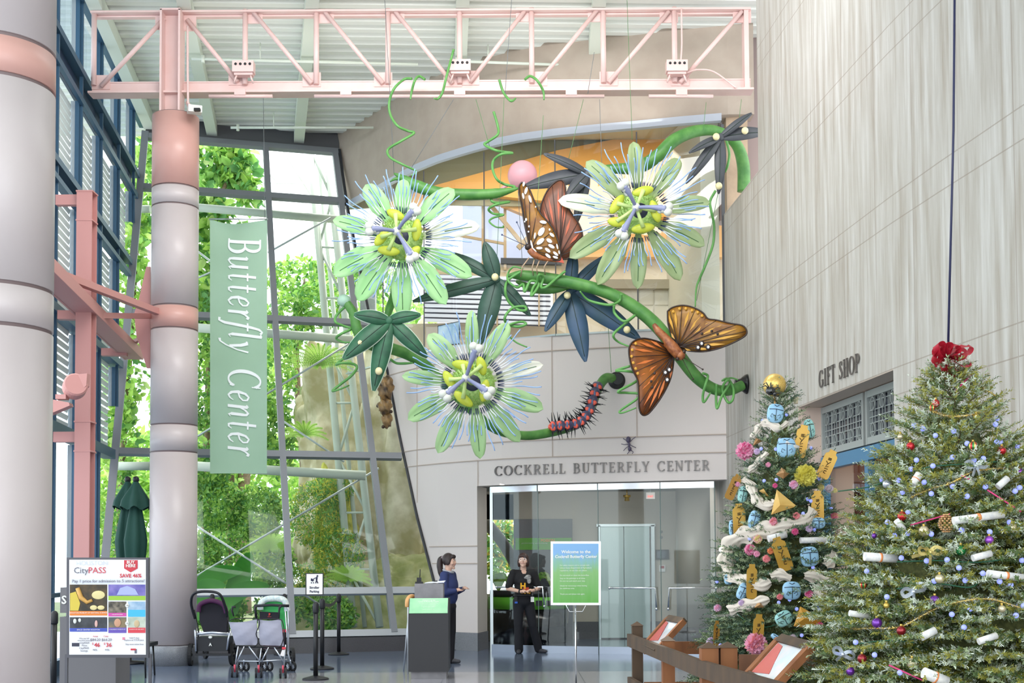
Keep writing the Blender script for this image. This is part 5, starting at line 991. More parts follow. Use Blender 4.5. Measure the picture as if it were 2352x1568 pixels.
# ============================================================ serif lettering drawn stroke by stroke
def arc_(cx, cy, rx_, ry_, a0, a1, wn_=.05, wx=.15, n=12):
    return [(cx+rx_*math.cos(R(a0+(a1-a0)*i/n)), cy+ry_*math.sin(R(a0+(a1-a0)*i/n)), wn_+(wx-wn_)*abs(math.cos(R(a0+(a1-a0)*i/n)))**1.5) for i in range(n+1)]
TH, TN, SF = .15, .05, .04
def sf(x, y, l=.3): return [(x-l/2, y, SF), (x+l/2, y, SF)]
def st(x, y0=0., y1=1., w=TH): return [(x, y0, w), (x, y1, w)]
def ln(x0, y0, x1, y1, w): return [(x0, y0, w), (x1, y1, w)]
GL = {
 'I': (.42, [st(.21), sf(.21, .02), sf(.21, .98)]),
 'L': (.68, [st(.2), sf(.2, .98), ln(.06, .025, .62, .025, TN), ln(.61, 0, .63, .25, TN)]),
 'E': (.72, [st(.2), ln(.06, .025, .62, .025, TN), ln(.06, .975, .6, .975, TN), ln(.2, .52, .5, .52, TN), ln(.62, 0, .64, .24, TN), ln(.59, 1, .61, .78, TN), ln(.49, .43, .49, .61, TN)]),
 'F': (.66, [st(.2), sf(.2, .02), ln(.06, .975, .6, .975, TN), ln(.2, .52, .5, .52, TN), ln(.59, 1, .61, .76, TN), ln(.49, .43, .49, .61, TN)]),
 'T': (.74, [st(.37), sf(.37, .02), ln(.04, .975, .7, .975, TN), ln(.03, .78, .06, 1, TN), ln(.71, .78, .68, 1, TN)]),
 'H': (.86, [st(.19), st(.67), sf(.19, .02), sf(.19, .98), sf(.67, .02), sf(.67, .98), ln(.19, .52, .67, .52, TN)]),
 'N': (.86, [st(.15, w=TN), st(.7, w=TN), ln(.17, .98, .68, .03, TH), sf(.15, .02, .26), sf(.12, .98, .22), sf(.7, .98, .26)]),
 'K': (.84, [st(.19), sf(.19, .02), sf(.19, .98), ln(.24, .4, .66, .97, TN), ln(.4, .6, .72, .03, TH), sf(.66, .98, .24), sf(.74, .02, .24)]),
 'Y': (.8, [ln(.14, .97, .4, .45, TH), ln(.66, .97, .41, .45, TN), st(.4, 0, .5), sf(.4, .02), sf(.14, .98, .28), sf(.66, .98, .24)]),
 'U': (.84, [ln(.19, .98, .19, .35, TH), [(.19, .35, TH), (.21, .17, .13), (.3, .05, .08), (.44, .02, TN), (.57, .07, TN), (.64, .2, TN), (.66, .35, TN)], ln(.66, .35, .66, .98, TN), sf(.19, .98), sf(.66, .98, .26)]),
 'B': (.76, [st(.19), ln(.06, .025, .4, .025, TN), ln(.06, .975, .38, .975, TN), ln(.2, .53, .4, .53, TN), arc_(.38, .755, .2, .22, 90, -90, TN, .13), arc_(.4, .28, .24, .255, 90, -90)]),
 'P': (.7, [st(.19), sf(.19, .02), ln(.06, .975, .38, .975, TN), ln(.2, .47, .38, .47, TN), arc_(.38, .72, .23, .255, 90, -90)]),
 'R': (.8, [st(.19), sf(.19, .02), ln(.06, .975, .38, .975, TN), ln(.2, .49, .4, .49, TN), arc_(.38, .735, .22, .245, 90, -90), ln(.38, .49, .68, .03, .14), sf(.7, .02, .2)]),
 'O': (.9, [arc_(.44, .5, .36, .48, 0, 360, n=28)]),
 'C': (.82, [arc_(.46, .5, .36, .48, 42, 318, n=22), ln(.72, .98, .73, .72, TN), ln(.73, .2, .71, .06, TN)]),
 'G': (.88, [arc_(.46, .5, .36, .48, 42, 330, n=22), st(.72, .08, .42, .13), sf(.7, .42), ln(.72, .98, .73, .74, TN)]),
 'S': (.62, [[(.5, .75, TN), (.46, .9, TN), (.31, .97, TN), (.16, .9, .09), (.13, .74, .14), (.24, .6, .16), (.38, .47, .16), (.5, .33, .14), (.49, .15, .1), (.33, .03, TN), (.17, .07, TN), (.11, .25, TN)], ln(.51, .97, .51, .73, TN), ln(.1, .27, .1, .03, TN)]),
 ' ': (.5, []),
 'u': (.6, [ln(.1, .6, .1, .18, .12), [(.1, .2, .12), (.12, .07, .09), (.2, .02, .06), (.32, .08, .05), (.42, .25, .05)], ln(.45, .62, .45, .1, .12), [(.45, .12, .1), (.48, .03, .06), (.56, .08, .03)], ln(.0, .56, .1, .62, .04)]),
 't': (.42, [ln(.17, .85, .17, .15, .11), [(.17, .16, .11), (.2, .03, .07), (.3, .03, .05), (.38, .12, .03)], ln(.03, .6, .36, .6, .05)]),
 'e': (.5, [[(.12, .32, .05), (.3, .36, .05), (.42, .46, .06), (.4, .58, .06), (.27, .63, .05), (.14, .53, .09), (.08, .32, .12), (.12, .12, .1), (.24, .02, .06), (.36, .07, .05), (.44, .17, .03)]]),
 'r': (.42, [ln(.12, .6, .12, .0, .12), ln(.02, .56, .12, .62, .04), [(.14, .35, .05), (.22, .53, .06), (.32, .62, .08), (.4, .58, .09)]]),
 'f': (.36, [[(.46, .98, .08), (.36, 1.03, .06), (.27, .93, .09), (.22, .7, .11), (.17, .3, .12), (.12, -.1, .11), (.04, -.27, .07), (-.08, -.26, .07)], ln(.06, .6, .4, .6, .05)]),
 'l': (.3, [ln(.14, 1.02, .14, .12, .12), [(.14, .14, .1), (.17, .03, .06), (.26, .08, .03)], ln(.04, .98, .14, 1.02, .04)]),
 'y': (.54, [ln(.02, .56, .1, .6, .05), [(.1, .6, .12), (.2, .4, .12), (.26, .05, .1)], [(.46, .62, .07), (.4, .3, .05), (.24, -.05, .05), (.1, -.24, .06), (-.02, -.26, .08)]]),
 'n': (.6, [ln(.12, .6, .12, .0, .12), ln(.02, .56, .12, .62, .04), [(.14, .35, .05), (.24, .52, .06), (.36, .61, .07), (.44, .55, .1), (.44, .4, .12)], ln(.44, .45, .44, .1, .12), [(.44, .12, .1), (.47, .03, .06), (.55, .08, .03)]]),
}
def strokemesh(q, strokes, place):
    for s_ in strokes:
        L_ = []; R_ = []
        for i, (x, y, w) in enumerate(s_):
            a = s_[max(i-1, 0)]; b = s_[min(i+1, len(s_)-1)]; dx, dy = b[0]-a[0], b[1]-a[1]; d = math.hypot(dx, dy) or 1; nx, ny = -dy/d*w/2, dx/d*w/2
            L_.append((x+nx, y+ny)); R_.append((x-nx, y-ny))
        n = len(s_); V = [place(*p, 0) for p in L_]+[place(*p, 0) for p in R_]+[place(*p, 1) for p in L_]+[place(*p, 1) for p in R_]; F = []
        for i in range(n-1): F += [(i, i+1, n+i+1, n+i), (2*n+i, 3*n+i, 3*n+i+1, 2*n+i+1), (i, 2*n+i, 2*n+i+1, i+1), (n+i, n+i+1, 3*n+i+1, 3*n+i)]
        F += [(0, n, 3*n, 2*n), (n-1, 3*n-1, 4*n-1, 2*n-1)][:1]; q.add(V, F)
def dens(s_):
    out = []
    for a, b in zip(s_, s_[1:]):
        n = max(1, int(math.hypot(b[0]-a[0], b[1]-a[1])/.06))
        out += [tuple(a[i]+(b[i]-a[i])*k/n for i in range(3)) for k in range(n)]
    return out+[s_[-1]]
def advs(txt, sp=.06): return sum(GL[c][0]+sp for c in txt)
LETM = mat('letter_metal', '6f6a68', .3, .5)
TXT = 'COCKRELL BUTTERFLY CENTER'; tot = advs(TXT, .12); t = thing('raised_lettering', 'raised dark metal capitals COCKRELL BUTTERFLY CENTER over the glass doors', 'lettering', wp(1385, 3.0, .03)); x = 0
for ch in TXT:
    p0 = 1137+(1634-1137)*x/tot; adv = GL[ch][0]+.12; p1 = 1137+(1634-1137)*(x+adv)/tot; x += adv
    if ch == ' ': continue
    a, b = wp(p0, 2.985, .005), wp(p1, 2.985, .005); u = (b-a)/adv
    nrm = Vector((0, 0, 1)).cross(u).normalized(); nrm = nrm if nrm.y < 0 else -nrm
    q = MB(); strokemesh(q, GL[ch][1], lambda X_, Y_, k: a+u*X_+Vector((0, 0, .165*Y_))+nrm*(.004+.022*k)); q.build('letter', LETM, t)
TXT = 'GIFT SHOP'; tot = advs(TXT, .1); A_, B_2 = hitR(1883, 888), hitR(1978, 857); hz = hitR(1883, 848).z-A_.z; zb_ = (A_.z+B_2.z)/2; x = 0
t = thing('raised_lettering', 'raised dark metal capitals GIFT SHOP on the stone wall', 'lettering', (A_+B_2)/2)
for ch in TXT:
    adv = GL[ch][0]+.1; y0 = A_.y+(B_2.y-A_.y)*x/tot; y1 = A_.y+(B_2.y-A_.y)*(x+adv)/tot; x += adv
    if ch == ' ': continue
    a, b = Vector((rx(y0)-.006, y0, zb_)), Vector((rx(y1)-.006, y1, zb_)); u = (b-a)/adv; q = MB()
    strokemesh(q, GL[ch][1], lambda X_, Y_, k: a+u*X_+Vector((0, 0, hz*Y_))+Vector((-.008*k-.003, 0, 0))); q.build('letter', LETM, t)
# ---- banner
BANM = mat('banner_green', '9fc0a6', .65, noise=.8, col2='a9c9b2', trans=.25); Yb = 19.5
t = thing('hanging_banner', 'sage green banner reading Butterfly Center hung before the garden glass', 'banner', at(547, 1087, Yb))
def bz(u, v):     # u 0..1 across, v 0..1 down
    p = at(482+131*u, 503+584*v-7*math.sin(PI*(1-u))*(1-v)*-1.6*(1-v)**6, Yb); return p+Vector((0, .035*math.sin(u*7+v*2.2)*(.35+.65*math.exp(-v*5))+.05*math.exp(-v*9)*math.sin(u*PI)*math.sin(v*40), 0))
V = []; F = []; nu, nv_ = 20, 90
for j_ in range(nv_+1):
    for i in range(nu+1): V.append(bz(i/nu, j_/nv_))
for j_ in range(nv_):
    for i in range(nu): a = j_*(nu+1)+i; F.append((a, a+1, a+nu+2, a+nu+1))
MB().add(V, F, True).build('cloth', BANM, t)
TXT = 'Butterfly Center'; tot = sum(GL[c][0]*(.95 if c == ' ' else 1)+.075 for c in TXT); x = 0
for ch in TXT:
    adv = GL[ch][0]*(.95 if ch == ' ' else 1)+.075
    if ch != ' ':
        def pl_(X_, Y_, k, x=x):
            v = (537-503+ (1048-537)*(x+X_+.16*Y_-.0)/tot)/584; u = (524-482+76*Y_)/131; p = bz(u, v); return p+Vector((0, -.014-.003*k, 0))
        q = MB(); strokemesh(q, [dens(s_) for s_ in GL[ch][1]], pl_); q.build('letter', mat('banner_white', 'eef2f2', .6), t)
    x += adv
MB().tube([at(480, 503, Yb), at(615, 503, Yb)], .012, 8).build('top_rod', STEEL, t)
# ---- queue posts
def stanchion(px, pyb, label, top=1.0, X_=None):
    b = flr(px, pyb); t = thing('queue_post', label, 'queue post', (b.x, b.y, 0), 'black queue posts')
    MB().lathe((b.x, b.y, 0), [(.17, 0), (.175, .012), (.16, .02), (.05, .05)], 28).build('base', BLKP, t)
    MB().lathe((b.x, b.y, 0), [(.031, .04), (.031, top-.1)], 16).build('pole', BLACK, t)
    MB().lathe((b.x, b.y, 0), [(.036, top-.13), (.04, top-.12), (.04, top-.02), (.03, top), (.015, top+.012)], 16).build('belt_head', BLKP, t); return b
s1 = stanchion(725, 1560, 'black queue post carrying the pushchair parking sign')
s2 = stanchion(740, 1536, 'black queue post just behind the parking sign post'); s3 = stanchion(778, 1503, 'black queue post by the plinth right of the parking sign')
s4 = stanchion(653, 1503, 'black queue post behind the green canopied pushchair'); s5 = stanchion(487, 1502, 'black queue post behind the dark single pushchair'); s6 = stanchion(123, 1614, 'black queue post left of the large poster stand')
def belt(a, b, lab):
    d = (b-a); P = [a+d*i/8+Vector((0, 0, .95-.08*math.sin(PI*i/8))) for i in range(9)]; q = MB()
    for i in range(8): q.bar(P[i], P[i+1], .004, .05)
    tag(q.build('queue_belt', BLKP), lab, 'belt')
belt(s2, s3, 'black belt between the two posts right of the parking sign')
t = thing('parking_sign', 'small white sign reading Stroller Parking on a queue post', 'sign', (s1.x, s1.y, 1.02)); k0 = s1.y-.02
MB().box(at(722.5, 1341, k0), (.235, .02, .29)).build('frame', BLACK, t); MB().box(at(722.5, 1341, k0-.012), (.21, .01, .265)).build('board', mat('paper_white', 'f1f1ee'), t)
text('Stroller', .042, at(722, 1349, k0-.02), FACE, mat('ink_navy', '2a2c4c', .6), t, bold=.001); text('Parking', .042, at(722, 1358, k0-.02), FACE, mat('ink_navy', '2a2c4c'), t, bold=.001)
q = MB(); g = lambda x, y: at(700+x/3.92, 1316+y/3.92, k0-.02)
INK = mat('ink_navy', '2a2c4c'); gp_ = lambda x, y: at(723+x, 1330+y, k0-.02)
q.ball(gp_(6, -8), .012, 10, 6); q.tube([gp_(5, -6), gp_(4, 1)], .011, 6); q.tube([gp_(4, 1), gp_(7, 9)], .007, 6); q.tube([gp_(4, 1), gp_(2, 9)], .007, 6); q.tube([gp_(5, -5), gp_(-1, -2)], .005, 6)
q.tube([gp_(-1, -3), gp_(-6, 5)], .004, 5); q.tube([gp_(-9, 2), gp_(-3, 3), gp_(-5, -1)], .01, 6); q.tube([gp_(-8, -2), gp_(-7, 2)], .009, 6); q.ball(gp_(-8, 8), .008, 8, 5); q.ball(gp_(-3, 8), .008, 8, 5); q.build('pictogram', INK, t)
# ---- poster stand
Yp = 10.0; S_ = lambda px, py, o=.0: at(px, py, Yp-o)
t = thing('poster_stand', 'large framed poster stand reading CityPASS beside the banded column', 'sign', (S_(248, 1500).x, Yp, 0)); FRM = mat('poster_frame', '55555c', .4, .3)
def rect(name, x0, y0, x1, y1, o, th, m, par=t): return MB().prism([S_(x0, y0, o), S_(x1, y0, o), S_(x1, y1, o), S_(x0, y1, o)], (0, th, 0)).build(name, m, par)
rect('frame', 153, 1280, 341, 1510, 0, .04, FRM); rect('poster', 159, 1285, 335, 1503, .006, .005, mat('poster_white', 'eff0f4', .35))
for px in (152, 344): b = S_(px, 1400); q = MB(); q.box((b.x, Yp+.02, .4), (.022, .022, .8)); q.build('leg', FRM, t)
z0 = flr(248, 1600).z; MB().box((S_(248, 1400).x, Yp+.02, .03), (.7, .4, .03)).build('base', FRM, t)
def ptext(s_, size, x, y, c, **k): return text(s_, size, S_(x, y, .014), FACE, c, t, ext=.0005, **k)
RED = mat('print_crimson', 'cc3a48', .5); GRY = mat('print_grey', '6b6b78', .5); PWT = mat('print_white', 'f2f4ee'); LGR = mat('print_pale', 'd5dbe8', .5)
ptext('HOUSTON', .052, 211, 1293, LGR); ptext('City', .07, 186, 1310, GRY); ptext('PASS', .07, 223, 1310, RED); ptext('SAVE 46%', .042, 300, 1322, RED, bold=.001)
rect('tint_strip', 160, 1329, 334, 1341, .0075, .002, mat('strip_blue', 'dfe4ee', .5)); ptext('Pay 1 price for admission to 5 attractions!', .0345, 249, 1334, GRY)
MB().prism([S_(285, 1286, .01), S_(316, 1286, .01), S_(316, 1305, .01), S_(300, 1314, .01), S_(285, 1305, .01)], (0, .003, 0)).build('ribbon_flag', RED, t)
ptext('BUY', .034, 300, 1291, PWT, bold=.0008); ptext('HERE', .034, 300, 1299, PWT, bold=.0008)
PHD = mat('photo_dark', '2e2a22', .5, noise=14, col2='5b4a30'); PHG = mat('photo_dim', '4b4f55', .5, noise=14, col2='2e3238')
for x0, y0, x1, y1, m in ((160, 1342, 246, 1403, PHD), (249, 1342, 334, 1370, mat('photo_violet', '5a56a8', .5, noise=9, col2='8a7ec4')), (249, 1381, 290, 1407, mat('photo_grey_tan', '8d8474', .5, noise=20, col2='3d3a34')), (294, 1381, 334, 1402, mat('photo_sea', '7fa5c8', .5, noise=12, col2='b9cfe2')),
                          (160, 1417, 246, 1442, PHG), (249, 1417, 290, 1441, mat('photo_face_bg', '4f5a5c', .5, noise=12, col2='8a7a5c')), (294, 1417, 334, 1441, mat('photo_hill', 'a5b3a2', .5, noise=10, col2='c9d2c4'))): rect('photo', x0, y0, x1, y1, .009, .002, m)
for x0, y0, x1, y1, c_, s_ in ((160, 1403, 246, 1413, 'e58434', 'HOUSTON MUSEUM OF NATURAL SCIENCE'), (249, 1368, 334, 1378, '9cc63e', ''), (249, 1407, 290, 1415, 'cf4fa8', 'HOUSTON ZOO'), (294, 1400, 334, 1416, '45b8de', ''), (160, 1442, 246, 1450, '4456b8', 'SPACE CENTER HOUSTON'), (249, 1441, 290, 1453, '6a55b4', "CHILDREN'S MUSEUM OF"), (294, 1441, 334, 1453, 'd94452', 'MUSEUM OF FINE ARTS')):
    rect('caption_bar', x0, y0, x1, y1, .0095, .002, mat('cap_'+c_, c_, .5))
    if s_: text(s_, .0155 if x1-x0 > 60 else .0115, S_((x0+x1)/2, y0+4, .014), FACE, PWT, t, ext=.0003)
q = MB(); q.tube([S_(178, 1350, .012), S_(186, 1372, .012), S_(200, 1383, .012), S_(212, 1378, .012)], [.018, .02, .016, .012], 8); q.build('photo_figure', mat('photo_tan', 'd9a85a', .5), t)
q = MB(); q.ball(S_(226, 1366, .012), (.055, .003, .035), 14, 8); q.ball(S_(215, 1395, .012), (.03, .003, .02)); q.ball(S_(232, 1395, .012), (.03, .003, .018)); q.build('photo_figure', mat('photo_bone', 'e2d49a', .5), t)
MB().prism([S_(161, 1362, .012), S_(174, 1358, .012), S_(184, 1385, .012), S_(180, 1402, .012), S_(161, 1402, .012)], (0, .002, 0)).build('photo_figure', mat('photo_yellow_shirt', 'd6c04a', .5), t)
q = MB(); q.prism([S_(268, 1366, .012), S_(276, 1350, .012), S_(292, 1345, .012), S_(310, 1352, .012), S_(318, 1366, .012)], (0, .002, 0)); q.build('photo_figure', mat('photo_pale_blue', 'a9b4ea', .5), t)
MB().ball(S_(270, 1430, .012), (.028, .003, .034), 14, 8).build('photo_figure', mat('photo_skin', 'c99a7c', .5), t); MB().ball(S_(314, 1432, .012), (.022, .003, .03), 14, 8).build('photo_figure', mat('photo_skin2', 'c9b48e', .5), t)
q = MB(); q.ball(S_(172, 1426, .012), (.014, .003, .02)); q.ball(S_(183, 1424, .012), (.012, .003, .016)); q.build('photo_figure', mat('photo_pale', 'd8dcd8', .5), t); MB().ball(S_(221, 1432, .012), (.012, .003, .028)).build('photo_figure', mat('photo_pink', 'd9b0a8', .5), t)
for x, y in ((292, 1390), (292, 1431)): MB().ball(S_(x, y, .014), (.016, .002, .016), 16, 6).build('or_disc', PWT, t); text('OR', .016, S_(x, y, .02), FACE, GRY, t, ext=.0003)
ptext('$84.20', .03, 219, 1469, GRY); ptext('$64.20', .03, 245, 1469, GRY); ptext('46', .046, 223, 1481, RED, bold=.001); ptext('36', .046, 250, 1481, RED, bold=.001); ptext('$', .025, 213, 1478, RED); ptext('$', .025, 240, 1478, RED)
ptext('46%', .022, 218, 1492, GRY); ptext('44%', .022, 246, 1492, GRY); ptext('Adult', .018, 219, 1461, RED); ptext('Child', .018, 243, 1461, RED); ptext('Why pay full\nattraction price?', .016, 193, 1468, GRY); ptext('CityPASS\nPrice', .021, 194, 1479, GRY); ptext('CityPASS\nSavings', .021, 193, 1491, GRY)
rect('ticket_picture', 165, 1476, 182, 1484, .009, .002, mat('ticket_dark', '3a3a4c', .5)); rect('calendar_icon', 281, 1463, 287, 1469, .009, .002, mat('icon_pink', 'e08aa4', .5)); ptext('Valid 9 days\nExplore at YOUR pace', .017, 308, 1467, GRY); ptext('Skip most ticket lines', .017, 309, 1479, GRY); rect('phone_icon', 309, 1490, 314, 1500, .009, .002, GRY); rect('red_tag', 300, 1489, 312, 1493, .0095, .002, RED)
# ---- grey box and chair behind the poster stand
t = thing('metal_cabinet', 'grey metal cabinet standing behind the poster stand', 'cabinet', (at(200, 1500, 10.9).x, 10.9, 0)); GM = mat('cabinet_grey', '6d6c70', .45, .3)
x0, x1 = at(137, 1500, 10.8).x, at(266, 1500, 10.8).x; zt1 = at(200, 1416, 10.8).z
MB().box(((x0+x1)/2, 11.0, zt1/2), (x1-x0, .4, zt1)).build('body', GM, t); x2 = at(157, 1400, 10.8).x; zt2 = at(150, 1350, 10.8).z
MB().box(((x0+x2+.1)/2, 11.0, (zt1+zt2)/2+.02), (x2-x0+.1, .4, zt2-zt1-.03)).build('upper_body', GM, t); text('S', .1, at(147, 1378, 10.78), FACE, PWT, t, bold=.002)
b = flr(300, 1557); t = thing('bench', 'low black bench partly hidden behind the large poster', 'bench', (b.x, b.y, 0))
for dx, dy in ((-.22, -.2), (.2, -.2), (-.22, .22), (.2, .22)): MB().tube([(b.x+dx, b.y+dy+.2, 0), (b.x+dx*.9, b.y+dy*.9+.2, .42)], .013, 8).build('leg', BLACK, t)
MB().box((b.x, b.y+.2, .44), (.48, .46, .05)).build('seat', BLKP, t)
t = thing('table', 'round patio table holding the closed umbrellas behind the poster', 'table', (at(298, 1500, 19.0).x, 19.0, 0)); xc = at(298, 1500, 19.0).x
MB().lathe((xc, 19.0, 0), [(.45, .7), (.45, .73)], 32).build('table_top', BLACK, t); MB().lathe((xc, 19.0, 0), [(.25, 0), (.25, .03), (.03, .05), (.03, .7)], 20).build('pedestal', BLACK, t)
UMG = mat('umbrella_green', '0c3f34', .75, bump=(8, .3))
for k, (px, Yu) in enumerate(((292, 19.15), (311, 18.85))):
    c = at(px, 1290, Yu); zt_ = at(px, 1104, Yu).z; t = thing('closed_umbrella', ['closed dark green umbrella, the farther left of the pair', 'closed dark green umbrella, the nearer right of the pair'][k], 'umbrella', (c.x, c.y, .73), 'closed green umbrellas')
    def flute(z0, z1, r0, r1, r2, mname, n=32, ph=0):
        V = []; F = []; m_ = 10
        for i in range(m_+1):
            s = i/m_; r_ = (r0+(r1-r0)*min(1, s*1.4))*(1 if s < .7 else 1-(s-.7)/.3*(1-r2))
            for j_ in range(n): a = 2*PI*j_/n; rr = r_*(1+.16*math.cos(a*6+ph)*min(1, s*2)); V.append((c.x+rr*math.cos(a), c.y+rr*math.sin(a), z1+(z0-z1)*s+(.03*math.cos(a*6+ph) if i == m_ else 0)))
        for i in range(m_):
            for j_ in range(n): F.append((i*n+j_, i*n+(j_+1) % n, (i+1)*n+(j_+1) % n, (i+1)*n+j_))
        MB().add(V, F, True).build(mname, UMG, t)
    flute(1.5, zt_-.02, .03, .17, .8, 'canopy', ph=k); flute(zt_-.42, zt_, .03, .2, 1.1, 'vent_flap', ph=k+1)
    MB().tube([(c.x, c.y, .73), (c.x, c.y, zt_)], .02, 10).build('pole', BLACK, t); MB().lathe((c.x, c.y, zt_-.02), [(.035, 0), (.05, .03), (.045, .07), (.02, .09)], 14).build('finial', BLACK, t)
    MB().lathe((c.x, c.y, .73), [(.03, .0), (.12, .25), (.15, .8)], 20).build('canopy_lower', UMG, t)
# ---- welcome sign on a stand
Yw = 14.0; t = thing('welcome_sign', 'blue and green welcome sign in a chrome frame on a thin pole', 'sign', (at(1322, 1568, Yw).x, Yw, 0))
gm = bpy.data.materials.new('grass_poster'); gm.use_nodes = True; N = gm.node_tree.nodes; L = gm.node_tree.links; tcg = N.new('ShaderNodeTexCoord'); sg = N.new('ShaderNodeSeparateXYZ'); L.new(tcg.outputs['Generated'], sg.inputs[0])
mpg = N.new('ShaderNodeMapping'); mpg.inputs['Scale'].default_value = (9, 1, 1.5); L.new(tcg.outputs['Generated'], mpg.inputs[0]); ng = N.new('ShaderNodeTexNoise'); ng.inputs['Scale'].default_value = 1.5; L.new(mpg.outputs[0], ng.inputs['Vector'])
ad = N.new('ShaderNodeMath'); ad.operation = 'MULTIPLY_ADD'; ad.inputs[1].default_value = .35; L.new(ng.outputs['Fac'], ad.inputs[0]); L.new(sg.outputs['Z'], ad.inputs[2]); rg = N.new('ShaderNodeValToRGB'); L.new(ad.outputs[0], rg.inputs[0])
e = rg.color_ramp.elements; e[0].position = .15; e[0].color = lin('5cab3e'); e[1].position = 1.1; e[1].color = lin('7fb2e4'); k = e.new(.7); k.color = lin('86bd74'); k = e.new(.95); k.color = lin('86b8c8'); L.new(rg.outputs[0], N['Principled BSDF'].inputs['Base Color']); N['Principled BSDF'].inputs['Roughness'].default_value = .3
Sw = lambda px, py, o=0: at(px, py, Yw-o)
MB().prism([Sw(1265, 1243), Sw(1380, 1243), Sw(1380, 1389), Sw(1265, 1389)], (0, .03, 0)).build('frame', CHROME, t); MB().prism([Sw(1270, 1248, .004), Sw(1375, 1248, .004), Sw(1375, 1384, .004), Sw(1270, 1384, .004)], (0, .003, 0)).build('poster', gm, t)
def wt(s_, size, x, y, **k): return text(s_, size, Sw(x, y, .008), FACE, PWT, t, ext=.0005, **k)
wt('Welcome to the', .049, 1323, 1267, bold=.0012); wt('Cockrell Butterfly Center', .0455, 1323, 1278, bold=.0012)
for y, s_ in ((1298, 'For safety reasons and to comply with'), (1304, 'United States Department of Agriculture'), (1310, 'regulations, we ask that you please:'), (1321, 'Do not touch or chase the butterflies.'), (1328, 'Stay on the pathways at all times.'), (1334, 'Do not run and watch your step.'), (1345, 'Check for stowaways when leaving'), (1351, 'the rainforest area.'), (1364, 'Thank you and please visit again.')): wt(s_, .0215, 1286, y, align='LEFT')
MB().tube([(Sw(1322, 1390).x, Yw+.02, .02), Sw(1322, 1386)+Vector((0, .02, 0))], .011, 10).build('pole', CHROME, t); MB().tube([Sw(1300, 1389), Sw(1308, 1404), Sw(1338, 1404), Sw(1346, 1389)], .005, 6).build('cradle', CHROME, t)
MB().lathe((Sw(1322, 1390).x, Yw+.02, 0), [(.18, 0), (.18, .01), (.02, .03)], 28).build('base', BLACK, t)
# ---- podium
Y0 = 16.2; xa, xb = at(938, 1500, Y0).x, at(1030, 1500, Y0).x; xm = (xa+xb)/2; t = thing('reception_podium', 'black and grey podium with a sloping green notice', 'podium', (xm, Y0+.25, 0)); PB = mat('podium_black', '2a2a2e', .5); PG = mat('podium_grey', '8a888c', .5, noise=8, col2='7c7a7e')
zA, zB = at(980, 1409, Y0).z, at(980, 1374, Y0+.14).z; wd = xb-xa
MB().prism([(xa, Y0, .1), (xa, Y0, zA), (xa, Y0+.14, zB), (xa, Y0+.5, zB), (xa, Y0+.5, .1)], (wd, 0, 0)).build('body', PB, t)
MB().box((xm, Y0+.26, .05), (wd-.06, .4, .1)).build('plinth', PG, t); xc1, xc2 = at(952, 1350, Y0+.2).x, at(1018, 1350, Y0+.2).x; zC = at(980, 1340, Y0+.2).z
MB().box(((xc1+xc2)/2, Y0+.35, (zB+zC)/2), (xc2-xc1, .28, zC-zB)).build('top_box', PG, t)
fr = frame((1, 0, 0), (0, .14, zB-zA)); cpos = Vector((xm, Y0+.07, (zA+zB)/2)); n_ = fr@Vector((0, 0, 1)); hs = math.hypot(.14, zB-zA)
MB().box(cpos+n_*.006, (wd-.02, hs-.005, .01), fr).build('notice', mat('notice_green', '7fc490', .35, noise=5, col2='94d0a0'), t)
for k, (s_, z_, o_) in enumerate((('Welcome to the', .026, .085), ('Cockrell Butterfly Center', .026, .062), ('For safety reasons and to comply with the United', .012, .035), ('States regulations, we ask that you please', .012, .015), ('Do not touch or chase the butterflies', .012, -.008), ('Stay on the pathways at all times', .012, -.026), ('Thank you and please visit again', .012, -.06))): text(s_, z_, cpos+n_*.013+fr@Vector((0, o_, 0)), fr, PWT, t, ext=.0004)
c = Vector((xc1+.05, Y0+.35, zC)); t = thing('walkie_talkie', 'black walkie-talkie standing on the podium', 'radio', c); MB().box(c+Vector((0, 0, .04)), (.06, .035, .08)).build('body', BLKP, t); MB().tube([c+Vector((.01, 0, .08)), c+Vector((.015, 0, .19))], .006, 8).build('antenna', BLACK, t); MB().box(c+Vector((0, 0, .012)), (.1, .07, .024)).build('charging_base', BLKP, t)
c = Vector(((xc1+xc2)/2+.08, Y0+.33, zC)); t = thing('paper_pad', 'sheets of white paper on a clip lying on the podium', 'papers', c)
MB().prism([c+Vector((-.14, -.08, .004)), c+Vector((.12, -.1, .012)), c+Vector((.13, .1, .03)), c+Vector((-.1, .1, .012))], (0, 0, .008)).build('sheets', mat('paper_blue_white', 'e6eaf6', .6), t); MB().box(c+Vector((.0, 0, .028)), (.05, .03, .02)).build('clip', BLACK, t)
# folding cane seat left of the podium
t = thing('folding_cane_seat', 'folding cane stool with a tan handle leaning by the podium', 'stool', flr(932, 1546)); TAN = mat('tan_wood', 'd9a468', .45)
MB().tube(crv([(955, 1372, 16.6), (944, 1370, 16.5), (937, 1378, 16.4), (936, 1393, 16.4)], 5), .035, 12).build('seat_handle', TAN, t)
for a, b in (((937, 1390), (937, 1545)), ((940, 1390), (927, 1538))): p = flr(b[0], b[1]+2); p2 = at(a[0], a[1], p.y); MB().tube([p, p2], .011, 8).build('leg', mat('alu_leg', 'b6bcc4', .35, .6), t)
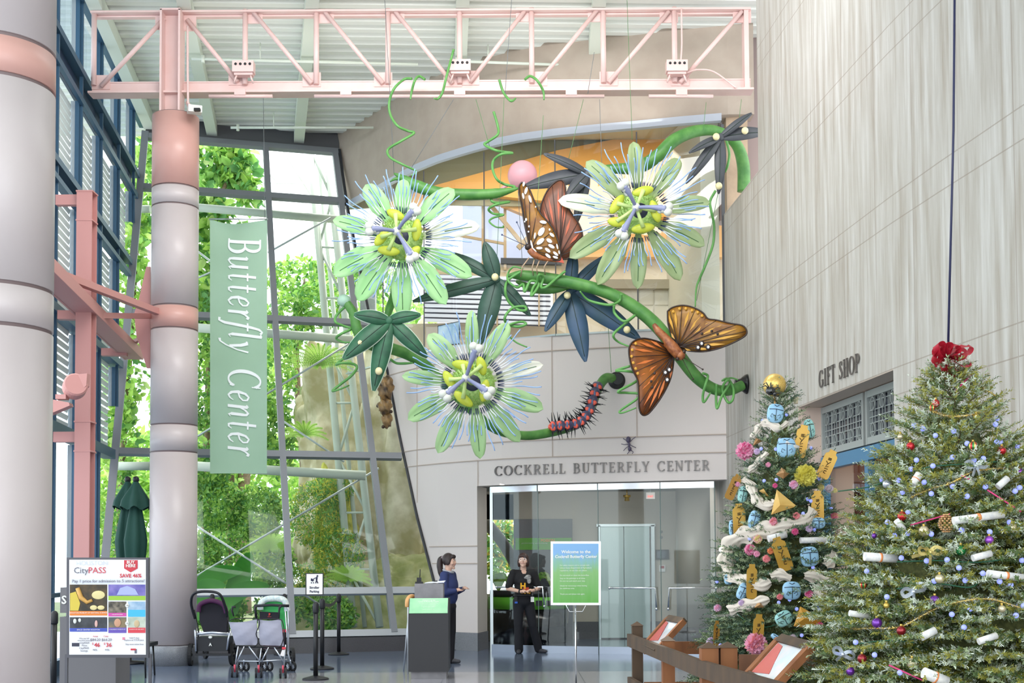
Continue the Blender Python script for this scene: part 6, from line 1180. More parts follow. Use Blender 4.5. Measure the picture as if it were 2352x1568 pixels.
# ---- pushchairs
ALU = mat('aluminium', 'c9ced8', .3, .8); TYR = mat('tyre_black', '1b1b1e', .7); GFAB = mat('grey_mesh_fabric', 'a3a3b4', .8, bump=(120, .15)); DFAB = mat('dark_fabric', '1e1c26', .8, bump=(60, .1)); PUR = mat('purple_fabric', '4c1c48', .7)
def wheel(q_t, c, r_, w_, hub=ALU, ax=(1, 0, .0), spokes=6, parent=None):
    w1 = MB().ring(c, r_, r_*.68, w_, ax, 24).build('wheel', TYR, parent); qq = MB(); a = Vector(ax).normalized(); u = a.orthogonal().normalized(); v = a.cross(u)
    for k in range(spokes): d = (u*math.cos(2*PI*k/spokes)+v*math.sin(2*PI*k/spokes)); qq.tube([c, Vector(c)+d*r_*.72], r_*.07, 6)
    qq.ball(c, r_*.2, 10, 6); qq.build('wheel_hub', hub, w1)
Y1 = 18.3; A = lambda px, py, o=0: at(px, py, Y1+o)
t = thing('pushchair', 'dark single pushchair with a purple canopy beside the banded column', 'pushchair', flr(487, 1528), 'parked pushchairs')
MB().tube(crv([(448, 1420, 18.2), (439, 1385, 18.1), (447, 1362, 18.0), (480, 1358, 18.0), (505, 1365, 18.0), (517, 1392, 18.1), (522, 1415, 18.2)], 6), .02, 10).build('handlebar', BLKP, t)
MB().prism([A(458, 1392), A(472, 1382), A(500, 1382), A(515, 1394), A(522, 1420), A(520, 1452), A(468, 1452), A(458, 1425)], (0, .12, 0)).build('seat_back', DFAB, t)
q = MB(); q.tube(crv([(456, 1405, 18.25), (460, 1388, 18.25), (485, 1379, 18.25), (512, 1388, 18.25), (520, 1408, 18.25)], 6), .035, 12); q.build('canopy', PUR, t)
MB().prism([A(452, 1462), A(526, 1462), A(522, 1495), A(455, 1495)], (0, .3, 0)).build('basket', BLKP, t); MB().tube([A(449, 1456, -.03), A(487, 1452, -.03), A(528, 1456, -.03)], .022, 10).build('cross_bar', ALU, t)
for s_, P in ((0, [(448, 1446), (449, 1462), (450, 1495)]), (1, [(530, 1448), (525, 1465), (521, 1492)])): MB().tube([A(*p, -.05) for p in P], .014, 8).build('side_tube', ALU, t)
for P in ([(446, 1400), (456, 1450), (452, 1500)], [(521, 1405), (526, 1450), (526, 1500)]): MB().tube([A(*p, .03) for p in P], .013, 8).build('frame_tube', BLACK, t)
MB().bar(A(448, 1503), A(530, 1503), .05, .03).build('axle', BLKP, t)
wheel(0, flr(438, 1528)+Vector((0, 0, .165)), .165, .05, BLKP, (1, .1, 0), 5, t); wheel(0, flr(536, 1528)+Vector((0, 0, .165)), .165, .05, BLKP, (1, -.1, 0), 5, t); wheel(0, flr(472, 1512)+Vector((0, 0, .11)), .11, .04, BLKP, (1, .6, 0), 5, t)
text('A', .06, A(483, 1480, -.04), FACE, PWT, t, bold=.002); MB().ball(A(483, 1463, -.02), (.03, .01, .02)).build('badge', PWT, t)
Y2 = 16.7; A = lambda px, py, o=0: at(px, py, Y2+o)
t = thing('pushchair', 'double grey folding pushchair nearest the camera', 'pushchair', flr(597, 1552), 'parked pushchairs')
def panel(name, P, m, par, bul=.04, th=.012):
    P = [Vector(p) for p in P]; V = []; F = []; n = 8
    for i in range(n+1):
        for k in range(n+1):
            u, v = k/n, i/n; p = P[0].lerp(P[1], u).lerp(P[3].lerp(P[2], u), v); V.append(p+Vector((0, -bul*math.sin(PI*u)*math.sin(PI*v)+.008*math.sin(u*9+v*14), -.02*math.sin(PI*u)*(1-v))))
    for i in range(n):
        for k in range(n): a = i*(n+1)+k; F.append((a, a+1, a+n+2, a+n+1))
    nv = len(V); V += [v+Vector((0, th, 0)) for v in V]; F += [tuple(nv+x for x in f[::-1]) for f in F]; return MB().add(V, F, True).build(name, m, par)
panel('seat_back', [A(525, 1428), A(590, 1421), A(591, 1481), A(541, 1481)], GFAB, t); panel('seat_back', [A(592, 1422), A(645, 1421), A(652, 1483), A(597, 1481)], GFAB, t)
for P in ([(525, 1427), (541, 1420), (590, 1421), (595, 1435), (588, 1455), (593, 1470), (584, 1484), (541, 1482)], [(592, 1422), (640, 1421), (650, 1432), (653, 1455), (650, 1470), (640, 1486), (602, 1484), (592, 1472)]): MB().tube(smoothpts([A(*p, -.02) for p in P], 3), .007, 6).build('piping', BLACK, t)
for k, (a, b) in enumerate((((547, 1484), (540, 1530)), ((561, 1484), (543, 1522)), ((572, 1484), (598, 1520)), ((600, 1488), (595, 1530)), ((617, 1486), (600, 1520)), ((630, 1486), (652, 1520)), ((656, 1480), (652, 1530)), ((655, 1400), (663, 1495)))): MB().tube([A(*a, -.02), A(*b, -.02)], .009, 8).build('frame_tube', ALU, t)
MB().tube([A(540, 1484), A(650, 1487)], .012, 8).build('cross_bar', BLACK, t); MB().tube([A(548, 1518), A(600, 1518), A(660, 1514)], .008, 8).build('brace', ALU, t)
for P in ([(537, 1415), (533, 1402), (534, 1393), (541, 1394)], [(587, 1418), (586, 1402), (586, 1394), (590, 1392)], [(641, 1420), (641, 1402), (642, 1394), (646, 1393)]): MB().tube([A(*p) for p in P], [.009, .013, .016, .016], 8).build('handle', BLKP, t)
for px, py in ((539, 1555), (594, 1556), (650, 1557)):
    f_ = flr(px, py)
    for dx in (-.035, .035): wheel(0, f_+Vector((dx, 0, .066)), .066, .025, ALU, (1, .25, 0), 6, t)
    MB().tube([f_+Vector((0, 0, .07)), f_+Vector((0, 0, .17))], .014, 8).build('wheel_fork', mat('fork_red', 'c84a5c', .5), t)
for px, py in ((560, 1541), (614, 1541), (667, 1541)):
    f_ = flr(px, py)
    for dx in (-.04, .035): wheel(0, f_+Vector((dx, 0, .068)), .068, .025, ALU, (.8, .9, 0), 6, t)
    MB().tube([f_+Vector((0, 0, .07)), A(px, 1516, .3)], .008, 8).build('wheel_fork', ALU, t)
MB().prism([A(648, 1492, -.04), A(655, 1492, -.04), A(652, 1507, -.04), A(643, 1505, -.04)], (0, .004, 0)).build('luggage_tag', mat('tag_white', 'ece6e6', .5), t); MB().box(A(652, 1488, -.04), (.05, .01, .03)).build('tag_head', mat('tag_red', 'd9404c', .5), t)
Y3 = 17.5; A = lambda px, py, o=0: at(px, py, Y3+o); GRN = mat('apple_green_fabric', '3fb860', .6)
t = thing('pushchair', 'pushchair with a green and dotted white canopy behind the double one', 'pushchair', flr(640, 1540), 'parked pushchairs')
P = [(598, 1400), (600, 1385), (612, 1376), (635, 1374), (652, 1378), (658, 1390), (660, 1403)]
MB().tube(smoothpts([A(*p) for p in P], 5), .045, 12).build('canopy_edge', mat('dotted_white', 'e8ece4', .6, noise=30, col2='bcd0d4'), t)
MB().prism([A(602, 1388, .05), A(615, 1379, .05), A(648, 1379, .05), A(657, 1390, .05), A(658, 1440, .05), A(652, 1455, .05), A(645, 1425, .05), A(602, 1412, .05)], (0, .05, 0)).build('canopy', GRN, t)
MB().prism([A(596, 1404, -.05), A(641, 1406, -.05), A(640, 1423, -.05), A(597, 1422, -.05)], (0, .03, 0)).build('storage_pocket', DFAB, t); text('P', .045, A(619, 1411, -.07), FACE, mat('logo_red', 'd23c30', .5), t, bold=.003); text('PEREGO', .014, A(619, 1416, -.07), FACE, mat('logo_red', 'd23c30'), t)
MB().tube([A(584, 1391, -.1), A(625, 1389, -.1), A(664, 1391, -.1)], .02, 10).build('handlebar', BLKP, t); MB().tube([A(586, 1391, -.08), A(590, 1425, 0)], .014, 8).build('frame_tube', BLKP, t)
MB().tube([A(661, 1393, -.05), A(663, 1440), A(662, 1500), A(670, 1530)], .012, 8).build('frame_tube', ALU, t); wheel(0, flr(671, 1530)+Vector((0, 0, .14)), .14, .04, BLKP, (1, .4, 0), 5, t); wheel(0, flr(600, 1530)+Vector((0, 0, .14)), .14, .04, BLKP, (1, -.2, 0), 5, t)
MB().box(A(655, 1448, -.02), (.06, .04, .04)).build('brake_tag', mat('fork_red', 'c84a5c'), t); MB().prism([A(600, 1425, .1), A(655, 1430, .1), A(650, 1490, .1), A(605, 1490, .1)], (0, .1, 0)).build('seat', mat('seat_plum', '3c2434', .7), t)
# ============================================================ rustic fence and tilted reading boards
def wood(n, c, c2): return mat(n, c, .7, noise=6, col2=c2, bump=(25, .35), stretch=(1, 1, .25))
WD1 = wood('orange_brown_wood', '96603a', '7a4a2c'); WD2 = wood('dark_weathered_wood', '5a4634', '46392e'); WD3 = wood('brown_wood', '82563a', '6b4630')
PA, PBp, PC, PD = Vector((1.31, 13.05, 0)), Vector((1.42, 11.35, 0)), Vector((1.53, 9.56, 0)), Vector((1.80, 7.5, 0))
def post(label, p, m, h=.85, w_=.11):
    t = thing('fence_post', label, 'fence post', p); h2 = w_/2; q = MB(); q.box((p.x, p.y, h/2), (w_, w_, h)); q.build('shaft', m, t)
    q = MB(); q.add([(p.x-h2-.01, p.y-h2-.01, h), (p.x+h2+.01, p.y-h2-.01, h), (p.x+h2+.01, p.y+h2+.01, h), (p.x-h2-.01, p.y+h2+.01, h), (p.x, p.y, h+.045)], [(0, 1, 4), (1, 2, 4), (2, 3, 4), (3, 0, 4), (3, 2, 1, 0)]); q.build('cap', WD2, t)
post('brown fence post at the far left corner of the tree enclosure', PA, WD2); post('brown fence post under the farther reading board', PBp, WD1, .8)
post('left one of the paired thick fence posts between the two trees', PC+Vector((-.02, 0, 0)), WD1, .86, .13); post('right one of the paired thick fence posts between the two trees', PC+Vector((.13, .03, 0)), WD1, .86, .13)
post('fence post under the nearer reading board', PD+Vector((.12, .1, 0)), mat('pale_wood', 'b98a62', .7, noise=6, col2='a0734e'), .7)
post('fence post at the right end of the far rail', Vector((3.45, 13.0, 0)), WD1); 
def rail(label, a, b, z, m, h=.13): tag(MB().bar((a[0], a[1], z), (b[0], b[1], z), .045, h).build('fence_rail', m), label, 'fence rail')
L_ = Vector((-.085, 0, 0))
rail('upper front fence rail from the far corner to the paired posts', PA+L_, PC+L_, .70, WD2); rail('dark upper front fence rail running to the near reading board', PC+L_, PD+L_, .70, WD2)
rail('lower front fence rail at the far section', PA+L_, PC+L_, .25, WD2)
rail('reddish upper rail behind the smaller tree', PA+Vector((.06, -.08, 0)), (3.4, 12.95), .62, WD1, .13); rail('reddish lower rail behind the smaller tree', PA+Vector((.06, -.08, 0)), (3.4, 12.95), .2, WD1)
rail('upper cross rail between the two trees', PC+Vector((.2, -.06, 0)), (3.9, 9.3), .74, WD3, .14); rail('lower cross rail between the two trees', PC+Vector((.2, -.06, 0)), (3.9, 9.3), .4, WD2, .12)
def board(label, P, col_, cl2):
    P = [at(*p) for p in P]; t = thing('reading_board', label, 'sign', sum(P, Vector())/4); n = (P[1]-P[0]).cross(P[3]-P[0]).normalized(); n = n if n.dot(EYE-P[0]) > 0 else -n
    for a, b in zip(P, P[1:]+P[:1]): MB().bar(a, b, .07, .05, n).build('frame_bar', WD1 if abs((b-a).z) > .1 else WD2, t)
    c = sum(P, Vector())/4; q = MB(); q.prism([c+(p-c)*.86 for p in P], n*.01); q.build('printed_panel', mat('board_print', 'e9dfe2', .12, noise=9, col2='cfe0e6', coat=.5), t)
    MB().prism([c+(P[0]-c)*.8+n*.012, c+(P[1]-c)*.55+n*.012-(P[1]-P[0])*.15, c+(P[2]-c)*.7+n*.012-(P[2]-P[3])*.55, c+(P[3]-c)*.78+n*.012], n*.003).build('red_print', mat('board_red', 'c9544c', .2), t)
    MB().bar(c-n*.03-Vector((0, 0, .3)), c-n*.03, .06, .06).build('support', WD2, t)
board('farther tilted reading board in a rough wooden frame', [(1484, 1478, 12.1), (1512, 1491, 11.4), (1569, 1428, 11.6), (1534, 1421, 12.3)], 0, 0)
board('nearer tilted reading board in a rough wooden frame', [(1716, 1552, 8.6), (1772, 1584, 8.0), (1862, 1487, 8.1), (1792, 1468, 8.75)], 0, 0)
# ============================================================ decorated fir trees
def fir(label, c, H, Rm, mats, wts, nb, seed, spr=.15, needle=.019, z0=.25):
    r_ = np.random.default_rng(seed); rnd = random.Random(seed); t = thing('christmas_tree', label, 'christmas tree', (c[0], c[1], 0))
    Rz = lambda z: Rm*(max(0, 1-(z-z0)/(H-z0)))**(.82 if H > 3 else .72)+.03
    MB().tube([(c[0], c[1], 0), (c[0], c[1], H-.12)], [.06, .012], 12).build('trunk', BARK, t)
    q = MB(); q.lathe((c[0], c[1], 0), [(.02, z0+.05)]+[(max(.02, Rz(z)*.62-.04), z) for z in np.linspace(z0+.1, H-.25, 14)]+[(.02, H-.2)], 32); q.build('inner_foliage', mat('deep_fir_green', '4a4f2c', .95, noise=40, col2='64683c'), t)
    B0 = []; D0 = []; q = MB()
    for k in range(nb):
        z = z0+(H-z0-.05)*(1-(1-(k+.5)/nb)**.52) if k < nb*.93 else z0+(H-z0)*(.70+.30*((k/nb-.93)/.07))
        a = k*2.39996+rnd.uniform(-.2, .2); L = Rz(z)*rnd.uniform(.82, 1.08); up = -.12+.75*((z-z0)/(H-z0))**1.5+rnd.uniform(-.12, .14)
        d = Vector((math.cos(a), math.sin(a), up)).normalized(); s0 = Vector((c[0], c[1], z-.0)); e = s0+d*L; q.tube([s0, e], [.006, .003], 4, caps=False)
        side = d.cross(Vector((0, 0, 1))).normalized(); m_ = max(3, int(L*.62/.035))
        for i in range(m_):
            s = .38+.62*(i+.5)/m_; p = s0+d*L*s
            for sd in (-1, 1):
                dd = (d*.8+side*sd*rnd.uniform(.45, .95)+Vector((0, 0, rnd.uniform(-.15, .28)))).normalized(); ll = spr*(1.15-.6*s)*rnd.uniform(.8, 1.4)
                B0.append(tuple(p)); D0.append(tuple(dd*ll))
        B0.append(tuple(e-d*.05)); D0.append(tuple(d*spr*1.1))
    q.build('branches', BARK, t)
    B0 = np.array(B0); D0 = np.array(D0); n = len(B0); K = 26
    s = np.tile(np.linspace(.02, 1, K), n); Bx = np.repeat(B0, K, 0); Dx = np.repeat(D0, K, 0); ln_ = np.linalg.norm(Dx, axis=1)[:, None]; u = Dx/ln_
    P = Bx+Dx*s[:, None]; w = r_.normal(size=P.shape); w -= (w*u).sum(1)[:, None]*u; w /= np.linalg.norm(w, axis=1)[:, None]
    nd = (w*.85+u*.6); nd /= np.linalg.norm(nd, axis=1)[:, None]; NL = (needle*(.8+.5*r_.random(len(P))))[:, None]; tp = P+nd*NL; sdv = np.cross(nd, u); sdv /= np.linalg.norm(sdv, axis=1)[:, None]+1e-9
    V = np.stack([P-sdv*.0028, P+sdv*.0028, tp+sdv*.002, tp-sdv*.002], 1).reshape(-1, 3); F = np.arange(len(V)).reshape(-1, 4)
    sm = r_.choice(len(mats), n, p=wts); mi = np.repeat(sm, K); fl = r_.random(len(mi)) < .25; mi = np.where(fl, r_.choice(len(mats), len(mi), p=wts), mi)
    npmesh('needles', V, F, mats, t, mi)
    def surf(px, py, out=.0):
        d = ray(px, py); best = None; y0 = c[1]-Rm-.3; k = 0
        while k < 260:
            yy = y0+k*.01; p = EYE+d*(yy/d.y)
            if z0-.1 < p.z < H+.2 and math.hypot(p.x-c[0], p.y-c[1]) <= Rz(min(p.z, H))*.94: return EYE+d*((yy-out)/d.y)
            k += 1
        return EYE+d*((c[1]-out)/d.y)
    return t, surf
NG1 = mat('needle_olive', '999840', .6, trans=.25); NG2 = mat('needle_green', '5c7444', .6, trans=.2); NG3 = mat('needle_frost', 'c3ccbc', .7); NG4 = mat('needle_bluegreen', '4f6b58', .6); NG5 = mat('needle_dark', '3a4f34', .6); NG6 = mat('needle_pale', '96a680', .7)
T2C = (at(2185, 900, 8.0).x, 8.0); T1C = (at(1790, 900, 11.3).x, 11.3)
t1, on1 = fir('smaller fir tree hung with paper jars, blue scarabs and paper flowers', T1C, 3.12, .80, [NG4, NG2, NG6, NG5], [.34, .22, .26, .18], 640, 4, .17)
t2, on2 = fir('large frosted fir tree with baubles, bows and scrolls at the right edge', T2C, 2.74, 1.12, [NG1, NG2, NG3, NG6], [.34, .24, .22, .2], 1250, 9, .15)
def C1(L, s, x0, y0): return [(x0+a/s, y0+b/s) for a, b in L]
bulbs2 = C1([(887, 50), (1207, 68), (795, 137), (566, 155), (930, 155), (670, 192), (533, 212), (343, 278), (453, 283), (1003, 324), (795, 322), (615, 296), (477, 360), (660, 368), (887, 385), (1220, 330), (1192, 352), (512, 488), (382, 548), (1157, 550), (426, 634), (660, 624), (852, 598), (470, 775), (630, 794), (1235, 790), (835, 838), (680, 922), (875, 918), (987, 873), (1093, 925), (1163, 945), (378, 1022), (790, 1133), (907, 1098), (1197, 1140), (867, 1215), (668, 1235), (180, 1310), (1245, 1080), (460, 1503), (760, 787), (250, 860), (300, 1390), (510, 620), (1075, 40), (1030, 610)], 2.761, 1900, 1000)+C1([(1562, 553), (1625, 577), (1715, 625), (1847, 593), (2160, 503), (2147, 545), (2180, 670), (2060, 790)], 3.128, 1600, 800)
bulbs1 = C1([(645, 475), (472, 520), (598, 657), (463, 720), (568, 723), (822, 715), (485, 950), (573, 942), (880, 940), (797, 1082), (820, 1095), (968, 1152), (765, 1185), (437, 1280), (380, 1365), (845, 1303), (978, 1322)], 3.128, 1600, 800)+C1([(230, 420), (367, 415), (930, 657), (1053, 625), (1383, 720), (1533, 685), (1133, 730), (1190, 1028), (1665, 948), (1555, 975), (1747, 1025), (1318, 262), (270, 1140), (510, 1265), (585, 1280)], 4.93, 1600, 1250)
LEDM = mat('led_blue_white', '8c96ee', .3, emis=.55); LEDB = mat('led_base', '2f5a3a', .5)
led = None
for L_, on, lab, grp, rad in ((bulbs2, on2, 'small round blue-white bulb on the large frosted tree', 'bulbs on the large tree', .0165), (bulbs1, on1, 'small blue-white bulb on the smaller fir tree', 'bulbs on the smaller tree', .016)):
    proto = None
    for px, py in L_:
        p = on(px, py, .05)
        if proto is None:
            proto = thing('light_bulb', lab, 'light bulb', p, grp); MB().ball(p, rad, 12, 8).build('globe', LEDM, proto); MB().lathe(p+Vector((0, .0, -rad*1.9)), [(.005, 0), (.006, .012)], 8).build('socket', LEDB, proto)
        else: c_ = copytree(proto); c_.location = p
# green light cords
for k, (L_, on) in enumerate((([(1925, 1128), (2000, 1117), (2060, 1095), (2130, 1073), (2200, 1066), (2290, 1060)], on2), ([(2060, 1290), (2150, 1287), (2240, 1291), (2300, 1285)], on2), ([(2060, 1352), (2150, 1340), (2230, 1348), (2260, 1318)], on2), ([(1960, 1480), (2040, 1470), (2100, 1475)], on2), ([(1680, 1395), (1740, 1440), (1830, 1420), (1900, 1400)], on1))):
    tag(MB().tube(smoothpts([on(px, py, .03) for px, py in L_], 6), .004, 5).build('string_light_cable', mat('cord_green', '1f5a40', .5)), ['green light cord high on the large tree', 'green light cord below the green bauble', 'green light cord at mid height of the large tree', 'green light cord low on the large tree', 'green light cord low on the smaller tree'][k], 'ribbon')
# ---- baubles
def gloss(n, c, **k): return mat(n, c, .15, .55, coat=.5, **k)
BM = {'red': gloss('bauble_red', 'c01c26'), 'dred': gloss('bauble_dark_red', '8a1220'), 'purple': gloss('bauble_purple', '6a2a9a'), 'violet': gloss('bauble_violet', '9a4ac4'), 'green': gloss('bauble_green', '0f7a3a'), 'silver': gloss('bauble_silver', 'c6cad6'), 'champ': gloss('bauble_champagne', 'cfc4a2'), 'gold': gloss('bauble_gold', 'c7a94e')}
for px, py, r_, c_, lab in ((2149, 926, 9, 'red', 'red bauble just below the tip of the large tree'), (2091, 1025, 10, 'red', 'red bauble high on the left edge of the large tree'), (2301, 1034, 10, 'red', 'red bauble high at the right of the large tree'), (2072, 1185, 11, 'red', 'red bauble left of the pink cord and pine cone'),
        (1980, 1512, 11, 'dred', 'dark red bauble low at the left of the large tree'), (2070, 1448, 11, 'dred', 'dark red bauble just below the long gold garland'), (2272, 1240, 10, 'violet', 'violet bauble below the long white scroll'), (2147, 1379, 12, 'purple', 'purple bauble beside the lower silver bow'), (2014, 1430, 12, 'purple', 'purple bauble at the left end of the long gold garland'),
        (1953, 1541, 10, 'purple', 'purple bauble lowest at the left of the large tree'), (2008, 1230, 6, 'purple', 'tiny purple bauble at the left edge, above the ringed scroll'), (2342, 1084, 9, 'violet', 'violet bauble at the right picture edge'), (2207, 1263, 12, 'green', 'shiny green bauble right of the gold bow'), (2038, 1111, 11, 'silver', 'silver bauble at the left edge of the large tree'),
        (2122, 1219, 12, 'champ', 'champagne bauble left of the pine cone'), (2325, 1212, 11, 'champ', 'champagne bauble near the right end of the long scroll'), (2158, 1329, 11, 'champ', 'champagne bauble above the purple one'), (2095, 1522, 12, 'champ', 'champagne bauble low beside the pink cord'), (2301, 1398, 9, 'champ', 'champagne bauble under the right garland bend'), (2242, 956, 6, 'gold', 'small gold bauble on the top garland'), (2068, 1003, 7, 'champ', 'small champagne bauble at the upper left edge'), (2036, 1390, 7, 'gold', 'small gold bauble above the left garland end'), (1995, 1565, 0, 'gold', '')):
    if not r_: continue
    p = (on1 if py < 0 else on2)(px, py, .08); R_ = r_*p.y/FPX; t = thing('bauble', lab, 'bauble', p); MB().ball(p, R_, 20, 14).build('globe', BM[c_], t); MB().lathe(p+Vector((0, 0, R_*.92)), [(.008, 0), (.008, .014)], 10).build('cap', BM['gold'], t)
for px, py, r_, lab in ((2235, 1025, 12, 'green, gold and red striped ball high on the large tree'), (2141, 936, 8, 'striped ball under the topmost red bauble'), (1983, 1342, 10, 'striped ball at the far left edge of the large tree')):
    p = on2(px, py, .08); R_ = r_*p.y/FPX; t = thing('bauble', lab, 'bauble', p); q = MB(); S = 18
    for k in range(S):
        a0, a1 = 2*PI*k/S, 2*PI*(k+1)/S; V = []
        for i in range(13): th = PI*i/12; V += [p+Vector((R_*math.sin(th)*math.cos(a), R_*math.sin(th)*math.sin(a), R_*math.cos(th))) for a in (a0, a1)]
        q.add(V, [(2*i, 2*i+2, 2*i+3, 2*i+1) for i in range(12)], True, k % 3)
    q.build('globe', [BM['green'], BM['gold'], BM['red']], t); MB().lathe(p+Vector((0, 0, R_*.92)), [(.007, 0), (.007, .012)], 8).build('cap', BM['gold'], t)
# ---- bows
def bow(label, px, py, s, m, on, tails, ang=0):
    c = on(px, py, .09); t = thing('ribbon_bow', label, 'bow', c); k = s*c.y/FPX; fr = frame((math.cos(R(ang)), 0, math.sin(R(ang))), (-math.sin(R(ang)), 0, math.cos(R(ang))))
    def strip(pts, w, nm):
        P = smoothpts([c+fr@Vector(p)*k for p in pts], 5); V = []
        for i, p in enumerate(P): tg = (P[min(i+1, len(P)-1)]-P[max(i-1, 0)]).normalized(); sd = (tg.cross(Vector((0, 1, 0))).normalized()*.8+Vector((0, .5, 0)))*w*k; V += [p-sd, p+sd]
        F = [(2*i, 2*i+2, 2*i+3, 2*i+1) for i in range(len(P)-1)]; MB().add(V, F, True).build(nm, m, t)
    for sx_ in (-1, 1): strip([(0, 0, 0), (sx_*.5, .45, .1), (sx_*1.0, .3, .25), (sx_*.9, -.1, .35), (sx_*.4, -.1, .2), (0, 0, .05)], .2, 'loop')
    for tx, ty in tails: strip([(0, 0, .05), (tx*.5, ty*.45, .18), (tx, ty, .05)], .2, 'tail')
    MB().ball(c+Vector((0, -.01, 0)), k*.2).build('knot', m, t)
bow('large red organza bow on top of the large tree', 2178, 818, 36, mat('red_organza', 'c22a3e', .35, trans=.3), lambda a, b, o: at(a, b, 7.95), [(-.9, -.6), (.1, -1.5), (-.3, -1.4)]); c = at(2175, 818, 7.93)
t = bpy.data.objects['ribbon_bow']; RB = mat('red_organza', 'c22a3e')
for k in range(11):
    a = k*2.4; l = .075+.03*(k % 3); d = Vector((math.cos(a), -.25-.1*(k % 2), math.sin(a)*.85)).normalized(); sd = d.cross(Vector((0, 1, 0))).normalized(); o_ = c+Vector((0, -.02, .0)); P = smoothpts([o_, o_+d*l*.5+sd*.03, o_+d*l*1.1+sd*.012, o_+d*l*.9-sd*.025, o_+d*l*.4-sd*.02, o_], 5); V = []
    wv = Vector((0, 1, 0))*.028+sd*.012
    for i, p in enumerate(P): w_ = wv*(.5+.6*math.sin(PI*i/(len(P)-1))); V += [p-w_, p+w_+Vector((0, 0, .006*math.sin(i*2)))]
    MB().add(V, [(2*i, 2*i+2, 2*i+3, 2*i+1) for i in range(len(P)-1)], True).build('loop', RB, t)
bow('silver wire bow high in the large tree', 2240, 1070, 24, mat('silver_ribbon', 'c9d0dc', .25, .6), on2, [(-.3, -1), (.4, -.9)]); bow('silver bow left of the purple bauble', 2097, 1358, 27, mat('silver_ribbon', 'c9d0dc'), on2, [(-.4, -1.3)], 20); bow('gold satin bow left of the green bauble', 2135, 1268, 26, mat('gold_ribbon', 'd9c67e', .25, .5), on2, [(-1.6, -.4), (.0, -1.1)]); bow('tangled silver bow low at the left of the large tree', 1935, 1502, 24, mat('silver_ribbon', 'c9d0dc'), on2, [(-.4, -.8)], -20)
# ---- scrolls
PAP = mat('scroll_paper', 'e6e4de', .7, noise=40, col2='cfcfd2'); ORB2 = mat('orange_band', 'e58a50', .5)
def scroll(label, px, py, w_, ang, r_, on, band=True, pm=None):
    c = on(px, py, .1); k = c.y/FPX; d = Vector((math.cos(R(ang)), .12, math.sin(R(ang)))).normalized(); t = thing('paper_scroll', label, 'paper scroll', c); a, b = c-d*w_*k/2, c+d*w_*k/2
    MB().tube([a, a.lerp(b, .5), b], r_*k, 16).build('roll', pm or PAP, t); 
    if band: MB().tube([a.lerp(b, .47), a.lerp(b, .53)], r_*k*1.08, 16).build('band', ORB2, t)
for a in (('longest white scroll with an orange band right of the pine cone', 2247, 1188, 122, 7, 9, on2), ('ringed white scroll at the left edge of the large tree', 2022, 1280, 76, -4, 10, on2), ('rumpled white scroll at the right edge with an orange band', 2312, 1322, 92, -7, 9, on2), ('short white scroll below the green bauble', 2255, 1276, 46, 14, 8, on2, False), ('short white scroll below the long gold garland', 2132, 1455, 38, 25, 9, on2, False), ('short white scroll low at the right of the large tree', 2268, 1466, 46, 17, 8, on2, False),
          ('short white scroll high at the right of the large tree', 2303, 1108, 32, 40, 8, on2, False), ('white scroll lying lowest in the large tree', 2148, 1555, 60, -22, 13, on2), ('narrow white scroll left of the champagne bauble', 2067, 1205, 28, -50, 7, on2, False), ('small scroll with orange band under the upper left bulbs', 2104, 1100, 30, 55, 9, on2), ('pale scroll left of the lower silver bow', 1972, 1411, 44, -10, 7, on2, False),
          ('white paper scroll with pink end on the smaller tree', 1868, 1240, 62, 1, 7, on1, False), ('white paper scroll above the centre jar on the smaller tree', 1785, 1232, 44, 14, 8, on1, False), ('cream cardboard scroll across the blue cut-out on the smaller tree', 1818, 1023, 34, -25, 7, on1, False)): scroll(*a)
# ---- tinsel garlands and pink cords
TIN = mat('gold_tinsel', 'd9c27a', .2, .8); TIS = mat('silver_tinsel', 'd6dae2', .2, .8)
for k, L_ in enumerate(([(2140, 942), (2165, 953), (2195, 956), (2240, 950), (2280, 938)], [(2095, 1140), (2140, 1122), (2180, 1110), (2230, 1085), (2270, 1077), (2345, 1074)], [(1960, 1444), (2010, 1442), (2065, 1440), (2110, 1418), (2150, 1397), (2200, 1382), (2250, 1375), (2290, 1378), (2345, 1396)], [(2250, 885), (2270, 898), (2290, 910)])):
    P = smoothpts([on2(px, py, .07) for px, py in L_], 10); q = MB(); q.tube(P, .004, 5)
    for p in P[:: (1 if k < 3 else 2)]:
        for _ in range(9): d = Vector((random.gauss(0, 1), random.gauss(0, 1), random.gauss(0, 1))).normalized(); sd = d.orthogonal().normalized()*.004; o_ = p+Vector((random.uniform(-.012, .012), 0, 0)); q.add([o_-sd, o_+sd, o_+d*.02], [(0, 1, 2)], mi=random.choice((0, 0, 1)))
    tag(q.build('tinsel_garland', [TIN, TIS]), ['short gold tinsel garland near the top of the large tree', 'gold tinsel garland passing over the upper silver bow', 'longest gold and silver tinsel garland, lowest on the large tree', 'small gold bead strand at the upper right of the large tree'][k], 'garland')
for k, (a, b) in enumerate((((2090, 1206), (2182, 1180)), ((2268, 1125), (2345, 1175)), ((2042, 1527), (2122, 1563)), ((2206, 1090), (2232, 1103)), ((2197, 895), (2231, 860)))): tag(MB().tube([on2(*a, .06), on2(*b, .06)], .005, 6).build('pink_ribbon', mat('pink_cord', 'd9427e', .5)), ['pink cord left of the pine cone', 'pink cord slanting down at the right edge of the large tree', 'pink cord low beside the champagne bauble', 'short pink cord under the upper silver bow', 'pink cord sticking out below the red bow'][k], 'ribbon')
p = on2(2173, 1203, .08); q = MB(); t = thing('pine_cone', 'brown pine cone at the left end of the long scroll', 'pine cone', p)
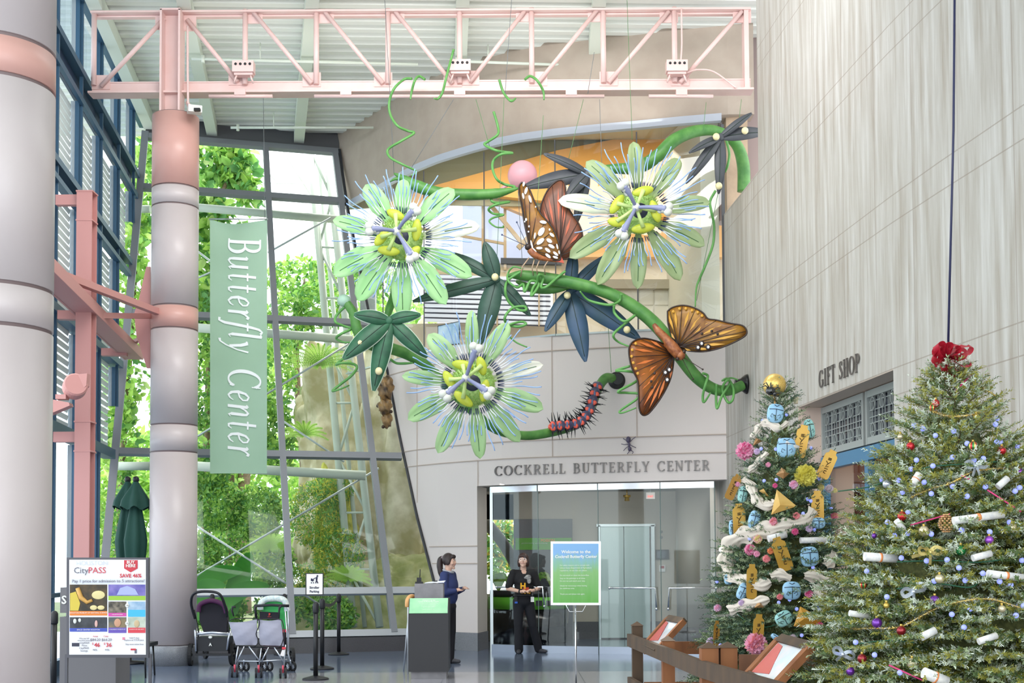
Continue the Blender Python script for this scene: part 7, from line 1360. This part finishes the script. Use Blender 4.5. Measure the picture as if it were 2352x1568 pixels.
for i in range(9):
    for j_ in range(9): a = 2*PI*(j_+.5*(i % 2))/9; rr = .04*math.sin(PI*(i+1)/10.5); z_ = .055-.0125*i; e = p+Vector((rr*math.cos(a), rr*math.sin(a), z_)); q.ball(e, (.009, .009, .006), 6, 4)
q.build('scales', mat('cone_brown', '8a5a34', .5, noise=60, col2='d9b07a'), t)
# ---- smaller tree: gold top ball with beetle
c = at(1779, 884, 11.25); t = thing('gold_ball', 'glittering gold ball on top of the smaller tree', 'ball', c); MB().ball(c, .105, 28, 20).build('globe', mat('gold_glitter', 'd9a83c', .3, .6, noise=180, col2='f2d68a', bump=(200, .5)), t); MB().tube([c-Vector((0, 0, .1)), c-Vector((.0, 0, .24))], .008, 6).build('stick', TAN, t)
t = thing('toy_beetle', 'glossy black toy beetle clinging to the gold ball', 'beetle', at(1771, 898, 11.13)); bc = at(1770, 897, 11.14); BLG = mat('glossy_black', '08080c', .08, coat=1)
MB().ball(bc, (.045, .03, .04), 18, 12).build('abdomen', BLG, t); MB().ball(bc+Vector((.035, -.01, -.03)), .02).build('head', BLG, t)
for dx, dz in ((-.07, .05), (-.06, .08), (.0, .08), (.08, .03), (.09, -.03), (.06, -.06)): MB().tube([bc, bc+Vector((dx*.7, -.02, dz*.9)), bc+Vector((dx*1.1, 0, dz*.7))], .006, 6).build('leg', BLG, t)
# hanging jars (flat card cut-outs in gold with inked signs)
JM = mat('gold_card', 'd2a84e', .3, .35, noise=4, col2='c0923c'); JD = mat('brown_gold_card', '9a6f24', .35, .3); INKB = mat('ink_black', '2a1d12', .6)
def jar(label, px, py, w_, h_, ang, m=JM):
    c = on1(px, py, .1); k = c.y/FPX; t = thing('paper_jar', label, 'paper ornament', c, 'gold paper jars'); w, h = w_*k/2, h_*k/2; ca, sa = math.cos(R(ang)), math.sin(R(ang))
    X_ = Vector((ca, 0, sa)); Z_ = Vector((-sa, 0, ca)); P = [(-.55, 1), (.55, 1), (.55, .8), (.95, .66), (1, .5), (1, -.8), (.85, -.95), (.5, -1), (-.5, -1), (-.85, -.95), (-1, -.8), (-1, .5), (-.95, .66), (-.55, .8)]
    MB().prism([c+X_*w*x+Z_*h*z for x, z in P], (0, .012, 0)).build('card', m, t)
    q = MB(); g_ = lambda x, z: c+X_*w*x+Z_*h*z+Vector((0, -.004, 0))
    for z_ in (.42, .36, .3): q.tube([g_(-.25, z_), g_(.25, z_+.02)], .0028, 4)
    q.tube([g_(-.4, .18), g_(0, .05), g_(.3, .22), g_(-.1, -.05)], .003, 4); q.tube([g_(-.1, -.05), g_(-.15, -.2), g_(.25, -.12)], .003, 4); q.tube([g_(-.25, -.32), g_(.3, -.3)], .0028, 4); q.tube([g_(.25, -.45), g_(-.1, -.46), g_(-.12, -.6), g_(.2, -.62)], .0032, 4); q.build('inked_signs', INKB, t)
    MB().tube([g_(0, 1), g_(.1, 1.2)], .003, 5).build('hanger', LEDB, t)
for a in (('gold paper jar topmost on the smaller tree, right of the blue cut-out', 1841, 1013, 30, 76, -12), ('tilted gold paper jar at the upper right edge of the smaller tree', 1901, 1066, 30, 70, -25), ('upright gold paper jar below the yellow flower at right', 1878, 1162, 29, 71, 0), ('upright gold paper jar at the left edge of the smaller tree', 1698, 1194, 29, 76, 2), ('tilted gold paper jar in the middle below the magenta flower', 1796, 1272, 33, 80, 18), ('gold paper jar left of centre over the cream cloth', 1727, 1335, 24, 80, -2), ('gold paper jar hanging over the big pink flower', 1742, 1450, 25, 80, -4), ('narrow olive gold paper jar at the lower left edge', 1646, 1456, 14, 62, -3, JD), ('gold paper jar by the cross rail at lower right', 1893, 1488, 26, 52, 3), ('brown gold paper jar behind the upper left edge', 1685, 1118, 22, 62, -24, JD), ('gold paper jar hanging below the cross rail', 1901, 1536, 20, 20, 0)): jar(*a)
# scarabs and blue paper shapes
SC1 = mat('scarab_blue', '8fbcdc', .3, noise=6, col2='9cc8e6'); SC2 = mat('scarab_teal', '92cccb', .35, noise=6, col2='a5d8d2'); INKN = mat('ink_line', '1f2c44', .5)
def scarab(label, px, py, w_, h_, ang, m=SC1):
    c = on1(px, py, .08); k = c.y/FPX; t = thing('paper_scarab', label, 'paper ornament', c, 'blue paper scarabs'); q_ = Euler((0, R(-ang), 0)).to_matrix(); w, h = w_*k/2, h_*k/2
    MB().ball(c, (w, .03, h), 20, 14, q_, fn=lambda p: min(1.12, 1/max(abs(p.x)**3+abs(p.z)**3+abs(p.y)**3, .2)**.33)).build('body', m, t); q = MB(); g_ = lambda x, z: c+q_@Vector((x*w, -.036*(1-.35*(x*x+z*z)), z*h))
    q.tube([g_(-.85, .35), g_(0, .42), g_(.85, .35)], .003, 4); q.tube([g_(0, .42), g_(0, 0), g_(0, -.85)], .003, 4); q.tube([g_(-.3, .85), g_(0, .7), g_(.3, .85)], .003, 4)
    for s in (-1, 1): q.tube([g_(s*.2, -.3), g_(s*.5, -.1), g_(s*.62, -.4), g_(s*.4, -.5)], .0022, 4)
    q.build('inked_lines', INKN, t)
for a in (('pale blue paper scarab just under the gold ball', 1781, 949, 38, 44, -8), ('teal paper piece behind the topmost jar', 1859, 984, 24, 44, 10, SC2), ('blue cut-out scarab with black marks near the top', 1806, 1028, 44, 46, 0), ('teal paper scarab at the upper left edge', 1706, 1135, 22, 38, -12, SC2), ('blue paper scarab right of the left edge jar', 1732, 1193, 26, 42, -15), ('blue paper scarab below the right hand jar', 1879, 1201, 32, 26, 0), ('small teal paper piece right of the upright jar', 1895, 1158, 12, 22, 0, SC2), ('round blue paper scarab at centre right, the best visible', 1859, 1278, 42, 46, 5), ('blue paper strip slanting at the right edge', 1926, 1278, 16, 46, 25), ('blue paper scarab half hidden behind the frosted tree', 1958, 1312, 24, 24, 0),
          ('blue paper scarab left of the narrow jar', 1706, 1357, 24, 40, -25), ('blue paper scarab with a spiral behind a twig', 1818, 1356, 42, 42, 0), ('teal paper scarab with a drawn beetle near the lower pyramid', 1800, 1420, 40, 34, 28, SC2), ('speckled teal paper scarab at the lower right', 1913, 1415, 34, 34, 20, SC2), ('blue paper strip behind the near reading board', 1788, 1468, 40, 14, -35), ('blue paper scarab hidden beside the left edge jar', 1681, 1212, 14, 36, 0), ('pale blue scarab at the left edge near the bright lamp', 1673, 1330, 20, 24, 0)): scarab(*a)
# pyramids
PYM = mat('pyramid_card', 'dcb86a', .5, noise=6, col2='cfa455'); PYB = mat('pyramid_brown', 'b58a5c', .5)
def pyramid(label, P, apex_off=.1, m=PYM):
    Q = [on1(px, py, .1) for px, py in P[:-1]]; ap = on1(*P[-1], .1)+Vector((0, -apex_off*.3, 0)); Q = [Vector((q.x, ap.y+.02+.02*i, q.z)) for i, q in enumerate(Q)]; t = thing('card_pyramid', label, 'paper ornament', sum(Q, Vector())/len(Q), 'card pyramids')
    c = sum(Q, Vector())/len(Q)+Vector((0, .09, 0)); V = Q+[ap, c]; n = len(Q); F = [(i, (i+1) % n, n) for i in range(n)]+[(i, n+1, (i+1) % n) for i in range(n)]; MB().add(V, F).build('card', m, t)
for a in (('large yellow card pyramid left of the upright jar', [(1770, 1182), (1831, 1162), (1783, 1124), (1790, 1160)]), ('small brown card pyramid near the top left', [(1729, 1024), (1761, 1008), (1738, 1003), (1740, 1010)], .1, PYB), ('small card pyramid left of the yellow flower', [(1781, 1090), (1800, 1099), (1816, 1086), (1797, 1073), (1799, 1085)], .1, PYB), ('small card pyramid above the large yellow one', [(1740, 1128), (1768, 1138), (1770, 1141), (1756, 1121), (1757, 1130)], .1, PYM),
          ('large open card pyramid at the right edge', [(1905, 1262), (1946, 1226), (1946, 1290), (1930, 1285), (1938, 1250)]), ('large amber card pyramid low on the smaller tree', [(1823, 1438), (1837, 1392), (1890, 1422), (1868, 1443), (1845, 1420)], .12, mat('amber_card', 'c8922e', .5)), ('small card pyramid above the lowest centre jar', [(1731, 1395), (1757, 1395), (1745, 1377), (1744, 1388)], .1, PYB), ('small amber card shape near the frosted tree', [(1911, 1326), (1935, 1332), (1930, 1345), (1921, 1315), (1922, 1328)], .1, mat('amber_card', 'c8922e'))): pyramid(*a)
# paper flowers
def pompom(label, px, py, r_, m, m2=None):
    c = on1(px, py, .1); k = r_*c.y/FPX; t = thing('paper_flower', label, 'paper flower', c); q = MB(); N_ = 34 if r_ > 14 else 20; rr = random.Random(px)
    for i in range(N_):
        z = 1-2*(i+.5)/N_; a = i*2.4; d = Vector((math.sqrt(1-z*z)*math.cos(a), -abs(z)*.8-.1, math.sqrt(1-z*z)*math.sin(a))).normalized(); u = d.orthogonal().normalized(); v = d.cross(u); V = [c+d*k*.2]; n = 9
        for j_ in range(n+1): b = -1.1+2.2*j_/n; w_ = k*(.8+.1*math.sin(j_*3+i)); V.append(c+(d*math.cos(b)+u*math.sin(b)*.75)*w_+v*rr.uniform(-.1, .1)*k)
        q.add(V, [(0, j_+1, j_+2) for j_ in range(n)], True, 0 if not m2 or i % 3 else 1)
    q.ball(c, k*.55, 10, 8); q.build('petals', [m, m2 or m], t)
FP = {n: mat('crepe_'+n, c_, .8, trans=.3) for n, c_ in (('pink', 'fac0da'), ('hot', 'f078b0'), ('lilac', 'ecd8f2'), ('yellow', 'f0e87a'), ('cream', 'f2e8a8'), ('coral', 'f8aab0'), ('orange', 'f4a878'), ('white', 'ecdfe4'))}
for px, py, r_, a, b, lab in ((1710, 1035, 27, 'pink', 'hot', 'big pink paper flower at the upper left edge'), (1738, 1037, 10, 'lilac', None, 'small lilac flower beside the big upper pink one'), (1764, 1067, 8, 'pink', None, 'small pink flower right of the slanting cloth'), (1849, 1092, 33, 'yellow', None, 'large yellow paper flower'), (1822, 1113, 14, 'pink', 'lilac', 'pale pink flower left of and below the yellow one'), (1780, 1115, 8, 'hot', None, 'small magenta flower above the yellow pyramid'), (1885, 1119, 11, 'cream', None, 'cream flower above the upright jar'), (1904, 1122, 13, 'white', 'lilac', 'white lilac flower above the upright jar'), (1917, 1126, 8, 'cream', None, 'tiny cream flower at the right edge cluster'),
        (1776, 1197, 13, 'coral', 'pink', 'coral flower below the yellow pyramid'), (1829, 1184, 11, 'coral', None, 'coral flower left of the upright jar'), (1916, 1185, 12, 'coral', 'hot', 'coral flower at the right edge twig'), (1694, 1112, 8, 'pink', None, 'small pink flower near the brown gold jar'), (1826, 1221, 11, 'hot', None, 'magenta flower above the tilted centre jar'), (1858, 1214, 11, 'lilac', None, 'lilac flower below the upright jar'), (1740, 1238, 14, 'cream', 'pink', 'cream and pink flower above the pink cluster'), (1722, 1262, 17, 'pink', 'hot', 'pink flower cluster left of the tilted jar'), (1738, 1272, 10, 'pink', None, 'pink flower under the cluster'), (1770, 1265, 11, 'orange', None, 'orange flower left of the tilted jar'), (1760, 1283, 12, 'coral', None, 'coral flower below the orange one'),
        (1857, 1363, 13, 'hot', 'pink', 'bright pink flower right of the spiral scarab'), (1791, 1370, 10, 'coral', None, 'coral flower left of the spiral scarab'), (1703, 1384, 10, 'lilac', None, 'lilac flower on the lower cloth'), (1648, 1396, 12, 'pink', 'lilac', 'pink and lilac flower at the lower left edge'), (1883, 1438, 13, 'hot', None, 'magenta flower on the amber pyramid'), (1821, 1464, 11, 'white', 'lilac', 'white flower above the near reading board'), (1735, 1478, 33, 'pink', 'coral', 'biggest pink flower just above the fence rail'), (1634, 1474, 15, 'lilac', None, 'lilac flower beside the narrow olive jar'), (1757, 1482, 9, 'cream', None, 'cream centre at the right of the biggest pink flower')): pompom(lab, px, py, r_, FP[a], FP[b] if b else None)
# cream cloth garland pieces
CLO = mat('cream_cloth', 'e9dfd2', .85, bump=(18, .4), trans=.15)
for lab, P, w0 in (('cream cloth swag under the pale blue scarab', [(1745, 970), (1765, 973), (1790, 983), (1808, 970)], 9), ('cream cloth hanging from the upper left swag', [(1745, 975), (1738, 990), (1728, 1006)], 9), ('cream cloth strip slanting under the big upper pink flower', [(1762, 1040), (1745, 1058), (1730, 1075), (1716, 1086)], 9), ('cream cloth draped from the upper left to the yellow pyramid', [(1704, 1098), (1722, 1112), (1735, 1140), (1750, 1160), (1772, 1158), (1780, 1150)], 12),
                   ('long cream cloth swag winding round the left side', [(1868, 1170), (1850, 1195), (1815, 1205), (1780, 1212), (1735, 1222), (1700, 1234), (1675, 1255), (1668, 1290), (1680, 1318), (1705, 1332), (1740, 1345), (1768, 1335)], 19), ('cream cloth roll right of the narrow jar', [(1768, 1325), (1790, 1320), (1815, 1328)], 13), ('cream cloth swag at the right beside the bright pink flower', [(1845, 1322), (1875, 1325), (1905, 1345), (1930, 1365)], 14), ('cream cloth knot below the right swag', [(1875, 1340), (1882, 1360), (1880, 1378)], 14), ('lower left cream cloth swag', [(1672, 1402), (1700, 1393), (1735, 1385), (1765, 1375)], 14), ('cream cloth scrap by the right jar above the rail', [(1852, 1502), (1866, 1490), (1880, 1475)], 17), ('cream cloth at the right edge below the open pyramid', [(1895, 1300), (1908, 1285), (1918, 1270)], 14)):
    P2 = smoothpts([on1(px, py, .05) for px, py in P], 6); n = len(P2); V = []; F = []; m_ = 9
    for i, p in enumerate(P2):
        tg = (P2[min(i+1, n-1)]-P2[max(i-1, 0)]).normalized(); sd = tg.cross(Vector((0, 1, 0))).normalized(); w = w0*p.y/FPX*(1+.25*math.sin(i*.9+P[0][0]))*(.6+.4*math.sin(PI*min(1, (i+.8)/n)))
        for j_ in range(m_): u = -1+2*j_/(m_-1); V.append(p+sd*w*u+Vector((0, -.05*(1-u*u)+.016*math.sin(u*9+i*.3), 0)))
    for i in range(n-1):
        for j_ in range(m_-1): a = i*m_+j_; F.append((a, a+1, a+m_+1, a+m_))
    tag(MB().add(V, F, True).build('cloth_garland', CLO), lab, 'cloth')
# the bright lamp left of the tree, cream paper cup, cable to the tree top
t = thing('spot_bulb', 'bright white bulb at the left side of the smaller tree', 'light bulb', at(1657, 1262, 11.3)); MB().ball(at(1657, 1262, 11.3), .022).build('globe', mat('white_hot', 'ffffff', .3, emis=12), t)
t = thing('paper_cup', 'tiny cream paper cup hanging right of the gold ball', 'ornament', at(1828, 925, 11.3)); MB().lathe(at(1828, 922, 11.3), [(.018, -.02), (.026, .04)], 14).build('cup', mat('cup_cream', 'e9d9bc', .6), t); MB().tube([at(1828, 913, 11.3), at(1822, 900, 11.3), at(1812, 893, 11.3)], .003, 5).build('string', LEDB, t)
tag(MB().tube([at(2193, -60, 8.0), at(2190, 300, 8.0), at(2178, 785, 8.0)], .008, 8).build('hanging_cable', mat('navy_cable', '23264a', .5)), 'long dark cable hanging straight down to the top of the large tree', 'cable')
# ============================================================ people
def mesh_from(parts, voxel, name, smooth=6, mats=None, parent=None, org=None):
    """parts: list of MB-building callables put together, fused to one continuous surface"""
    q = MB()
    for p in parts: p(q)
    me = bpy.data.meshes.new(name); me.from_pydata([tuple(Vector(v)-org) for v in q.v], [], q.f); o = bpy.data.objects.new('tmp', me); COL.objects.link(o)
    bm = bmesh.new(); bm.from_mesh(me); bmesh.ops.recalc_face_normals(bm, faces=bm.faces); bm.to_mesh(me); bm.free()
    m = o.modifiers.new('r', 'REMESH'); m.mode = 'VOXEL'; m.voxel_size = voxel; m2 = o.modifiers.new('s', 'SMOOTH'); m2.iterations = smooth; m2.factor = .5
    dg = bpy.context.evaluated_depsgraph_get(); dg.update(); me2 = bpy.data.meshes.new_from_object(o.evaluated_get(dg)); bpy.data.objects.remove(o); me2.name = name
    me2.polygons.foreach_set('use_smooth', [True]*len(me2.polygons)); me2.materials.clear(); me2.materials.append(mats); return link(name, me2, parent, None, org)
def cap(a, b, ra, rb, flat=None):
    a, b = Vector(a), Vector(b)
    def f(q):
        n = 8; P = [a.lerp(b, i/n) for i in range(n+1)]; q.tube(P, [ra+(rb-ra)*i/n for i in range(n+1)], 14); q.ball(a, ra, 14, 10); q.ball(b, rb, 14, 10)
    return f
def ell(c, r, rot=None): return lambda q: q.ball(Vector(c), r, 20, 14, rot)
SKIN = mat('skin', 'e0b8a4', .5, noise=8, col2='dbae98'); HAIR = mat('dark_hair', '241a1c', .45, noise=30, col2='3a2a28', stretch=(6, 6, 1)); TROU = mat('black_trousers', '15161e', .8, bump=(30, .1))
def person(label, base, yaw, head_yaw, J, shirt, trou, shoes_m, long_sleeve, hair_fn, H):
    """local frame: x = person's left, y = back, z = up (facing -y); J: joints"""
    root = thing('person', label, 'person', base); root.rotation_euler = (0, 0, yaw); O = Vector((0, 0, 0)); ORG[root.name] = O
    hc = Vector(J['head']); hq = Euler((J.get('pitch', 0), 0, head_yaw)).to_matrix(); h_ = lambda x, y, z: hc+hq@Vector((x, y, z))
    hands = []
    for s in ('l', 'r'):
        w, e = Vector(J['wr_'+s]), Vector(J['el_'+s]); d = (w-e).normalized(); pd = Vector(J['hand_'+s]).normalized(); side = pd.cross(Vector((0, 0, 1))).normalized(); nrm = side.cross(pd)
        hands.append(cap(w-d*.02, w+pd*.055, .024, .030)); hands.append(lambda q, c=w+pd*.05, a=pd, s2=side, n2=nrm: q.ball(c, (.043, .04, .018), 14, 10, Matrix((a, s2, n2)).transposed()))
        for k, (o_, l_) in enumerate(((-.028, .06), (-.010, .07), (.009, .066), (.027, .052))):
            b0 = w+pd*.075+side*o_; b1 = b0+pd*l_*.5-nrm*.008; b2 = b1+(pd*.6-nrm*.8).normalized()*l_*.5; hands.append(cap(b0, b1, .0088, .0082)); hands.append(cap(b1, b2, .0082, .007))
        sg = -1 if s == 'l' else 1; tb = w+pd*.03+side*sg*.03; hands.append(cap(tb, tb+(pd*.6+side*sg*.6-nrm*.3).normalized()*.055, .011, .009))
    neck = Vector(J['neck']); body = [cap(neck-Vector((0, 0, .06)), hc-Vector((0, -.01, .07)), .052, .05), ell(hc+Vector((0, 0, .01)), (.074, .092, .112), hq), ell(h_(0, -.035, -.06), (.052, .05, .055), hq), ell(h_(0, -.095, -.015), (.012, .018, .024), hq), ell(h_(0, -.082, -.052), (.024, .012, .008), hq), ell(h_(0, -.07, -.1), (.024, .022, .02), hq), ell(h_(.076, .01, -.01), (.012, .02, .03), hq), ell(h_(-.076, .01, -.01), (.012, .02, .03), hq), ell(h_(.045, -.06, -.03), (.026, .028, .026), hq), ell(h_(-.045, -.06, -.03), (.026, .028, .026), hq)]
    for s in ('l', 'r'): body += [cap(J['sh_'+s], J['el_'+s], .046, .038), cap(J['el_'+s], J['wr_'+s], .04, .026)]
    body += [cap(neck-Vector((0, 0, .1)), J['pelvis'], .1, .11)]
    for s in ('l', 'r'): body += [cap(J['hip_'+s], J['kn_'+s], .08, .055), cap(J['kn_'+s], J['an_'+s], .052, .036)]
    bd = mesh_from(body+hands, .0075, 'body', 4, SKIN, root, O)
    for x in (-.031, .031):
        ey = MB().ball(h_(x, -.083, .012), (.011, .006, .006), 12, 8, hq); e_ = ey.build('eye', mat('eye_white', 'ece6e2', .3), root); MB().ball(h_(x, -.09, .012), (.006, .004, .006), 10, 6, hq).build('iris', mat('iris_dark', '2a1c18', .3), e_)
        MB().tube([h_(x-.018, -.086, .032), h_(x, -.092, .037), h_(x+.018, -.086, .032)], .003, 5).build('eyebrow', HAIR, root)
    MB().tube([h_(-.024, -.088, -.05), h_(0, -.097, -.054), h_(.024, -.088, -.05)], .0045, 6).build('lips', mat('lips', 'c07a78', .4), root)
    ps = Vector(J['pelvis']); ch = (Vector(J['sh_l'])+Vector(J['sh_r']))/2; ax = (Vector(J['sh_l'])-Vector(J['sh_r'])).normalized(); tq = Matrix((ax, Vector((0, 0, 1)).cross(ax).normalized(), Vector((0, 0, 1)))).transposed()
    T = [ell(ch-Vector((0, 0, .10)), (.175, .115, .16), tq), ell(ch.lerp(ps, .55), (.15, .105, .2), tq), ell(ps+Vector((0, 0, .05)), (.165, .125, .13), tq), cap(J['sh_l'], J['sh_r'], .06, .06), ell(ch+Vector((0, 0, -.0)), (.12, .075, .065), tq), ell(ch-Vector((0, .06, .14)), (.12, .07, .075), tq)]
    if long_sleeve: T += [ell(ps+Vector((0, .01, .12)), (.175, .165, .17), tq), ell(ch-Vector((0, 0, .16)), (.185, .15, .2), tq)]
    for s in ('l', 'r'):
        a, b, c_ = Vector(J['sh_'+s]), Vector(J['el_'+s]), Vector(J['wr_'+s])
        if long_sleeve: T += [cap(a, b, .067, .058), cap(b, b.lerp(c_, .93), .058, .04)]
        else: T += [cap(a, a.lerp(b, .82), .068, .066)]
    mesh_from(T, .010, 'jacket' if long_sleeve else 't_shirt', 5, shirt, root, O)
    Tr = [ell(ps-Vector((0, 0, .04)), (.165, .128, .11), tq)]
    for s in ('l', 'r'): a, b, c_ = Vector(J['hip_'+s]), Vector(J['kn_'+s]), Vector(J['an_'+s]); Tr += [cap(a, b, .098, .075), cap(b, c_+(c_-b).normalized()*.03, .07, .075)]
    mesh_from(Tr, .011, 'trousers', 5, trou, root, O)
    for s in ('l', 'r'): c_ = Vector(J['an_'+s]); f = Vector(J['toe_'+s])-c_; f.z = 0; f.normalize(); mesh_from([ell((c_.x+f.x*.01, c_.y+f.y*.01, .045), (.045, .05, .045)), cap((c_.x+f.x*.03, c_.y+f.y*.03, .04), (c_.x+f.x*.15, c_.y+f.y*.15, .03), .042, .03), cap((c_.x-f.x*.05, c_.y-f.y*.05, .035), (c_.x, c_.y, .035), .035, .038)], .008, 'shoe', 3, shoes_m, root, O)
    hair_fn(root, h_, hq, hc); return root, h_, hq
# ---- the visitor host at the podium, seen from behind and turned to the right
Jw = dict(head=(0, -.02, 1.535), neck=(0, .01, 1.40), sh_l=(.165, .0, 1.33), sh_r=(-.165, .0, 1.33), el_l=(.24, -.02, 1.07), el_r=(-.24, -.02, 1.07), wr_l=(.15, -.19, 1.12), wr_r=(-.14, -.17, 1.10), hand_l=(-.7, -.55, .25), hand_r=(.75, -.5, .2), pelvis=(0, .01, .90), hip_l=(.085, .01, .86), hip_r=(-.085, .01, .86), kn_l=(.09, -.01, .48), kn_r=(-.085, .03, .48), an_l=(.09, .02, .09), an_r=(-.08, .13, .09), toe_l=(.1, -.2, 0), toe_r=(-.08, -.1, 0))
def hair_w(root, h_, hq, hc):
    def cap_(q): q.ball(h_(0, .018, .028), (.088, .098, .104), 22, 16, hq)
    mesh_from([cap_, lambda q: q.ball(h_(0, -.062, .072), (.06, .04, .035), 14, 10, hq), lambda q: q.ball(h_(.07, .0, .0), (.02, .045, .06), 12, 8, hq), lambda q: q.ball(h_(-.07, .0, .0), (.02, .045, .06), 12, 8, hq)], .008, 'hair', 4, HAIR, root, Vector())
    P = [h_(0, .1, .06), h_(0, .145, .03), h_(0, .155, -.06), h_(0, .14, -.17), h_(0, .125, -.26)]; MB().tube(smoothpts(P, 5), smoothr([.03, .042, .048, .042, .012], 5), 14).build('ponytail', HAIR, root); MB().ring(h_(0, .11, .055), .034, .02, .02, (0, 1, .3), 14).build('hair_tie', mat('hair_tie', '9a8a90', .5), root)
b = flr(1030, 1524)
pw, hw_, hqw = person('person in a navy jacket with a dark ponytail standing behind the podium, looking right', (b.x+.0, b.y, 0), R(72), R(-12)+R(12), Jw, mat('navy_jacket', '2a3768', .75, bump=(25, .15)), mat('dark_trousers', '14131c', .8), mat('grey_shoes', '3c3c42', .6), True, hair_w, 1.64)
MB().tube([(-.07, .0, 1.385), (-.04, .06, 1.41), (.04, .06, 1.41), (.07, .0, 1.385), (.03, -.07, 1.37), (-.03, -.07, 1.37)], .018, 8, closed=True).build('collar', mat('grey_collar', 'b4b6be', .8), pw)
# ---- the staff member in front of the doors
Jm = dict(head=(-.005, -.03, 1.545), pitch=R(-6), neck=(0, .0, 1.40), sh_l=(.17, .0, 1.335), sh_r=(-.17, .0, 1.335), el_l=(.255, .0, 1.08), el_r=(-.26, .0, 1.08), wr_l=(.13, -.19, 1.045), wr_r=(-.07, -.21, 1.03), hand_l=(-.85, -.4, .1), hand_r=(.9, -.35, .1), pelvis=(0, .01, .90), hip_l=(.085, .01, .86), hip_r=(-.085, .01, .86), kn_l=(.15, .0, .47), kn_r=(-.09, .0, .48), an_l=(.26, .08, .09), an_r=(-.08, .02, .09), toe_l=(.4, -.1, 0), toe_r=(-.12, -.2, 0))
def hair_m(root, h_, hq, hc):
    mesh_from([lambda q: q.ball(h_(0, .018, .035), (.09, .1, .1), 22, 16, hq), lambda q: q.ball(h_(0, -.065, .07), (.07, .035, .032), 14, 10, hq), lambda q: q.ball(h_(.074, .015, -.03), (.026, .06, .08), 14, 10, hq), lambda q: q.ball(h_(-.074, .015, -.03), (.026, .06, .08), 14, 10, hq), lambda q: q.ball(h_(0, .07, -.05), (.07, .04, .08), 14, 10, hq), lambda q: q.ball(h_(.04, -.085, .05), (.035, .012, .022), 12, 8, hq)], .008, 'hair', 4, mat('brown_hair', '33211f', .45, noise=30, col2='4a302a', stretch=(6, 6, 1)), root, Vector())
    q = MB()
    for x in (-.033, .033): q.ring(h_(x, -.106, .01), .023, .0215, .0025, hq@Vector((0, 1, 0)), 16)
    q.tube([h_(-.011, -.108, .012), h_(.011, -.108, .012)], .002, 5); q.tube([h_(.057, -.1, .012), h_(.078, 0, .01)], .002, 5); q.tube([h_(-.057, -.1, .012), h_(-.078, 0, .01)], .002, 5); q.build('glasses', CHROME, root)
b = flr(1203, 1499)
pm, hm_, _ = person('person in a black printed t-shirt and glasses standing before the glass doors, hands held together', (b.x, b.y-.1, 0), R(8), R(-14), Jm, mat('black_tshirt', '17161a', .8), TROU, mat('grey_shoes', '3c3c42'), False, hair_m, 1.66)
t = MB(); t.ball((.06, -.135, 1.27), (.05, .012, .04), 14, 10); t.ball((.075, -.128, 1.21), (.035, .012, .05), 12, 8); t.ball((.015, -.135, 1.26), (.025, .01, .02), 10, 8); t.build('shirt_picture', mat('print_pale_grey', 'b9b9b4', .6, noise=30, col2='77777a'), pm, local=True)
def ptx(s_, size, x, z, m, bold=.003): return text(s_, size, (x, -.150, z), FACE, m, pm, 'shirt_letters', bold=bold)
YL = mat('shirt_yellow', 'f0b41e', .6); ptx('H', .13, -.03, 1.12, YL, .006); ptx('MNS', .075, .02, 1.02, YL)
MB().box((.02, -.142, 1.075), (.1, .004, .05)).build('shirt_print', mat('shirt_red', 'b8402a', .6), pm, local=True)
MB().tube([(.16*math.cos(a), .125*math.sin(a), .965) for a in np.linspace(0, 2*PI, 24, endpoint=False)], .016, 6, closed=True).build('belt', BLACK, pm, local=True)
MB().box((.13, -.125, .9), (.055, .01, .085)).build('badge', mat('paper_white', 'f1f1ee'), pm, local=True); MB().tube([(.125, -.13, 1.02), (.13, -.13, .94)], .003, 5).build('badge_cord', CHROME, pm, local=True)
MB().box((-.14, -.1, .9), (.04, .03, .1)).build('radio', BLKP, pm, local=True); MB().box((-.14, -.105, .85), (.045, .03, .03)).build('radio_light', mat('blue_plastic', '2c62c8', .4), pm, local=True)
MB().ring((-.085, -.195, 1.032), .036, .03, .025, (.7, -.7, 0), 16).build('wristband', BLACK, pm, local=True); MB().ring((.15, -.165, 1.048), .036, .031, .012, (.7, .7, 0), 16).build('bracelet', CHROME, pm, local=True)
